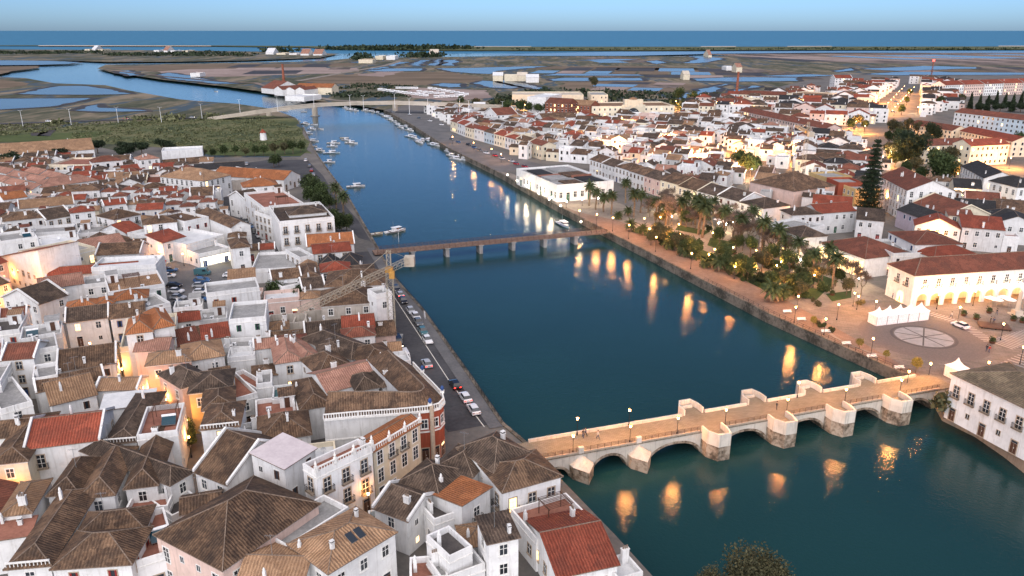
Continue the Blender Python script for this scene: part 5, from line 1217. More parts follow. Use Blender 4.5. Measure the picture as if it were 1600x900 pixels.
# -- tower cranes
def lattice(mb, p, q, s, n, m=0, r=.06):
    p, q = Vector(p), Vector(q); d = (q - p).normalized(); up = Vector((0, 0, 1)) if abs(d.z) < .9 else Vector((1, 0, 0))
    a = d.cross(up).normalized() * s / 2; b = a.cross(d).normalized() * s / 2
    cs = [a + b, a - b, -a - b, -a + b]
    for c in cs: mb.bar(p + c, q + c, r, m)
    for k in range(n):
        s0, s1 = p + (q - p) * (k / n), p + (q - p) * ((k + 1) / n)
        for i in range(4):
            j = (i + 1) % 4; mb.bar(s0 + cs[i], s1 + cs[j] if k % 2 else s1 + cs[j], r * .6, m); mb.bar(s1 + cs[i], s1 + cs[j], r * .5, m)
def crane(base, ztop, tip, ctip, label):
    r = thing('tower_crane', label, 'crane', (base.x, base.y, 0))
    m = MB(); lattice(m, (0, 0, .8), (0, 0, ztop - .6), 1.5, int(ztop / 1.7), 0, .065); m.build('mast', ['crane_yellow'], r)
    m = MB(); m.box(-2.2, 2.2, -2.2, 2.2, 0, .8, 0); m.build('ballast', ['concrete'], r)
    t, c = tip - base, ctip - base; t.z = c.z = ztop
    m = MB(); lattice(m, (0, 0, ztop), t, 1.25, int(t.length / 1.9), 0, .065); m.build('jib', ['crane_yellow'], r)
    m = MB(); lattice(m, (0, 0, ztop), c, 1.25, max(3, int((c - Vector((0, 0, ztop))).length / 2)), 0, .065); m.build('counter_jib', ['crane_yellow'], r)
    d = (c - Vector((0, 0, ztop))).normalized()
    m = MB(); p = c - d * 1.5; m.box(p.x - 1.2, p.x + 1.2, p.y - 1.2, p.y + 1.2, ztop - 1.5, ztop + .8, 0, True); m.build('counterweight', ['sand'], r)
    m = MB(); m.box(-.85, .85, -.85, .85, ztop - .6, ztop + .5, 0, True); m.box(.2, 1.4, -1.9, -.85, ztop - 1.7, ztop, 0, True); m.build('cab', ['cab_yellow'], r)
    m = MB(); top = Vector((0, 0, ztop + 4.5)); lattice(m, (0, 0, ztop + 1), top, .9, 3, 0, .07); 
    m.bar(top, t * .6 + Vector((0, 0, ztop)) * .4, .05); m.bar(top, c * .9 + Vector((0, 0, ztop)) * .1, .05); m.build('apex', ['crane_yellow'], r)
    return r
plain('cab_yellow', (0.42, 0.23, 0.06), 0.5)
def height_at(base, py):
    return min((abs(proj((base.x, base.y, .1 * k))[1] - py), .1 * k) for k in range(900))[1]
cb = P(614, 532); cz = height_at(cb, 421)
crane(cb, cz, P(467, 487, cz), P(645, 403, cz), 'tower crane with long low lattice jib standing beside the left quay road')
cb2 = P(1252, 287); cz2 = height_at(cb2, 206)
crane(cb2, cz2, cb2 + Vector((3, 24, 0)), cb2 + Vector((-1, -8, 0)), 'slender tower crane among the right bank roofs near the terrace row')
# -- chimneys, mast
def stack(x, yb, yt, r0, label, m_='stack_brick'):
    b = P(x, yb); z = height_at(b, yt); r = thing('factory_chimney', label, 'chimney', (b.x, b.y, 0))
    m = MB(); m.tube([(0, 0, 1.5), (0, 0, z - 1.2)], [r0, r0 * .62], 0, 14); m.build('shaft', [m_], r)
    m = MB(); m.box(-r0 * 1.3, r0 * 1.3, -r0 * 1.3, r0 * 1.3, 0, 1.5); m.build('plinth', [m_], r)
    m = MB(); m.tube([(0, 0, z - 1.2), (0, 0, z)], [r0 * .8, r0 * .8], 0, 14); m.build('rim', [m_], r)
ground('stack_brick', (0.20, 0.065, 0.04), (0.30, 0.11, 0.07), 0.2, 2.0)
stack(444, 132, 100, 2.0, 'tall brick chimney of the old factory beyond the road bridge'); stack(1150, 156, 112, 1.7, 'tall brick chimney beyond the cream hotel')
for a in ((428, 139, 441, 140, (432, 131)), (441, 140, 455, 140.5, (446, 132)), (455, 140.5, 469, 141, (460, 132))): H(a[0], a[1], a[2], a[3], 0, 7, 'gy', 'redbrown', c=a[4], win=0, chim=0, par=False)
H(462, 136, 518, 137, 0, 8, 'gx', 'orange', 'cream', dep=18, win=0, chim=0, par=False); H(408, 137, 428, 139, 0, 6, 'gx', 'redbrown', c=(412, 131), win=0, chim=0); H(445, 150, 475, 151, 147, 5, 'flat', 'pale_sheet', win=0, chim=0, clutter=0)
for x, y, w, hh in ((413, 82.5, 12, 5), (430, 83, 14, 5), (450, 83.6, 12, 4), (468, 84, 13, 5), (488, 84.5, 14, 4), (560, 93, 22, 8), (586, 87.5, 12, 9), (603, 87.5, 14, 9), (670, 85, 14, 5), (125, 77, 8, 5), (136, 77.3, 6, 4), (145, 77.5, 9, 5), (235, 78.5, 8, 6), (250, 79, 7, 6), (262, 79, 7, 6), (280, 79, 9, 6), (770, 118, 16, 8), (788, 117, 20, 9), (808, 118, 16, 8), (822, 121, 20, 7), (1108, 86, 5, 6), (1135, 104, 14, 7), (1151, 105, 9, 9), (1068, 116, 10, 8), (297, 114, 15, 6), (740, 163, 18, 6)):
    H(x, y, x + w, y, 0, hh, RN.choice(('flat', 'gx')), RN.choice(('pale_sheet', 'sand', 'pinkroof')), RN.choice(('cream', 'white')), c=(x, y - 1.2), win=0, chim=0, clutter=0, par=False)
b = P(1455, 119); mt = thing('radio_mast', 'thin mast with a red lit head above the salt pans', 'mast', (b.x, b.y, 0)); z = height_at(b, 93)
m = MB(); lattice(m, (0, 0, 0), (0, 0, z - 3), 1.4, 12, 0, .16); m.build('lattice', ['stack_brick'], mt)
emit('beacon', (1.0, 0.08, 0.06), 3.0); m = MB(); m.tube([(0, 0, z - 3), (0, 0, z)], [1.6, 1.6], 0, 12); m.build('beacon', ['beacon'], mt)
# -- glazed fronts of the cafe and pavilion, market hall details
def find(label): return next(r for r in HOUSES if r.get('label') and label in r['label'])
r = find('flat roofed cafe'); w, d = r['w'], r['d']
m = MB(); m.face([(-w / 2 + .4, -d / 2 - .03, .5), (w / 2 - .4, -d / 2 - .03, .5), (w / 2 - .4, -d / 2 - .03, 3.0), (-w / 2 + .4, -d / 2 - .03, 3.0)], 0)
for k in range(9): x = -w / 2 + .4 + (w - .8) * k / 8; m.box(x - .06, x + .06, -d / 2 - .1, -d / 2, .4, 3.1, 1)
m.build('shopfront', ['lit_white', 'trim'], r['o'])
r = find('glazed pavilion'); w, d = r['w'], r['d']
n = 9
for k in range(n):
    x = -w / 2 + w * (k + .5) / n; m = MB(); m.box(x - w / n * .36, x + w / n * .36, -d / 2 - .04, -d / 2, .3, r['h'] - 1.1, 0); m.box(x - .05, x + .05, -d / 2 - .09, -d / 2 - .04, .3, r['h'] - 1.1, 1)
    m.box(x + w / n * .4, x + w / n * .6, -d / 2 - .25, -d / 2, 0, r['h'] - .9, 1); m.build('window', ['lit_glass', 'trim'], r['o'])
r = find('floodlit white market'); w, d = r['w'], r['d']; h = r['h']
for k in range(12):
    x = -w / 2 + w * (k + .5) / 12; link('door' if k % 3 == 1 else 'window', WM[('door' if k % 3 == 1 else 'win', 'trim', 'lit_glass' if k % 4 == 1 else 'glass', 'green_door' if k % 3 == 1 else 'dark_wood')], r['o'], (x, -d / 2, 2.0 if k % 3 == 1 else 3.0)).scale = (1.35, 1, 1.6)
for k in range(8):
    y = -d / 2 + d * (k + .5) / 8; link('door' if k % 3 == 1 else 'window', WM[('door' if k % 3 == 1 else 'win', 'trim', 'glass', 'green_door' if k % 3 == 1 else 'dark_wood')], r['o'], (w / 2, y, 2.0 if k % 3 == 1 else 3.0), pi / 2).scale = (1.35, 1, 1.6)
m = MB(); z = h - .84; fx = lambda a, b, c_, d_, dz, mm: m.box(w * a, w * b, d * c_, d * d_, z, z + dz, mm)
fx(-.40, -.12, -.38, -.1, .5, 0); fx(.0, .22, -.4, -.08, .7, 1); fx(.26, .44, -.3, .0, .5, 2); fx(-.42, -.2, .0, .36, .8, 1); fx(-.14, .1, .02, .4, .6, 2); fx(.14, .42, .08, .4, .5, 0); fx(-.1, -.02, -.4, -.02, .4, 3); fx(.12, .13, .05, .42, 1.2, 3)
m.build('roof_patch', ['charcoal', 'concrete', 'brown', 'terracotta'], r['o'])

# ---------------------------------------------------------------- houses: the streets between, filled row by row
def inside(p, poly):
    c = False; n = len(poly)
    for i in range(n):
        a, b = poly[i], poly[(i + 1) % n]
        if (a[1] > p[1]) != (b[1] > p[1]) and p[0] < (b[0] - a[0]) * (p[1] - a[1]) / (b[1] - a[1]) + a[0]: c = not c
    return c
def rect(x, y, u, w, d): 
    v = (-u[1], u[0]); return [(x + u[0] * a + v[0] * b, y + u[1] * a + v[1] * b) for a, b in ((-w / 2, -d / 2), (w / 2, -d / 2), (w / 2, d / 2), (-w / 2, d / 2))]
def sat(a, b):
    for q in (a, b):
        for i in range(2):
            ex, ey = q[i + 1][0] - q[i][0], q[i + 1][1] - q[i][1]
            pa = [x * ex + y * ey for x, y in a]; pb = [x * ex + y * ey for x, y in b]
            if max(pa) <= min(pb) or max(pb) <= min(pa): return False
    return True
TAKEN = []
def take(): 
    TAKEN[:] = [(rect(r['x'], r['y'], r['u'], r['w'] - .5, r['d'] - .5), r['x'], r['y'], max(r['w'], r['d'])) for r in HOUSES]
def free(q, x, y, s):
    for p, tx, ty, ts in TAKEN:
        if abs(tx - x) < (ts + s) and abs(ty - y) < (ts + s) and sat(p, q): return False
    return True
KEEP = [[tuple(P(x, y)[:2]) for x, y in pl] for pl in (
    [(24, 402), (72, 402), (66, 440), (56, 482), (16, 482), (20, 440)],
    [(1135, 252), (1170, 244), (1218, 268), (1232, 284), (1178, 282), (1148, 268)], [(1388, 192), (1430, 192), (1436, 168), (1436, 132), (1408, 132), (1366, 168)], [(1238, 166), (1266, 166), (1318, 142), (1303, 137)],
    [(1335, 330), (1362, 318), (1420, 360), (1400, 370), (1345, 345)], [(1420, 300), (1500, 290), (1480, 255), (1400, 250)], [(1380, 235), (1450, 235), (1460, 200), (1400, 195)], [(1160, 300), (1190, 300), (1180, 330), (1120, 320)],
    [(246, 405), (300, 402), (345, 412), (412, 440), (330, 470), (322, 500), (262, 500), (250, 450)], [(1510, 175), (1620, 190), (1620, 130), (1500, 150)])]
for ln, wd in (([(30, 400), (34, 440), (45, 476), (95, 512), (150, 553), (205, 597), (250, 625), (292, 660), (296, 700)], 6), ([(300, 900), (420, 838), (540, 782), (620, 738), (680, 690)], 5), ([(372, 330), (386, 355), (410, 382), (432, 398)], 10),
        ([(372, 330), (355, 300), (345, 280), (360, 262)], 7), ([(1345, 330), (1385, 310), (1395, 270)], 8), ([(1095, 232), (1160, 262)], 6), ([(1180, 285), (1120, 318)], 5), ([(1080, 200), (1150, 250)], 5), ([(1230, 280), (1330, 330), (1420, 380)], 6), ([(900, 215), (1000, 262), (1060, 280)], 4), ([(1300, 205), (1380, 250), (1480, 300), (1600, 330)], 6)):
    a, b = ribbon_pts(PX(ln), wd); KEEP.append([(p.x, p.y) for p in a] + [(p.x, p.y) for p in reversed(b)])
def fill(poly, ang, roofs, cols, wr=(6, 11), dr=(7.5, 11), gap=3.0, hr=(5.2, 8.2), p_flat=.22, skip=.04, maxn=400, far_stuff=None):
    poly = [tuple(P(x, y)[:2]) for x, y in poly]
    u = (cos(ang), sin(ang)); v = (-u[1], u[0])
    S = [p[0] * u[0] + p[1] * u[1] for p in poly]; T = [p[0] * v[0] + p[1] * v[1] for p in poly]
    t = min(T); k = 0; made = 0
    take()
    while t < max(T):
        dep = RN.uniform(*dr); s = min(S)
        while s < max(S):
            w = RN.uniform(*wr); d = dep * RN.uniform(.85, 1.0)
            done = False
            for (w_, d_) in ((w, d), (w * .7, d * .75), (4.5, 5.5)):
                cs, ct = s + w_ / 2, t + d_ / 2 + (RN.uniform(0, .8))
                a2 = ang + RN.uniform(-.05, .05); uu = (cos(a2), sin(a2))
                x, y = cs * u[0] + ct * v[0], cs * u[1] + ct * v[1]
                q = rect(x, y, uu, w_, d_)
                if not all(inside(c, poly) for c in q): continue
                if any(inside((x, y), kp) or any(inside(c, kp) for c in q) for kp in KEEP): continue
                if not free(q, x, y, max(w_, d_)): continue
                px, py = proj((x, y, 5))
                if not (-60 < px < 1660 and py < 935): continue
                if RN.random() < skip: continue
                hh = RN.uniform(*hr) * (1 if w_ > 5 else .75)
                tt = 'flat' if RN.random() < p_flat else RN.choice(('gx', 'gx', 'hip', 'hip', 'gy', 'sb'))
                rc = RN.choice(roofs) if tt != 'flat' else RN.choice(('concrete', 'terracotta', 'concrete', 'pale_sheet', 'pale_sheet', 'bitumen'))
                H(0, 0, 0, 0, 0, hh, tt, rc, RN.choice(cols), world=(Vector((x, y, 0)), Vector((uu[0], uu[1], 0)), w_, d_))
                r = HOUSES[-1]; TAKEN.append((rect(r['x'], r['y'], r['u'], r['w'] - .3, r['d'] - .3), x, y, max(w_, d_)))
                made += 1; s += w_ + .15; done = True; break
            if not done: s += 1.6
            if made >= maxn: return made
        k += 1; t += dep + (gap if k % 2 == 0 else .25)
    return made
WC = ('white',) * 8 + ('cream', 'pink', 'grey')
n1 = fill([(-60, 232), (60, 250), (200, 262), (350, 268), (362, 300), (375, 335), (405, 385), (430, 400), (560, 400), (590, 440), (612, 520), (640, 565), (690, 640), (690, 700), (760, 730), (860, 760), (960, 850), (1000, 905), (300, 960), (-80, 930)], 0.28,
          ('brown', 'dark', 'brown', 'redbrown', 'tan', 'redroof'), WC, wr=(6, 10), dr=(6.5, 9.5), gap=2.2, hr=(4.6, 6.6), p_flat=.3)
WR = WC + ('white',) * 6
n2 = fill([(650, 171), (700, 177), (770, 184), (850, 190), (925, 188), (1056, 188), (1150, 190), (1235, 212), (1238, 300), (1195, 352), (1040, 305), (925, 262), (812, 250), (735, 212)], -0.45,
          ('redroof', 'brown', 'brown', 'redbrown', 'dark', 'dark', 'tan', 'pinkroof'), WR, wr=(6.5, 11), dr=(7.5, 11), gap=3.2, hr=(4.6, 8.4), p_flat=.36, maxn=700)
n3 = fill([(1236, 212), (1300, 212), (1400, 245), (1500, 300), (1600, 310), (1680, 340), (1680, 400), (1400, 395), (1300, 365), (1240, 330), (1238, 300)], -0.42,
          ('redbrown', 'brown', 'redbrown', 'dark', 'charcoal', 'redroof', 'dark'), WR, wr=(8, 14), dr=(9, 13), gap=4, hr=(5.5, 9.0), p_flat=.22)
print('FILL', n1, n2, n3, len(HOUSES))
n4 = fill([(1070, 168), (1150, 160), (1230, 150), (1300, 140), (1450, 128), (1620, 150), (1640, 175), (1490, 172), (1420, 190), (1300, 200), (1290, 206), (1160, 182), (1060, 188)], -0.4,
          ('redroof', 'brown', 'redbrown', 'dark', 'charcoal'), ('white',) * 5 + ('cream', 'pink'), wr=(11, 18), dr=(10, 14), gap=7, hr=(6.5, 11.0), p_flat=.25)
print('FILL', n4, len(HOUSES))

# ---------------------------------------------------------------- trees and plants
def foliage(name, c1, c2, c3):
    t = NT(name); g = t.n('ShaderNodeNewGeometry').outputs['Random Per Island']; r = objrand(t)
    a = t.ramp(g, [(0.0, c1), (0.55, c2), (1.0, c3)])
    br = t.math('MULTIPLY_ADD', r, 0.5, 0.75); cc = t.n('ShaderNodeCombineColor'); [t.l(br, cc.inputs[k]) for k in range(3)]
    t.col(t.mix(1.0, a, cc.outputs[0], 'MULTIPLY'), 0.7); MATS[name] = t.m
foliage('leaf', (0.020, 0.034, 0.012), (0.040, 0.062, 0.020), (0.075, 0.10, 0.035)); foliage('leaf_dark', (0.010, 0.020, 0.010), (0.020, 0.034, 0.016), (0.040, 0.058, 0.026))
foliage('leaf_olive', (0.040, 0.042, 0.020), (0.068, 0.066, 0.030), (0.11, 0.10, 0.05)); foliage('twig', (0.10, 0.075, 0.06), (0.16, 0.12, 0.095), (0.23, 0.175, 0.14)); foliage('frond', (0.025, 0.038, 0.014), (0.045, 0.062, 0.022), (0.08, 0.095, 0.035))
foliage('leaf_yellow', (0.11, 0.10, 0.02), (0.17, 0.15, 0.03), (0.24, 0.20, 0.05)); foliage('dead_frond', (0.12, 0.085, 0.05), (0.17, 0.12, 0.07), (0.21, 0.15, 0.09))
plain('bark', (0.12, 0.09, 0.065), 0.9, var=.35); plain('palm_bark', (0.17, 0.125, 0.085), 0.9, var=.35)
TR = random.Random(5)
def leafq(mb, p, s, m=0, up=.3):
    d = Vector((TR.gauss(0, 1), TR.gauss(0, 1), TR.gauss(0, 1) + up)).normalized(); a = d.orthogonal().normalized(); b = d.cross(a)
    t = TR.uniform(0, 6.28); a, b = a * cos(t) + b * sin(t), b * cos(t) - a * sin(t); s *= TR.uniform(.6, 1.3)
    mb.face([p - a * s, p - b * s * .55, p + a * s, p + b * s * .55], m)
def crown(lobes, n, s, mat, hollow=.55):
    mb = MB(); tot = sum(l[3] * l[4] for l in lobes)
    for (x, y, z, r, q) in lobes:
        for _ in range(int(n * r * q / tot)):
            d = Vector((TR.gauss(0, 1), TR.gauss(0, 1), TR.gauss(0, 1))).normalized(); k = (hollow + (1 - hollow) * TR.random()) if TR.random() < .8 else TR.random()
            d *= k * (1 + .18 * sin(5 * d.x + 3 * d.z + x) + .12 * sin(9 * d.y + z)); leafq(mb, Vector((x, y, z)) + Vector((d.x * r, d.y * r, d.z * q)), s)
    return mb.mesh('crown', [mat])
def trunk(h, r, limbs, mat='bark'):
    mb = MB(); mb.tube([(0, 0, 0), (.05, .02, h * .5), (0, 0, h)], [r, r * .8, r * .6], 0, 8)
    for k in range(limbs):
        a = 2 * pi * k / max(1, limbs) + .4; mb.tube([(0, 0, h * .9), (cos(a) * h * .3, sin(a) * h * .3, h * 1.2), (cos(a) * h * .5, sin(a) * h * .5, h * 1.55)], [r * .5, r * .35, r * .12], 0, 6)
    return mb.mesh('trunk', [mat])
def lob(n, R, H, z0, seed):
    t = random.Random(seed); out = []
    for k in range(n):
        a = t.uniform(0, 6.28); rr = R * t.uniform(.15, .62); out.append((cos(a) * rr, sin(a) * rr, z0 + H * t.uniform(.2, .8), R * t.uniform(.38, .6), H * t.uniform(.25, .42)))
    return out
def proto(name, parts):
    r = link(name, None)
    for n_, me in parts: link(n_, me, r)
    return r
PR = {}
PR['pine'] = [(('trunk', trunk(3.2, .3, 5)), ('crown', crown(lob(8, 4.4, 4.2, 2.6, s), 2600, .34, 'leaf_dark', .6))) for s in (1, 2)]
PR['broad'] = [(('trunk', trunk(3.0, .28, 5)), ('crown', crown(lob(9, 3.8, 6.0, 2.4, s), 2400, .36, m))) for s, m in ((3, 'leaf'), (4, 'leaf_olive'), (6, 'leaf'))]
PR['fine'] = [(('trunk', trunk(3.0, .28, 5)), ('crown', crown(lob(16, 3.6, 6.0, 2.4, 21), 9000, .15, 'leaf_olive')))]
PR['big'] = [(('trunk', trunk(5.0, .6, 6)), ('crown', crown(lob(14, 7.8, 14.0, 3.0, s), 6000, .55, m))) for s, m in ((7, 'leaf'), (8, 'leaf_dark'))]
PR['shrub'] = [(('stem', trunk(.6, .12, 3)), ('crown', crown(lob(5, 1.7, 1.9, .3, s), 700, .26, m))) for s, m in ((9, 'leaf'), (10, 'leaf_olive'), (11, 'leaf_dark'))]
PR['ball'] = [(('trunk', trunk(1.7, .09, 0)), ('crown', crown([(0, 0, 2.7, 1.15, 1.15)], 800, .16, 'leaf_yellow', .7)))]
PR['column'] = [(('trunk', trunk(2.0, .25, 0)), ('crown', crown([(0, 0, 2 + k * 1.5, 2.3 - k * .3, 1.6) for k in range(7)], 2200, .4, 'leaf_dark', .6)))]
def bare(seed):
    t = random.Random(seed); mb = MB(); tips = []
    def grow(p, d, l, r, n):
        q = p + d * l; mb.bar(p, q, r, 0, 5, r * .65)
        if n == 0: tips.append(q); return
        for k in range(3 if n > 1 else 4):
            e = (d + Vector((t.gauss(0, .5), t.gauss(0, .5), t.gauss(.12, .3)))).normalized(); grow(q, e, l * t.uniform(.6, .85), r * .6, n - 1)
    grow(Vector((0, 0, 0)), Vector((0, 0, 1)), 2.4, .17, 4)
    tw = MB()
    for q in tips:
        for k in range(12):
            d = Vector((t.gauss(0, 1), t.gauss(0, 1), t.gauss(.5, .8))).normalized(); l = t.uniform(.5, 1.3); s = d.orthogonal().normalized() * .035
            tw.face([q - s, q + s, q + d * l + s * .4, q + d * l - s * .4])
            if t.random() < .2: leafq(tw, q + d * l, .12)
    return (('trunk', mb.mesh('trunk', ['bark'])), ('crown', tw.mesh('crown', ['twig'])))
PR['bare'] = [bare(s) for s in (1, 2, 3)]
def palm(h, nf, fl, seed):
    t = random.Random(seed); mb = MB()
    z = [k * h / 8 for k in range(9)]; mb.tube([(.12 * sin(k * .7 + seed), .1 * cos(k * .5), zz) for k, zz in enumerate(z)], [.34 - .012 * k + (.05 if k % 2 else 0) for k in range(9)], 0, 9)
    f = MB(); top = Vector((.12 * sin(8 * .7 + seed), .1 * cos(4.0), h))
    for k in range(nf):
        a = 2.4 * k + t.uniform(-.2, .2); e = 1.25 - 1.9 * (k / nf) + t.uniform(-.12, .12); L_ = fl * t.uniform(.85, 1.1); p = top.copy(); prev = None
        d = Vector((cos(a) * cos(e), sin(a) * cos(e), sin(e))); n = 7
        for i in range(n + 1):
            s = i / n; side = Vector((-sin(a), cos(a), 0)); w_ = (.10 + .42 * sin(pi * min(1, s * .9 + .08))) * (1 if fl > 1.5 else .8)
            cur = (p - side * w_ - Vector((0, 0, w_ * .55)), p.copy(), p + side * w_ - Vector((0, 0, w_ * .55)))
            if prev:
                g = .32
                for u, v in ((0, 1), (2, 1)):
                    q = [prev[u].lerp(cur[u], g), prev[v], cur[v], cur[u]]; f.face(q, 1 if k > nf * .86 else 0)
            prev = cur; p = p + d * (L_ / n); d = (d + Vector((0, 0, -.2 - .1 * s))).normalized()
    return (('trunk', mb.mesh('trunk', ['palm_bark'])), ('crown', f.mesh('crown', ['frond', 'dead_frond'])))
PR['palm'] = [palm(7.5, 46, 3.2, 1), palm(9.0, 50, 3.4, 2), palm(6.2, 44, 3.0, 3)]
PR['lowpalm'] = [palm(2.2, 48, 3.3, 4), palm(3.2, 48, 3.4, 5)]
def conifer():
    mb = MB(); tr = MB(); tr.tube([(0, 0, 0), (0, 0, 16), (0, 0, 32)], [.5, .32, .04], 0, 8)
    for k in range(17):
        z = 3.0 + k * 1.7; R = max(.5, 6.4 * (1 - (z / 33) ** 1.25)) * TR.uniform(.85, 1.08); n = 8 if k < 13 else 6
        for i in range(n):
            a = 2 * pi * (i + .37 * k) / n + TR.uniform(-.15, .15)
            if TR.random() < .07: continue
            for s in range(26):
                q = (s + TR.random()) / 26; rr = R * q; p = Vector((cos(a) * rr, sin(a) * rr, z - .12 * rr + .035 * rr * rr))
                for _ in range(4): leafq(mb, p + Vector((TR.gauss(0, .4), TR.gauss(0, .4), TR.gauss(0, .25))), .5 * (1.1 - .5 * q), 0, 1.0)
            tr.bar((0, 0, z), (cos(a) * R * .9, sin(a) * R * .9, z - .1 * R), .09, 0, 4, .02)
    return (('trunk', tr.mesh('trunk', ['bark'])), ('crown', mb.mesh('crown', ['leaf_dark'])))
PR['conifer'] = [conifer()]
PLANTS = []
def plant(kind_, name, x, y, s=1.0, label=None, group=None, cat='tree', z=0.05, v=None):
    p = P(x, y, 0); v = TR.randrange(len(PR[kind_])) if v is None else v
    r = link(name, None, None, (p.x, p.y, z), TR.uniform(0, 6.28)); r.scale = (s, s, s * TR.uniform(.92, 1.08)); r['category'] = cat
    if group: r['group'] = group
    for n_, me in PR[kind_][v]: link(n_, me, r)
    PLANTS.append(dict(o=r, label=label, x=p.x, y=p.y, name=name, kind=kind_)); return r
for x, y, s, l in ((19, 268, 1.5, 'large round dark pine at the far left of the meadow edge'), (98, 256, 1.15, 'round dark pine in front of the long warehouse'), (135, 252, .75, 'small dark pine partly behind the cream block'), (153, 240, 1.1, 'dark round pine at the right end of the warehouse'), (190, 250, 1.0, None), (206, 248, 1.25, None), (222, 242, 1.15, None), (198, 240, 1.1, None), (258, 237, 1.2, None), (268, 240, .9, None)):
    plant('pine', 'pine_tree', x, y, s, l, 'dark pines by the left meadow')
for x, y, s in ((335, 246, .6), (352, 245, .8), (368, 244, .7), (384, 245, .6), (398, 244, .75), (412, 243, .7), (430, 243, .9), (445, 242, .8), (458, 241, .9), (470, 238, .8), (320, 247, .6), (300, 246, .5)):
    plant('broad', 'tree', x, y, s, None, 'bushy trees along the meadow edge')
for x, y, s in ((428, 262, .8), (436, 260, .7), (482, 303, 1.0), (490, 312, 1.1), (500, 318, 1.0), (508, 322, .9), (515, 330, .8), (498, 328, .9), (486, 320, .9), (525, 362, .9), (534, 366, .85), (542, 362, .75)):
    plant('broad', 'tree', x, y, s, None, 'dark trees by the left quay', v=0)
for x, y, s, v in ((526, 328, 1.0, 1), (538, 345, 1.0, 1)): plant('palm', 'palm_tree', x, y, s, 'nearer to the camera of two quay palms on the left bank' if y > 340 else 'farther of two quay palms on the left bank', 'palms on the left quay', 'palm', v=v)
for x, y, s in ((432, 482, .8), (440, 478, .75), (466, 482, .8), (472, 478, .6), (455, 480, .6)): plant('broad', 'tree', x, y, s, None, 'green courtyard trees', v=0)
for x, y, s in ((291, 690, .8), (287, 668, .7), (294, 705, .8)): plant('broad', 'creeper', x, y, s * .6, None, 'creepers in the lit alley', 'creeper', v=0)
PALMS = [(921, 322, 290), (931, 328, 295), (943, 332, 303), (955, 336, 300), (977, 317, 284), (1001, 333, 302), (1013, 333, 308), (1029, 339, 310), (1072, 330, 303), (1092, 367, 308), (1114, 339, 313), (1174, 361, 324), (1213, 403, 353), (1292, 424, 386), (1300, 452, 398), (1225, 405, 370), (1098, 372, 318), (1086, 352, 306), (1064, 352, 312), (1130, 372, 328), (1156, 384, 340), (1190, 395, 345), (1245, 418, 372), (1268, 440, 392), (1040, 352, 318), (1024, 345, 312), (990, 340, 300)]
for x, y, yt in PALMS:
    b = P(x, y); hh = height_at(b, yt); v = min(range(3), key=lambda k: abs((8.3, 9.8, 7)[k] - hh)); plant('palm', 'palm_tree', x, y, max(.7, min(1.45, hh / (8.3, 9.8, 7)[v])), None, 'date palms of the riverside park', 'palm', v=v)
for x, y, s in ((966, 343, .75), (981, 338, .75), (986, 362, .9), (1004, 368, .8), (1018, 374, .9), (1046, 389, 1.05), (1068, 400, 1.0), (1085, 405, .9), (1102, 418, .8), (1122, 424, .9), (1250, 434, .9), (1206, 472, 1.1), (1222, 470, .9), (1150, 430, 1.0), (1138, 350, .6), (1078, 395, .8)):
    plant('lowpalm', 'low_palm', x, y, s, None, 'low bushy palms by the promenade', 'palm')
pr = random.Random(3)
for k in range(52):
    t = pr.random(); x = 1015 + 235 * t + pr.uniform(-14, 14); y = 376 + 92 * t + pr.uniform(-4, 3); plant('broad' if pr.random() < .55 else 'shrub', 'garden_tree', x, y, pr.uniform(.5, .85), None, 'dense greenery between promenade and park')
for x, y in ((1015, 340), (1025, 345), (1038, 343), (1050, 340), (1060, 348), (1080, 352), (1104, 352), (1120, 356), (1135, 360), (1146, 368), (1152, 375), (1160, 372), (1168, 380), (1176, 384), (1190, 390), (1130, 370), (1066, 340), (1042, 330), (1205, 398), (1240, 410), (1262, 425), (1330, 455), (1345, 462), (1284, 440), (1160, 392), (1098, 345), (1044, 352), (1086, 360), (1112, 362), (1144, 378), (1155, 384), (1048, 334), (1200, 392)):
    plant('bare', 'bare_tree', x, y, pr.uniform(.9, 1.4), None, 'bare winter trees of the park')
for x, y, s in ((1045, 348, .7), (1072, 356, .75), (1100, 356, .7), (1124, 382, .7), (1150, 392, .7), (1172, 400, .75), (1205, 412, .8), (1232, 428, .8), (1258, 430, .8), (1278, 446, .7), (1305, 448, .7), (1322, 462, .6), (1190, 425, .8), (1030, 352, .6)): plant('broad', 'park_tree', x, y, s, None, 'green trees inside the park')
for x, y, s in ((1212, 430, .9), (1240, 420, .7), (1262, 448, .9), (1285, 455, .8), (1255, 465, .7), (1200, 420, .8), (1180, 410, .8), (1275, 478, .6), (1344, 478, .55), (1140, 398, .6), (1160, 410, .7), (1120, 372, .7), (1108, 362, .6), (1190, 440, .8), (1208, 450, .9), (1225, 455, .8), (1285, 512, .45), (1298, 520, .4), (1276, 508, .4)):
    plant('shrub', 'shrub', x, y, s * 1.5, None, 'shrubs of the park beds', 'shrub')
for x, y, s, l in ((1430, 583, 1.0, 'round clipped yellowish tree near the bridge end'), (1383, 563, .65, 'small clipped green tree second from the bridge end'), (1342, 546, .75, 'small clipped yellowish tree by the promenade rail'), (1270, 511, .7, 'small clipped yellowish tree beside the flower bed')): plant('ball', 'clipped_tree', x, y, s, l, 'clipped trees on the promenade')
plant('shrub', 'waterside_bush', 1478, 645, 2.6, 'big overgrown bush at the corner of the palace and the old bridge', None, 'bush', RIVER_Z + 1.2, 1)
plant('conifer', 'norfolk_pine', 1355, 334, 1.0, 'very tall tiered conifer towering over the right bank roofs', None, 'tree')
plant('big', 'round_tree', 1468, 296, 1.0, 'big round dense tree in front of the cream blocks', None, 'tree', v=0)
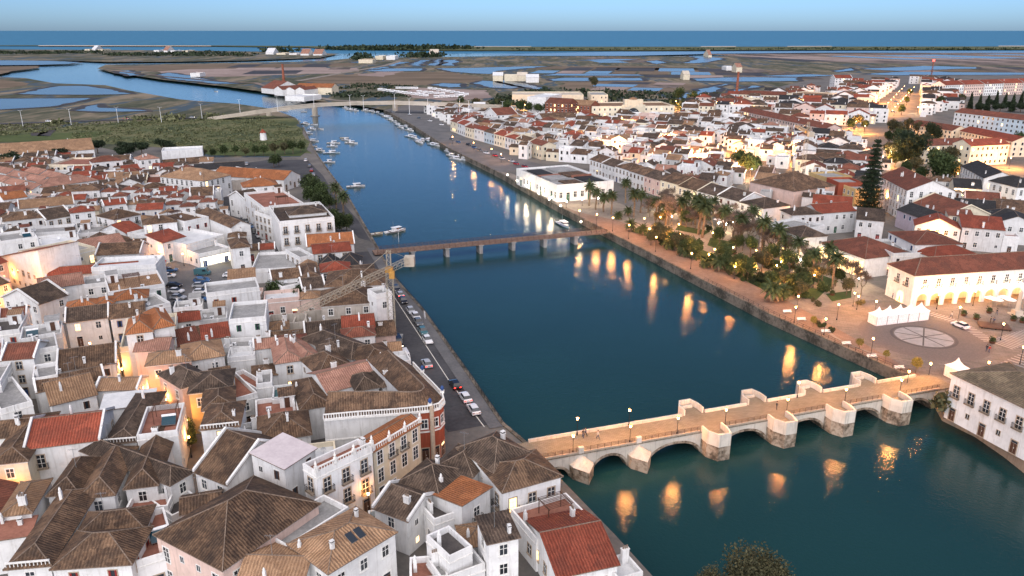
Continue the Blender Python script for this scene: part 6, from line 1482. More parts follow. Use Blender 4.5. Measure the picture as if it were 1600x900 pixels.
for x, y, s in ((1408, 250, .8), (1425, 262, 1.0), (1440, 252, .8), (1418, 245, .9), (1455, 222, .7)): plant('big', 'dark_tree', x, y, s, None, 'dark trees by the cream blocks', v=1)
for k in range(9): plant('column', 'cypress', 1512 + 14 * k + pr.uniform(-3, 3), 172 + pr.uniform(-2, 5), 1.3, None, 'dark cypresses at the right edge')
for k in range(6): plant('pine', 'pine_tree', 1530 + 16 * k, 170 + pr.uniform(-2, 8), 1.3, None, 'dark pines at the right edge')
for x, y, s in ((1150, 268, 1.1), (1163, 272, 1.1), (1172, 276, 1.0), (1182, 272, .9), (1108, 250, .8), (1326, 205, 1), (1338, 200, 1), (1350, 206, .9), (1408, 180, .9), (1416, 165, .9), (1422, 150, .9), (1336, 170, 1), (1060, 160, 1.6), (1080, 166, 1.4), (1100, 168, 1.6), (1115, 165, 1.4), (790, 178, 1.2), (812, 180, 1.2), (825, 178, 1), (840, 182, 1.2), (855, 181, 1.2), (720, 166, 1), (745, 170, 1), (926, 136, 1.4), (930, 138, 1.2), (1560, 250, 1), (1590, 235, 1.2), (1255, 160, .8), (1545, 310, .8), (1570, 315, .7), (1510, 305, .8), (1395, 215, 1.2), (1410, 222, 1.1), (1420, 212, 1.2), (1432, 215, 1.1), (1400, 232, 1.2), (1388, 228, 1), (1445, 240, 1.2), (1462, 246, 1.1), (1480, 258, 1.1), (1455, 262, 1), (1430, 275, 1), (1415, 280, .9), (1490, 285, 1), (1440, 290, .9), (1398, 262, 1), (1385, 250, 1), (1366, 305, .8), (1345, 312, .8), (1500, 165, 1.2), (1480, 165, 1.1), (1465, 172, 1.2)):
    plant('broad', 'street_tree', x, y, s * 1.1, None, 'trees between the right bank houses')
for x, y, s, l in ((1168, 972, 1.3, 'leafy tree crown rising at the bottom edge in front of the dark water'), (1104, 972, .8, 'smaller leafy tree at the bottom edge left of the bigger crown'), (1206, 985, 1.0, 'low leafy tree at the bottom edge right of the bigger crown')): plant('fine', 'riverside_tree', x, y, s, l, None)
# far woods and scrub: nobody could count these
mb = MB()
def scatter(px, n, s, hmax):
    poly = [(x, y) for x, y in px]; x0, x1 = min(p[0] for p in poly), max(p[0] for p in poly); y0, y1 = min(p[1] for p in poly), max(p[1] for p in poly); k = 0
    while k < n:
        x, y = pr.uniform(x0, x1), pr.uniform(y0, y1)
        if not inside((x, y), poly): continue
        p = P(x, y); k += 1; q = s * pr.uniform(.5, 1.4)
        for _ in range(7): leafq(mb, p + Vector((pr.gauss(0, q), pr.gauss(0, q), pr.uniform(.1, hmax) * q)), q * .7)
scatter([(110, 222), (110, 208), (220, 190), (400, 182), (470, 203), (478, 220), (440, 236), (330, 238), (240, 226)], 1500, .9, 1.0)
scatter([(-40, 215), (0, 196), (330, 186), (420, 180), (300, 190), (100, 206)], 400, 1.0, 1.0)
scatter([(260, 183), (285, 183), (285, 190), (255, 190)], 20, 2.2, 1.2); scatter([(80, 193), (94, 193), (94, 198), (80, 198)], 12, 2.2, 1.2); scatter([(200, 186), (250, 184), (250, 188), (200, 190)], 30, 1.8, 1.2); scatter([(318, 182), (345, 181), (345, 186), (318, 187)], 30, 1.8, 1.2)
foliage('leaf_scrub', (0.06, 0.07, 0.03), (0.10, 0.11, 0.05), (0.15, 0.15, 0.08)); kind(mb.build('scrub', ['leaf_scrub']), 'stuff')
mb = MB()
scatter([(505, 77), (560, 74.5), (700, 74.5), (760, 76), (700, 78), (530, 78.5)], 330, 9, 1.1); scatter([(555, 91), (580, 91), (580, 94), (555, 94)], 25, 8, 1.5); scatter([(620, 89), (660, 86), (700, 88), (660, 91)], 60, 8, 1.2); scatter([(400, 81), (450, 79), (470, 81), (420, 83)], 40, 9, 1.2)
scatter([(160, 84), (330, 81), (400, 83), (400, 88), (170, 88)], 350, 5, .7); scatter([(0, 81), (160, 80), (160, 84), (0, 85)], 200, 5, .7); scatter([(800, 76), (1600, 75), (1600, 78), (800, 78.5)], 260, 5, .5)
scatter([(770, 157), (850, 140), (870, 145), (800, 172), (770, 172)], 140, 3.2, 1.2); scatter([(880, 140), (1050, 148), (1060, 162), (900, 160)], 160, 3, 1.0); scatter([(1050, 162), (1120, 160), (1130, 172), (1060, 174)], 120, 3, 1.2); scatter([(500, 143), (620, 146), (640, 152), (520, 153)], 160, 2.0, .8); scatter([(560, 130), (650, 134), (620, 140), (520, 140)], 120, 2.0, .7)
kind(mb.build('far_woods', ['leaf_dark']), 'stuff')

# ---------------------------------------------------------------- lamps
LAMPS = []
def post_mesh(h):
    m = MB(); m.tube([(0, 0, 0), (0, 0, .5), (0, 0, .55), (0, 0, h - .55)], [.14, .12, .06, .045], 0, 8); m.bar((-.22, 0, h - .75), (.22, 0, h - .75), .02); return m.mesh('post', ['iron'])
def lantern_mesh(h, mat):
    m = MB(); m.tube([(0, 0, h - .55), (0, 0, h - .1)], [.13, .22], 0, 6); m.tube([(0, 0, h - .1), (0, 0, h + .12)], [.25, .04], 1, 6); return m.mesh('lantern', [mat, 'iron'])
def light_data(name, w, c, r=.22):
    d = bpy.data.lights.new(name, 'POINT'); d.energy = w; d.color = c; d.shadow_soft_size = r; return d
AMB, WHT = (1.0, 0.40, 0.10), (1.0, 0.72, 0.42)
LD = {('amber', k): light_data('lamp_light', LAMP_W * k, AMB) for k in (.2, .5, 1, 2, 4, 10, 20, 40)}; LD.update({('white', k): light_data('lamp_light', LAMP_W * k, WHT) for k in (.2, .5, 1, 2, 4, 10)})
PM, LM = {}, {}
def lamp(x, y, h=4.6, c='amber', k=1, label=None, group='street lamps', wall=None, at=None):
    p = at if at is not None else P(x, y, h); z0 = 0.0
    if at is not None: z0 = at.z; p = Vector((at.x, at.y, 0))
    r = link('street_lamp', None, None, (p.x, p.y, z0)); r['category'] = 'street lamp'; r['group'] = group
    if h not in PM: PM[h] = post_mesh(h)
    if (h, c) not in LM: LM[(h, c)] = lantern_mesh(h, 'lamp_' + c)
    link('post', PM[h], r); link('lantern', LM[(h, c)], r)
    l = link('lamp_light', LD[(c, k)], r, (0, 0, h + .42))
    LAMPS.append(dict(o=r, x=p.x, y=p.y, label=label)); return r
for s_, side in ((bs(x), n_) for x, n_ in ((897, 0), (986, 0), (1060, 0), (1135, 0), (1231, 0), (1322, 0), (1408, 0))):
    q = bp(s_, .5 if side == 0 else BW - .5); lamp(0, 0, 3.6, 'amber', 2, None, 'lamps on the old stone bridge', at=Vector((q.x, q.y, BZ)))
for x, y in ((904, 653), (984, 638), (1249, 595)):
    q = P(x, y, BZ + 3.6); d = (q - b0).dot(bu); q = bp(d, BW - .4); lamp(0, 0, 3.6, 'amber', .5, None, 'lamps on the old stone bridge', at=Vector((q.x, q.y, BZ)))
for x, y in ((1214, 413), (1221, 407), (1273, 428), (1219, 442), (1248, 461), (1336, 456), (1342, 461), (1032, 338), (1050, 337), (1015, 356), (1028, 356), (1035, 352), (1061, 349), (1063, 364), (1046, 369), (1085, 380), (1117, 388), (1108, 396), (1146, 385), (1182, 390), (1182, 418), (1149, 415), (1114, 362), (1007, 340)): lamp(x, y, 4.2, 'amber', 2, None, 'lamps of the park')
for x, y in ((1244, 478), (1311, 474), (1291, 496), (1365, 527), (1455, 566), (1421, 578), (1370, 469), (1501, 478), (1468, 458), (1525, 453), (1569, 504), (1546, 564), (1600, 540)): lamp(x, y, 4.6, 'amber', 2, None, 'lamps of the square')
for x, y in ((908, 345), (793, 272), (808, 281), (824, 290), (842, 301), (858, 310), (876, 320)): lamp(x, y, 4.2, 'white', .2, None, 'lamps by the market hall')
for x, y in ((822, 283), (842, 292), (862, 302), (885, 308), (910, 305), (935, 303)): lamp(x, y + 5, 3.2, 'white', 1, None, 'low white lamps along the market hall front')
for x, y in ((1135, 347), (1123, 345), (1045, 318), (1060, 322), (1342, 431), (1251, 402), (1030, 316), (1146, 343)): lamp(x, y + 2, 3.2, 'white', 2, None, 'white kiosk lamps behind the park')
for x, y in ((783, 240), (768, 232), (707, 213), (740, 222)): lamp(x, y, 5.0, 'amber', 2, None, 'lamps of the right quay')
for x, y in ((905, 350), (932, 356), (957, 362), (982, 374), (1024, 394), (1079, 421)): q = P(x, y); q.z = .1; lamp(0, 0, 5.4, 'amber', 2, None, 'lamps along the promenade', at=q)
for x, y, k in ((37, 467, 4), (273, 622, .5), (504, 793, .5), (20, 762, .2), (140, 534, .5), (190, 574, .5), (240, 608, .5), (115, 512, .5), (330, 905, .5), (390, 862, .5), (200, 395, .5), (291, 655, .5), (12, 428, 1), (48, 434, 4), (-5, 785, .2), (285, 395, .5), (248, 392, .5), (42, 452, 4), (165, 552, .5), (214, 592, .5), (258, 622, .5), (294, 680, .5), (90, 500, .5), (440, 828, .5), (575, 768, .2)): lamp(x, y, 4.4, 'amber', k, None, 'lamps of the left bank streets')
for x, y in ((330, 388), (347, 384), (318, 392)): lamp(x, y + 6, 3.0, 'white', 1, None, 'lamps in front of the cafe')
for k in range(8):
    for s in (0, 1): lamp(1384 + 4.2 * k + 15 * s, 166 - 4.3 * k - (0 if s else 2), 8.0, 'amber', 20, None, 'amber lamps in two rows on the far avenue')
for k in range(7): lamp(1250 + 8.5 * k, 162 - 3.0 * k, 7.0, 'amber', 40, None, 'amber lamps on the slanting far street')
for x, y, c in ((1476, 147, 'amber'), (1484, 152, 'amber'), (1495, 150, 'white'), (1435, 167, 'white'), (1443, 167, 'white'), (1340, 170, 'amber'), (1375, 152, 'amber'), (1352, 196, 'amber'), (1338, 189, 'amber'), (1228, 204, 'amber'), (1283, 215, 'amber'), (1166, 265, 'amber'), (1175, 263, 'white'), (1155, 258, 'amber'), (1200, 268, 'white'), (1205, 266, 'white'), (1080, 238, 'amber'), (1090, 245, 'amber'), (1038, 214, 'amber'), (1045, 210, 'white'), (1118, 168, 'amber'), (1110, 178, 'amber'), (1056, 158, 'amber'), (1068, 163, 'amber'),
                (1336, 294, 'amber'), (1350, 293, 'amber'), (1386, 307, 'amber'), (1330, 257, 'amber'), (1393, 236, 'white'), (1380, 244, 'amber'), (1416, 251, 'amber'), (1446, 221, 'amber'), (1497, 270, 'amber'), (1502, 307, 'white'), (1580, 246, 'amber'), (1463, 362, 'amber'), (1512, 361, 'amber'), (1440, 330, 'amber'), (1250, 226, 'amber'), (900, 208, 'amber'), (950, 225, 'amber'), (880, 215, 'white'), (988, 232, 'white'), (1010, 250, 'amber'), (960, 190, 'white'), (985, 192, 'amber'), (1010, 192, 'amber'), (810, 160, 'amber'), (820, 163, 'amber'), (1130, 225, 'amber'), (1150, 235, 'amber'), (1165, 220, 'amber'), (1200, 225, 'amber'), (1240, 240, 'amber'), (1290, 320, 'amber'), (1262, 330, 'amber'), (1100, 292, 'amber')):
    lamp(x, y, 6.0, c, (40 if c == 'amber' else 10) if y < 250 else 10 if y < 290 else 4, None, 'lamps among the right bank houses')
r_, xs_, A_, u_, n_, D_ = HALL
fl = MB(); fl.tube([(0, 0, 0), (0, 0, .3)], [.12, .2], 0, 8); fl = fl.mesh('uplight', ['lamp_white']); ud = light_data('uplight_glow', LAMP_W * .16, WHT, .15); ad = light_data('arcade_glow', LAMP_W * .5, AMB, .2)
pl = MB(); pl.tube([(0, 0, 0), (0, 0, .35)], [.2, .14], 0, 8); pl = pl.mesh('ceiling_lamp', ['lamp_amber'])
for k, x in enumerate(xs_):
    if k > 10: break
    o = link('uplight', fl, r_, (x, -.75, 4.95)); link('uplight_glow', ud, r_, (x, -.8, 5.6)); link('ceiling_lamp', pl, r_, (x, 2.4, 3.9)); link('arcade_glow', ad, r_, (x, 2.4, 3.4))
pole = MB(); pole.tube([(0, 0, 0), (0, 0, 11.5)], [.19, .1], 0, 6)
for s in (-1, 1): pole.bar((0, 0, 11.5), (s * 1.3, 0, 11.9), .06); pole.box(s * 1.3 - .25, s * 1.3 + .25, -.12, .12, 11.85, 11.97, 0, True)
pole = pole.mesh('light_pole', ['white_gloss'])
RP = []
for x, yt in ((31, 172), (107, 170), (181, 167), (249, 167), (313, 162), (373, 155), (432, 150), (489, 145), (546, 148), (567, 149), (616, 146), (639, 153), (668, 153), (718, 153), (732, 156), (785, 158)):
    p = P(x, yt, 21 if 400 < x < 760 else 13); o = link('light_pole', pole, None, (p.x, p.y, 9 if 400 < x < 760 else 1), .3); o['category'] = 'light pole'; o['group'] = 'tall pale road light poles'; RP.append(dict(o=o, x=p.x, y=p.y, label=None))

# ---------------------------------------------------------------- cars, boats, caravans, tents, people
def car_meshes(van=False):
    b = MB(); W_ = .88; L_ = 2.1
    prof = [(-L_, .35), (-L_, .8), (-L_ + .15, .92), (L_ - 1.05, .95), (L_ - .1, .78), (L_, .6), (L_, .35)] if not van else [(-L_ - .2, .35), (-L_ - .2, 2.0), (-L_ + .1, 2.15), (L_ - .9, 2.1), (L_ - .2, 1.15), (L_ + .2, .95), (L_ + .2, .35)]
    for i in range(len(prof) - 1):
        (x0, z0), (x1, z1) = prof[i], prof[i + 1]; t0, t1 = (W_ - .06 if z0 > .75 else W_), (W_ - .06 if z1 > .75 else W_)
        b.face([(x0, -t0, z0), (x0, t0, z0), (x1, t1, z1), (x1, -t1, z1)])
    for s in (-1, 1):
        f = [(x, s * (W_ - .06 if z > .75 else W_), z) for x, z in prof]; b.face(f if s < 0 else f[::-1])
    cab = MB(); gl = MB()
    if not van:
        lo = [(-1.75, .93), (-1.35, 1.42), (.25, 1.44), (1.05, .95)]
        for i in range(3):
            (x0, z0), (x1, z1) = lo[i], lo[i + 1]; t0, t1 = (.78 if z0 < 1 else .62), (.78 if z1 < 1 else .62); q = [(x0, -t0, z0), (x0, t0, z0), (x1, t1, z1), (x1, -t1, z1)]
            (b if i == 1 else gl).face(q)
        for s in (-1, 1): gl.face([(x, s * (.78 if z < 1 else .62), z) for x, z in lo][::(1 if s < 0 else -1)])
    else:
        for s in (-1, 1): gl.face([(.2, s * .885, 1.3), (1.35, s * .885, 1.3), (.95, s * .885, 1.85), (.2, s * .885, 1.85)][::(-1 if s > 0 else 1)])
        gl.face([(L_ - .83, -.7, 2.0), (L_ - .83, .7, 2.0), (L_ - .24, .7, 1.25), (L_ - .24, -.7, 1.25)])
    wh = MB(); wh.bar((0, -.1, 0), (0, .1, 0), .32, 0, 12); wh.bar((0, -.115, 0), (0, .115, 0), .19, 1, 8)
    li = MB(); li.box(-.03, .03, -.16, .16, -.08, .08, 0, True)
    return b, gl, wh.mesh('wheel', ['rubber', 'grey_metal']), li
CARB = {}; PAINT = dict(white=(.75, .75, .76), silver=(.42, .43, .45), black=(.015, .015, .018), grey=(.12, .13, .14), blue=(.04, .10, .22), red=(.35, .02, .02), teal=(.06, .15, .17))
for n_2, c_2 in PAINT.items(): 
    t = NT('paint_' + n_2); t.col(c_2, .25); t.b.inputs['Coat Weight'].default_value = .5; MATS['paint_' + n_2] = t.m
_cb, _cg, CW, _li = car_meshes(); _vb, _vg, _, _ = car_meshes(True)
CG, VG = _cg.mesh('windows', ['glass']), _vg.mesh('windows', ['glass'])
TL, TO, HL, HO = _li.mesh('tail_light', ['tail_light']), _li.mesh('tail_light', ['red_door']), _li.mesh('headlight', ['head_light']), _li.mesh('headlight', ['white_gloss'])
CARS = []
def car(x, y, head, col_, lit=0, van=False, label=None, group='cars along the left quay road', px2=None):
    p = P(x, y); 
    if px2: q = P(*px2); head = atan2(q.y - p.y, q.x - p.x)
    r = link('van' if van else 'car', None, None, (p.x, p.y, .12), head); r['category'] = 'van' if van else 'car'; r['group'] = group
    key = (col_, van)
    if key not in CARB: CARB[key] = (_vb if van else _cb).mesh('body', ['paint_' + col_])
    link('body', CARB[key], r); link('windows', VG if van else CG, r)
    for a in (-1.3, 1.3):
        for s in (-.8, .8): link('wheel', CW, r, (a, s, .32))
    e = 2.1 if not van else 2.3
    for s in (-.6, .6): link('tail_light', TL if lit else TO, r, (-e, s, .72)); link('headlight', HL if lit == 2 else HO, r, (e - .03, s, .62))
    CARS.append(dict(o=r, x=p.x, y=p.y, label=label, col=col_, van=van, lit=lit, group=group)); return r
qd = (P(690, 597) - P(622, 490)); QH = atan2(qd.y, qd.x)
for x, y, c, l, h in ((619, 454, 'black', 0, 0), (625, 463, 'silver', 1, pi), (630, 473, 'black', 0, 0), (642, 489, 'silver', 0, 0), (650, 498, 'white', 0, 0), (654, 507, 'grey', 0, 0), (661, 521, 'teal', 0, 0), (668, 535, 'white', 0, 0), (667, 572, 'silver', 1, pi), (711, 605, 'black', 1, pi), (727, 625, 'white', 1, pi), (740, 644, 'white', 0, pi)): car(x, y, QH + h, c, l)
car(633, 563, QH, 'white', 0, True); car(622, 540, QH, 'black', 2, True)
for x, y, c in ((267, 425, 'blue'), (263, 434, 'white'), (317, 442, 'blue'), (315, 440, 'blue'), (313, 449, 'silver'), (314, 459, 'white'), (313, 471, 'blue'), (360, 433, 'white'), (317, 430, 'teal')):
    car(x, y, .12 if y != 430 else .1, c, 0, y == 430, None, 'cars in the cobbled car park')
for x, y, c in ((273, 449, 'black'), (276, 458, 'white'), (279, 468, 'silver'), (282, 478, 'grey'), (285, 488, 'blue')): car(x, y, -.15, c, 0, False, None, 'cars in the cobbled car park')
for x, y, c in ((379, 340, 'silver'), (386, 348, 'grey'), (392, 356, 'blue'), (398, 364, 'black'), (404, 371, 'silver'), (415, 382, 'grey'), (420, 388, 'blue'), (367, 327, 'white')): car(x, y, radians(-62), c, 0, False, None, 'cars parked in the left bank side street')
for x, y, c in ((478, 252, 'white'), (484, 261, 'grey'), (487, 268, 'red'), (490, 275, 'silver'), (386, 258, 'silver'), (205, 252, 'white'), (14, 283, 'blue'), (42, 288, 'blue')): car(x, y, radians(100), c, 0, False, None, 'cars near the left waterside')
car(1500, 512, 0, 'white', 1, False, 'white car with lit tail lamps crossing the square', 'cars on the right bank', (1470, 500))
for k in range(14): car(708 + 11 * k + pr.uniform(-3, 3), 219 + 4.3 * k, radians(-58), pr.choice(('white', 'silver', 'grey', 'blue', 'black', 'red')), 0, False, None, 'cars parked along the right quay')
for x, y in ((615, 176), (640, 180), (655, 186), (672, 190), (690, 196), (1400, 160), (1404, 165), (1410, 158), (1395, 176)): car(x, y, radians(-50), pr.choice(('white', 'silver', 'grey', 'blue')), 0, False, None, 'cars on the far right bank')
for x, y, c in ((76, 190.5, 'white'), (197, 186.5, 'red'), (300, 184.5, 'silver')): car(x, y, 0, c, 2, False, None, 'cars on the marsh road')
# boats
def boat_mesh(L_, W_, style):
    h = MB(); n = 8; rim = []; keel = []
    for i in range(n + 1):
        t = i / n; w = W_ / 2 * (1 - (max(0, t - .45) / .55) ** 2.2) * (.82 + .18 * min(1, t * 4)); x = -L_ / 2 + L_ * t; z = .55 + .35 * t * t; rim.append((x, w, z)); keel.append((x, w * .55, -.15))
    for s in (1, -1):
        for i in range(n):
            a, b, c, d = keel[i], keel[i + 1], rim[i + 1], rim[i]; f = [(p[0], s * p[1], p[2]) for p in (a, b, c, d)]; h.face(f[::-1] if s > 0 else f, 0)
            h.bar((d[0], s * d[1], d[2]), (c[0], s * c[1], c[2]), .06, 1)
    h.face([(rim[0][0], -rim[0][1], rim[0][2]), (rim[0][0], rim[0][1], rim[0][2]), (keel[0][0], keel[0][1], -.15), (keel[0][0], -keel[0][1], -.15)])
    for i in range(n): h.face([(rim[i][0], -rim[i][1] * .95, .42), (rim[i + 1][0], -rim[i + 1][1] * .95, .42), (rim[i + 1][0], rim[i + 1][1] * .95, .42), (rim[i][0], rim[i][1] * .95, .42)], 2)
    for x in (-.28, .02): h.box(L_ * x - .12, L_ * x + .12, -W_ * .4, W_ * .4, .43, .62, 1)
    parts = [h]
    c = MB()
    if style == 'cabin':
        c.prism([(-L_ * .12, -W_ * .3), (L_ * .22, -W_ * .22), (L_ * .22, W_ * .22), (-L_ * .12, W_ * .3)], .42, 1.75, 0); c.box(-L_ * .16, L_ * .26, -W_ * .33, W_ * .33, 1.75, 1.85, 0, True); c.box(L_ * .0, L_ * .225, -W_ * .315, W_ * .315, 1.2, 1.6, 1)
        c.bar((-L_ * .1, 0, 1.85), (-L_ * .1, 0, 4.2), .04, 2)
    elif style == 'open':
        c.box(-L_ / 2 - .25, -L_ / 2 + .05, -.18, .18, .3, 1.15, 1, True)
    return h, c
BOATS = []
BM = {}
for k, (L_, W_, st, hc) in enumerate(((5.5, 2.0, 'open', 'white_gloss'), (7.0, 2.5, 'cabin', 'white_gloss'), (6.2, 2.2, 'open', 'cream'), (10.5, 3.4, 'cabin', 'blue'), (9.0, 3.2, 'cabin', 'white_gloss'))):
    a, b = boat_mesh(L_, W_, st); BM[k] = (a.mesh('hull', [hc, 'dark_wood' if k % 2 == 0 else 'blue_door', 'pale_sheet']), b.mesh('cabin' if st == 'cabin' else 'motor', ['white_gloss', 'glass', 'grey_metal']), 'cabin' if st == 'cabin' else 'motor')
def boat(x, y, k, head, grp='boats moored on the left side of the river', label=None):
    p = P(x, y, RIVER_Z); r = link('boat', None, None, (p.x, p.y, RIVER_Z - .05), head); r['category'] = 'boat'; r['group'] = grp; link('hull', BM[k][0], r); link(BM[k][2], BM[k][1], r); BOATS.append(dict(o=r, x=p.x, y=p.y, label=label, k=k, group=grp))
for x, y, k in ((446, 183.5, 1), (463, 189.5, 1), (477, 194, 4), (461, 204, 0), (481, 209.5, 1), (501, 202, 0), (462, 222, 0), (488, 221, 4), (489, 229.5, 0), (498, 236, 4), (518, 239.5, 3), (521, 224, 4), (519, 229, 1), (538, 216, 2), (541, 219, 1), (549, 224, 4), (514, 254, 1), (470, 214, 1), (487, 202, 1), (491, 195, 0), (475, 175, 0), (446, 174, 0), (458, 160, 0), (474, 160, 1), (540, 169, 1), (548, 172, 4), (555, 173, 1), (572, 173, 4), (338, 143, 0), (445, 205, 0), (452, 212, 1)): boat(x, y, k, pr.uniform(-.5, .4))
boat(556, 292, 4, .35, label='lone small boat in open water off the left quay'); boat(586, 367, 2, .5, label='pale open boat moored at the end of the footbridge'); boat(618, 362, 4, .7, label='white boat beside the pole just above the footbridge')
for x, y, k in ((582, 175, 4), (590, 177, 3), (597, 180, 3), (603, 183, 4), (611, 188, 4), (618, 192, 1), (607, 184, 3), (627, 200, 4), (622, 196, 3), (640, 204, 4), (634, 199, 3), (641, 214, 3), (648, 216, 4), (652, 221, 1), (660, 220, 4), (668, 220, 3), (673, 219, 4), (656, 223, 4), (676, 227, 3), (682, 228, 4), (699, 237, 1), (709, 240, 3), (712, 249, 4), (719, 246, 4), (724, 250, 1), (705, 244, 4), (880, 352, 3)): boat(x, y, k, radians(-55) + pr.uniform(-.3, .3), 'fishing boats tied up along the right quay')
# caravans
def caravan_mesh():
    m = MB(); m.box(-3, 3, -1.15, 1.15, .5, 2.7, 0, True); m.box(-3.05, 2.2, -1.2, 1.2, 1.5, 2.0, 1); m.box(-3.2, 3.1, -1.0, 1.0, 2.7, 2.85, 0); [m.bar((x, -1.2, .35), (x, 1.2, .35), .35, 2, 10) for x in (-1.8, 1.9)]
    return m.mesh('caravan', ['white_gloss', 'glass', 'rubber'])
CV = caravan_mesh(); CAR = []
for k in range(12): CAR.append((594 + 6.5 * k, 142 + .85 * k, .15))
for k in range(6): CAR.append((622 + 5.5 * k, 139.5 + .1 * k, .3))
for k in range(9): CAR.append((672 + 7 * k, 140 + 1.2 * k, .3))
for k in range(6): CAR.append((682 + 8 * k, 153.5 - .3 * k, .1))
for k in range(5): CAR.append((655 + 9 * k, 145.5 + .8 * k, .2))
CVS = []
for x, y, a in CAR:
    p = P(x, y); o = link('caravan', CV, None, (p.x, p.y, .25), a + pr.uniform(-.25, .25)); o['category'] = 'caravan'; o['group'] = 'white caravans beyond the road bridge'; CVS.append(o)
    o['label'] = 'one of many white caravans parked on bare ground beyond the road bridge'
# tents
def tent_mesh(w):
    m = MB(); h = w / 2; m.box(-h, h, -h, h, 0, 2.5, 0); 
    for k in range(4):
        a = [(-h, -h), (h, -h), (h, h), (-h, h)]; (p, q), (r, t) = a[k], a[(k + 1) % 4]
        lv = [(1.12, 2.42), (.55, 3.0), (.2, 3.7), (.02, 4.5)]
        for i in range(3):
            (s0, z0), (s1, z1) = lv[i], lv[i + 1]; m.face([(p * s0, q * s0, z0), (r * s0, t * s0, z0), (r * s1, t * s1, z1), (p * s1, q * s1, z1)], 0)
    return m
TW = 3.05; ta, tb = P(1370, 506), P(1438, 498); td = (tb - ta).normalized(); TM = tent_mesh(TW).mesh('marquee', ['canvas_white'])
fp = MB(); fp.bar((0, 0, 0), (0, 0, 2.5), .05); fp = fp.mesh('pole', ['grey_metal'])
def poles(o): [link('pole', fp, o, (x, y, 0)) for x in (-TW / 2 - .03, TW / 2 + .03) for y in (-TW / 2 - .03, TW / 2 + .03)]
for k in range(5):
    p = ta + td * (k * (TW + .14)); o = link('marquee', None, None, (p.x, p.y, .13), atan2(td.y, td.x)); link('canopy', TM, o); poles(o)
    tag(o, ('white pointed marquee at the left end of the row of five', 'second white pointed marquee from the left in the row of five', 'middle white pointed marquee in the row of five', 'fourth white pointed marquee from the left in the row of five', 'white pointed marquee at the right end of the row of five')[k], 'marquee', 'row of white marquees')
p = P(1492, 590); o = link('marquee', None, None, (p.x, p.y, .13), .3); link('canopy', TM, o); poles(o); tag(o, 'single white pointed marquee standing behind the pale palace', 'marquee')
p = P(247, 424); o = thing('awning', 'red fabric awning at the edge of the cobbled car park', 'awning', (p.x, p.y, .1), .3); m = MB(); m.shell([[(-2.6, -2.4, 2.3), (2.6, -2.4, 2.3), (2.6, 0, 3.3), (-2.6, 0, 3.3)], [(2.6, 2.4, 2.3), (-2.6, 2.4, 2.3), (-2.6, 0, 3.3), (2.6, 0, 3.3)]], .08); m.build('canopy', ['awning_red'], o)
[link('pole', fp, o, (x, y, -.2)) for x in (-2.4, 2.4) for y in (-2.2, 2.2)]
# monument, benches, planters, sign
p = P(1588, 493); o = thing('obelisk', 'pale stone obelisk monument on the square', 'monument', (p.x, p.y, .13)); m = MB(); m.box(-1.5, 1.5, -1.5, 1.5, 0, .35); m.box(-1.0, 1.0, -1.0, 1.0, .35, 1.4); m.build('plinth', ['sand'], o)
m = MB(); m.tube([(0, 0, 1.4), (0, 0, 6.2), (0, 0, 6.8)], [.72, .45, .02], 0, 4); m.build('shaft', ['sand'], o)
p = P(1553, 512); o = thing('platform', 'low dark wooden platform on the square beside a lamp', 'platform', (p.x, p.y, .13), -.35); m = MB(); m.box(-3.4, 3.4, -2.2, 2.2, .35, .5, 0, True); m.build('deck', ['dark_wood'], o); m = MB(); [m.box(x - .1, x + .1, y - .1, y + .1, 0, .35) for x in (-3, 0, 3) for y in (-1.9, 1.9)]; m.build('legs', ['iron'], o)
bm_ = MB(); bm_.box(-1.1, 1.1, -.3, .3, .4, .48, 0, True); bm_.box(-1.1, 1.1, .26, .32, .5, .85, 0, True); bl = MB(); [bl.box(x - .08, x + .08, -.28, .3, 0, .4, 0) for x in (-.9, .9)]; bms, bls = bm_.mesh('seat', ['trim']), bl.mesh('base', ['concrete'])
BEN = []
for x, y in ((1252, 502), (1290, 521), (1322, 540), (1362, 560), (1405, 578), (1230, 490)):
    q = P(x, y); o = link('bench', None, None, (q.x, q.y, .13), QH + 1.3); link('seat', bms, o); link('base', bls, o); o['category'] = 'bench'; o['group'] = 'pale benches on the promenade'; BEN.append(dict(o=o, x=q.x, y=q.y, label=None))
pm = MB(); pm.tube([(0, 0, 0), (0, 0, .55)], [.55, .75], 0, 10); pm = pm.mesh('pot', ['dark_wood']); pc2 = crown([(0, 0, 1.0, .8, .7)], 260, .18, 'leaf', .5); PLT = []
for x, y in ((1505, 494), (1545, 490), (1550, 537), (1583, 502), (1597, 505), (1466, 474), (1525, 500), (1147, 398), (1190, 376), (1300, 462)):
    q = P(x, y); o = link('planter', None, None, (q.x, q.y, .13)); link('pot', pm, o); link('plant', pc2, o); o['category'] = 'planter'; o['group'] = 'planters on the square and in the park'; PLT.append(dict(o=o, x=q.x, y=q.y, label=None))
q = P(664, 505); o = thing('sign_board', 'blank white board on a post at the left quay edge', 'sign', (q.x, q.y, .2), QH); m = MB(); m.bar((0, 0, 0), (0, 0, 1.3), .05, 0); m.build('post', ['grey_metal'], o); m = MB(); m.box(-.6, .6, -.04, .04, 1.3, 3.0, 0, True); m.build('board', ['white_gloss'], o)
q = P(623, 378, RIVER_Z); o = thing('mooring_pole', 'thin pole standing in the water beside the footbridge', 'pole', (q.x, q.y, RIVER_Z - .3)); m = MB(); m.bar((0, 0, 0), (0, 0, 5), .08); m.build('shaft', ['white_gloss'], o); m = MB(); m.tube([(0, 0, 5), (0, 0, 5.4)], [.2, .2], 0, 8); m.build('head', ['orange'], o)
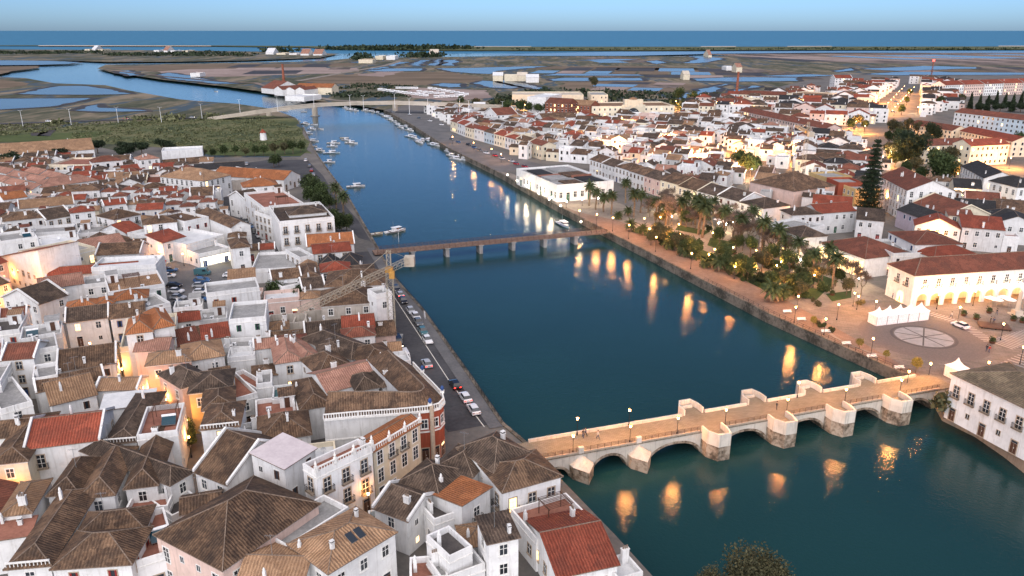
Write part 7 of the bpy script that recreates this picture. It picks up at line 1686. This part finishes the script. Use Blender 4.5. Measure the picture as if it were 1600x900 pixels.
q = P(412, 219); o = thing('windmill_hut', 'tiny white hut with a red roof at the end of the scrub track', 'hut', (q.x, q.y, 0)); m = MB(); m.tube([(0, 0, 0), (0, 0, 5)], [2.4, 1.9], 0, 12); m.build('wall', ['white'], o); m = MB(); m.tube([(0, 0, 5), (0, 0, 7.4)], [2.3, .1], 0, 12); m.build('roof', ['redroof'], o)
# promenade and quay railings
def rail(name, px, label, z=.32, st=2.0, hgt=.95):
    pts = PX(px); m = MB()
    for i in range(len(pts) - 1):
        a, b = pts[i], pts[i + 1]; n = max(1, int((b - a).length / st))
        for zz in (.5, hgt): m.bar(a + Vector((0, 0, z + zz)), b + Vector((0, 0, z + zz)), .03)
        for k in range(n): q = a.lerp(b, k / n); m.bar(q + Vector((0, 0, z)), q + Vector((0, 0, z + hgt)), .045)
    tag(m.build(name, ['iron']), label, 'railing')
rail('quay_railing', [(1419, 588), (1200, 490), (1100, 439)], 'dark iron railing along the promenade edge up to the old bridge'); rail('quay_railing', [(784, 663), (734, 590), (660, 485), (614, 432)], 'thin dark railing along the left quay wall')
ps = MB(); ps.bar((0, 0, 0), (0, 0, 2.6), .04, 0, 6); ps = ps.mesh('pole', ['grey_metal']); pcn = MB(); pcn.tube([(0, 0, 2.15), (0, 0, 2.75)], [1.5, .05], 0, 8); pcn = pcn.mesh('canopy', ['canvas_white'])
PAR = []
for x, y in ((1545, 478), (1556, 481), (1566, 477), (1576, 481), (1120, 352), (1130, 356), (1140, 353), (1062, 328), (1050, 325)):
    q = P(x, y); o = link('parasol', None, None, (q.x, q.y, .13)); link('pole', ps, o); link('canopy', pcn, o); o['category'] = 'parasol'; o['group'] = 'pale parasols of the cafes'; PAR.append(dict(o=o, x=q.x, y=q.y, label=None))
# people
def person_mesh(pose, tc, lc):
    me = bpy.data.meshes.new('person'); b = bmesh.new(); sk = b.verts.layers.skin.verify(); V = {}
    s = .28 if pose == 'walk' else .06
    J = dict(pel=(0, 0, .95, .15), che=(0, .0, 1.3, .17), nec=(0, .02, 1.48, .065), hd0=(0, .03, 1.58, .085), hd1=(0, .03, 1.70, .10), hd2=(0, .03, 1.78, .06))
    for sg, n in ((1, 'l'), (-1, 'r')):
        J.update({'hip' + n: (.1 * sg, 0, .9, .11), 'kne' + n: (.11 * sg, s * sg * .6 + .04, .5, .075), 'ank' + n: (.11 * sg, s * sg, .09, .05), 'toe' + n: (.12 * sg, s * sg + .16, .04, .045),
                  'sho' + n: (.2 * sg, 0, 1.42, .065), 'elb' + n: (.25 * sg, -.05 - s * sg * .3, 1.14, .048), 'wri' + n: (.24 * sg, .08 - s * sg * .5, .9, .035), 'han' + n: (.24 * sg, .12 - s * sg * .55, .8, .04)})
    for k, (x, y, z, r) in J.items():
        v = b.verts.new((x, y, z)); v[sk].radius = (r, r * (.75 if k in ('che', 'pel') else 1)); V[k] = v
        if k == 'pel': v[sk].use_root = True
    for a, c in (('pel', 'che'), ('che', 'nec'), ('nec', 'hd0'), ('hd0', 'hd1'), ('hd1', 'hd2')): b.edges.new((V[a], V[c]))
    for n in 'lr':
        for a, c in (('pel', 'hip'), ('hip', 'kne'), ('kne', 'ank'), ('ank', 'toe'), ('che', 'sho'), ('sho', 'elb'), ('elb', 'wri'), ('wri', 'han')): b.edges.new((V[a if a in ('pel', 'che') else a + n], V[c + n]))
    b.to_mesh(me); b.free(); o = bpy.data.objects.new('tmp', me); COL.objects.link(o)
    o.modifiers.new('s', 'SKIN'); o.modifiers.new('d', 'SUBSURF').levels = 1
    dg = bpy.context.evaluated_depsgraph_get(); out = bpy.data.meshes.new_from_object(o.evaluated_get(dg)); bpy.data.objects.remove(o)
    for k in ('skin', tc, lc, 'rubber'): out.materials.append(M[k])
    for f in out.polygons:
        c = f.center; f.material_index = 0 if c.z > 1.47 or c.z < .0 or (c.z < .87 and abs(c.x) > .2) else (3 if c.z < .1 else 2 if c.z < .95 and abs(c.x) < .2 else 1); f.use_smooth = True
    return out
plain('skin', (.45, .28, .2), .6); plain('cloth_dark', (.03, .03, .04), .8); plain('cloth_blue', (.04, .06, .12), .8); plain('cloth_red', (.30, .04, .03), .8); plain('cloth_pale', (.5, .48, .45), .8); plain('hair', (.03, .02, .015), .7)
hm = MB(); hm.tube([(0, .0, 1.66), (0, .0, 1.76), (0, .02, 1.82), (0, .02, 1.85)], [.112, .118, .085, .01], 0, 10); hm = hm.mesh('hair', ['hair'])
PMs = {}
PEO = []
for k, (x, y, pose, tc, lb) in enumerate(((911, 684, 'walk', 'cloth_dark', 'left of two people in dark clothes walking across the old bridge'), (915, 682, 'walk', 'cloth_blue', 'right of two people in dark clothes walking across the old bridge'), (934, 686, 'walk', 'cloth_pale', 'person in a pale top walking alone on the old bridge'), (1213, 640, 'stand', 'cloth_dark', 'person in dark clothes standing in a bastion of the old bridge'),
        (1547, 505, 'stand', 'cloth_dark', 'left of two dark dressed people on the wooden platform'), (1552, 506, 'stand', 'cloth_blue', 'right of two dark dressed people on the wooden platform'), (1557, 492, 'walk', 'cloth_dark', 'dark dressed person walking near the obelisk'), (1541, 549, 'walk', 'cloth_dark', 'dark dressed person walking at the edge of the crossing'), (1545, 551, 'walk', 'cloth_red', 'person in a dark red top at the edge of the crossing'), (1418, 466, 'stand', 'cloth_dark', 'dark dressed person standing by the corner of the arcaded hall'),
        (1352, 440, 'walk', 'cloth_dark', 'dark dressed person walking outside the glazed pavilion'), (1486, 497, 'walk', 'cloth_pale', 'person in a pale top near the white car'), (1404, 472, 'walk', 'cloth_red', 'person in a red top near the marquees'), (1394, 468, 'stand', 'cloth_blue', 'person in a dark blue top near the marquees'))):
    z = .14
    if y > 600: z = BZ
    elif 'platform' in lb: z = .63
    p = P(x, y, z); key = (pose, tc)
    if key not in PMs: PMs[key] = person_mesh(pose, tc, 'cloth_dark' if k % 2 else 'cloth_blue')
    o = tag(link('person', PMs[key], None, (p.x, p.y, z), pr.uniform(0, 6.28)), lb, 'person', 'people in the evening streets'); link('hair', hm, o)

# ---------------------------------------------------------------- windows, the mass of far houses, labels
cam_k = lambda r: r['w'] * r['h'] * (FPX / max(60, r['dist'])) ** 2 + .35 * r['w'] * r['d'] * (FPX / max(60, r['dist'])) ** 2
def visible_share(r):
    return r['vis']
plain_h = [r for r in HOUSES if r['cat'] == 'house' and r.get('t')]
def vis_test():
    """how much of each house the camera sees: rays from points on its roof and front"""
    n = len(HOUSES); C = np.array([(r['x'], r['y']) for r in HOUSES]); U = np.array([r['u'] for r in HOUSES]); HW = np.array([r['w'] / 2 for r in HOUSES]); HD = np.array([r['d'] / 2 for r in HOUSES]); HH = np.array([r['h'] + .4 * r['rise'] for r in HOUSES])
    for i, r in enumerate(HOUSES):
        ok = 0; tot = 0
        for a in (-.35, 0, .35):
            for b, z in ((-.52, .5), (-.52, .9), (-.25, 1.12), (.2, 1.12)):
                x = r['x'] + r['u'][0] * a * r['w'] - r['u'][1] * b * r['d']; y = r['y'] + r['u'][1] * a * r['w'] + r['u'][0] * b * r['d']; q = np.array([x, y, r['h'] * z + .1]); dv = np.array([0, 0, CAMH]) - q
                rel = q[:2] - C; lx = rel[:, 0] * U[:, 0] + rel[:, 1] * U[:, 1]; ly = -rel[:, 0] * U[:, 1] + rel[:, 1] * U[:, 0]; dx = dv[0] * U[:, 0] + dv[1] * U[:, 1] + 1e-9; dy = -dv[0] * U[:, 1] + dv[1] * U[:, 0] + 1e-9
                t0 = np.maximum(np.maximum(np.minimum((-HW - lx) / dx, (HW - lx) / dx), np.minimum((-HD - ly) / dy, (HD - ly) / dy)), 0); t1 = np.minimum(np.minimum(np.maximum((-HW - lx) / dx, (HW - lx) / dx), np.maximum((-HD - ly) / dy, (HD - ly) / dy)), (HH - q[2]) / dv[2])
                h = t1 > t0; h[i] = False; px, py = proj(q); tot += 1; ok += (not h.any()) and 0 < px < 1600 and 0 < py < 900
        r['vis'] = ok / tot
vis_test()
drop = [r for r in HOUSES if r['cat'] == 'house' and not r.get('label') and r['vis'] == 0]
DEAD = []
for r in drop:
    DEAD.extend([q for c in r['o'].children for q in c.children] + list(r['o'].children) + [r['o']])
bpy.data.batch_remove(DEAD)
_ids = {id(r) for r in drop}; HOUSES[:] = [r for r in HOUSES if id(r) not in _ids]
nw = windows_for_all()
hs = sorted([r for r in HOUSES if r['cat'] == 'house'], key=lambda r: (0 if r.get('label') else 1, -r['vis'] * cam_k(r)))
far_h = hs[296:]; keep_h = hs[:296]
def melt(recs, name):
    bm = bmesh.new(); mats = []; uvl = bm.loops.layers.uv.new('UVMap'); bpy.context.view_layer.update()
    V, Fc, Mi, UV, dead = [], [], [], [], []
    for r in recs:
        objs = [r['o']] + list(r['o'].children) + [q for c in r['o'].children for q in c.children]
        for o in objs:
            if o.type != 'MESH': continue
            mw = o.matrix_world; me = o.data; base = len(V); V.extend([tuple(mw @ v.co) for v in me.vertices]); mp = []
            for m_ in me.materials:
                if m_ not in mats: mats.append(m_)
                mp.append(mats.index(m_))
            ul = me.uv_layers[0].data
            for p in me.polygons: Fc.append([base + i for i in p.vertices]); Mi.append(mp[p.material_index]); UV.extend([c for li in p.loop_indices for c in ul[li].uv])
        dead.extend(objs)
    bm.free(); bpy.data.batch_remove(dead); me = bpy.data.meshes.new(name); me.from_pydata(V, [], Fc)
    for m_ in mats: me.materials.append(m_)
    me.polygons.foreach_set('material_index', Mi); me.uv_layers.new(name='UVMap').data.foreach_set('uv', UV)
    return kind(link(name, me), 'stuff')
if far_h: melt(far_h, 'distant_houses')
_ids = {id(r) for r in far_h}; HOUSES[:] = [r for r in HOUSES if id(r) not in _ids]
print('HOUSES', len(keep_h), 'melted', len(far_h), 'dropped', len(drop), 'windows', nw)
# -- labels: look first, then rank from something one can find
MARKS = [('the tower crane', 614, 532), ('the long warehouse', 70, 245), ('the white three-storey block', 480, 375), ('the cobbled car park', 295, 450), ('the red corner building', 660, 640), ('the balustraded townhouse', 540, 740), ('the dark creeper alley', 292, 690), ('the small orange lit square', 40, 440), ('the lit market hall', 880, 300),
         ('the tall tiered conifer', 1355, 330), ('the cream hotel', 990, 185), ('the red brick flats', 885, 180), ('the palm park', 1090, 360), ('the tree filled square', 1175, 270), ('the arcaded hall', 1450, 440), ('the big round tree', 1468, 296), ('the peach terrace row', 1220, 205), ('the far lamp avenue', 1410, 160), ('the right bank crane', 1252, 287),
         ('the glazed pavilion', 1310, 410), ('the left footbridge end', 585, 390), ('the right footbridge end', 945, 360), ('the road bridge ramp', 760, 178), ('the old bridge end', 835, 700), ('the big red roof', 100, 700), ('the huge brown hall roof', 420, 840), ('the roofless ruin', 530, 500), ('the chapel-like hall', 340, 350), ('the lilac house', 1420, 340), ('the sandy building', 1300, 285), ('the yellow cafe', 335, 395), ('the quay fishing boats', 690, 235), ('the far cypresses', 1560, 180), ('the salmon boathouse', 455, 270), ('the pink terraces', 90, 285), ('the sandy hall', 1205, 295), ('the black roofed flats', 1520, 275), ('the brick chimney', 1150, 158)]
MK = [(n_, P(x, y)) for n_, x, y in MARKS]
def rank_labels(recs, look, tail='such'):
    grp = {}
    for r in recs:
        if r.get('label'): r['o']['label'] = r['label']; continue
        k = min(MK, key=lambda m_: (m_[1].x - r['x']) ** 2 + (m_[1].y - r['y']) ** 2); grp.setdefault((look(r), k[0]), []).append((sqrt((k[1].x - r['x']) ** 2 + (k[1].y - r['y']) ** 2), id(r), r))
    for (lk, mk), L_ in grp.items():
        L_.sort()
        for i, (_, _, r) in enumerate(L_): r['o']['label'] = '%s, %s one %s %s' % (lk, 'nearest' if i == 0 else ORD[i] + ' nearest', 'to', mk)
def house_look(r):
    st = max(1, int((r['h'] - .5) / 2.75)); t = r['t']
    rt = {'hip': '%s hipped roof', 'gx': '%s gabled roof', 'gy': '%s gable-fronted roof', 'sb': '%s sloping roof', 'sf': '%s sloping roof', 'flat': '%s roof terrace', 'shell': 'open %s floor'}[t] % ROOF_WORD.get(r['rc'], r['rc'])
    return '%s %s house with %s' % ('low' if st == 1 else 'two-storey' if st == 2 else 'tall', {'old_wall': 'weathered', 'lilac': 'lilac'}.get(r['wc'], r['wc']), rt)
rank_labels([r for r in HOUSES if r['cat'] == 'house'], house_look)
def big_look(r): return '%s %s with %s roof' % ({'pink': 'pinkish'}.get(r['wc'], r['wc']), r['cat'].rstrip('s') if r['cat'] != 'apartments' else 'apartment block', ROOF_WORD.get(r['rc'], r['rc']))
rank_labels([r for r in HOUSES if r['cat'] != 'house' and r.get('label') != 'x'], big_look)
LK = dict(pine='dark round pine', broad='leafy tree', fine='leafy riverside tree', palm='tall date palm', lowpalm='low bushy palm', bare='bare winter tree', shrub='green shrub', big='large dark tree', column='dark cypress', ball='clipped tree', conifer='conifer')
rank_labels(PLANTS, lambda r: {'creeper': 'dark green creeper', 'garden_tree': 'green garden tree'}.get(r['name'], LK[r['kind']]))
rank_labels(LAMPS, lambda r: 'lit iron street lamp'); rank_labels(CARS, lambda r: '%s %s%s' % (r['col'], 'van' if r['van'] else 'car', ' with red tail lamps lit' if r['lit'] else ' parked' ))
rank_labels(BOATS, lambda r: {0: 'small open white motorboat', 1: 'white cabin boat', 2: 'small cream open boat', 3: 'blue fishing boat', 4: 'large white cabin boat'}[r['k']] + (' at the right quay' if 'right' in r['group'] else ''))
rank_labels(RP, lambda r: 'tall pale light pole'); rank_labels(BEN, lambda r: 'pale promenade bench'); rank_labels(PLT, lambda r: 'round planter with a green plant')
rank_labels(PAR, lambda r: 'pale round cafe parasol')
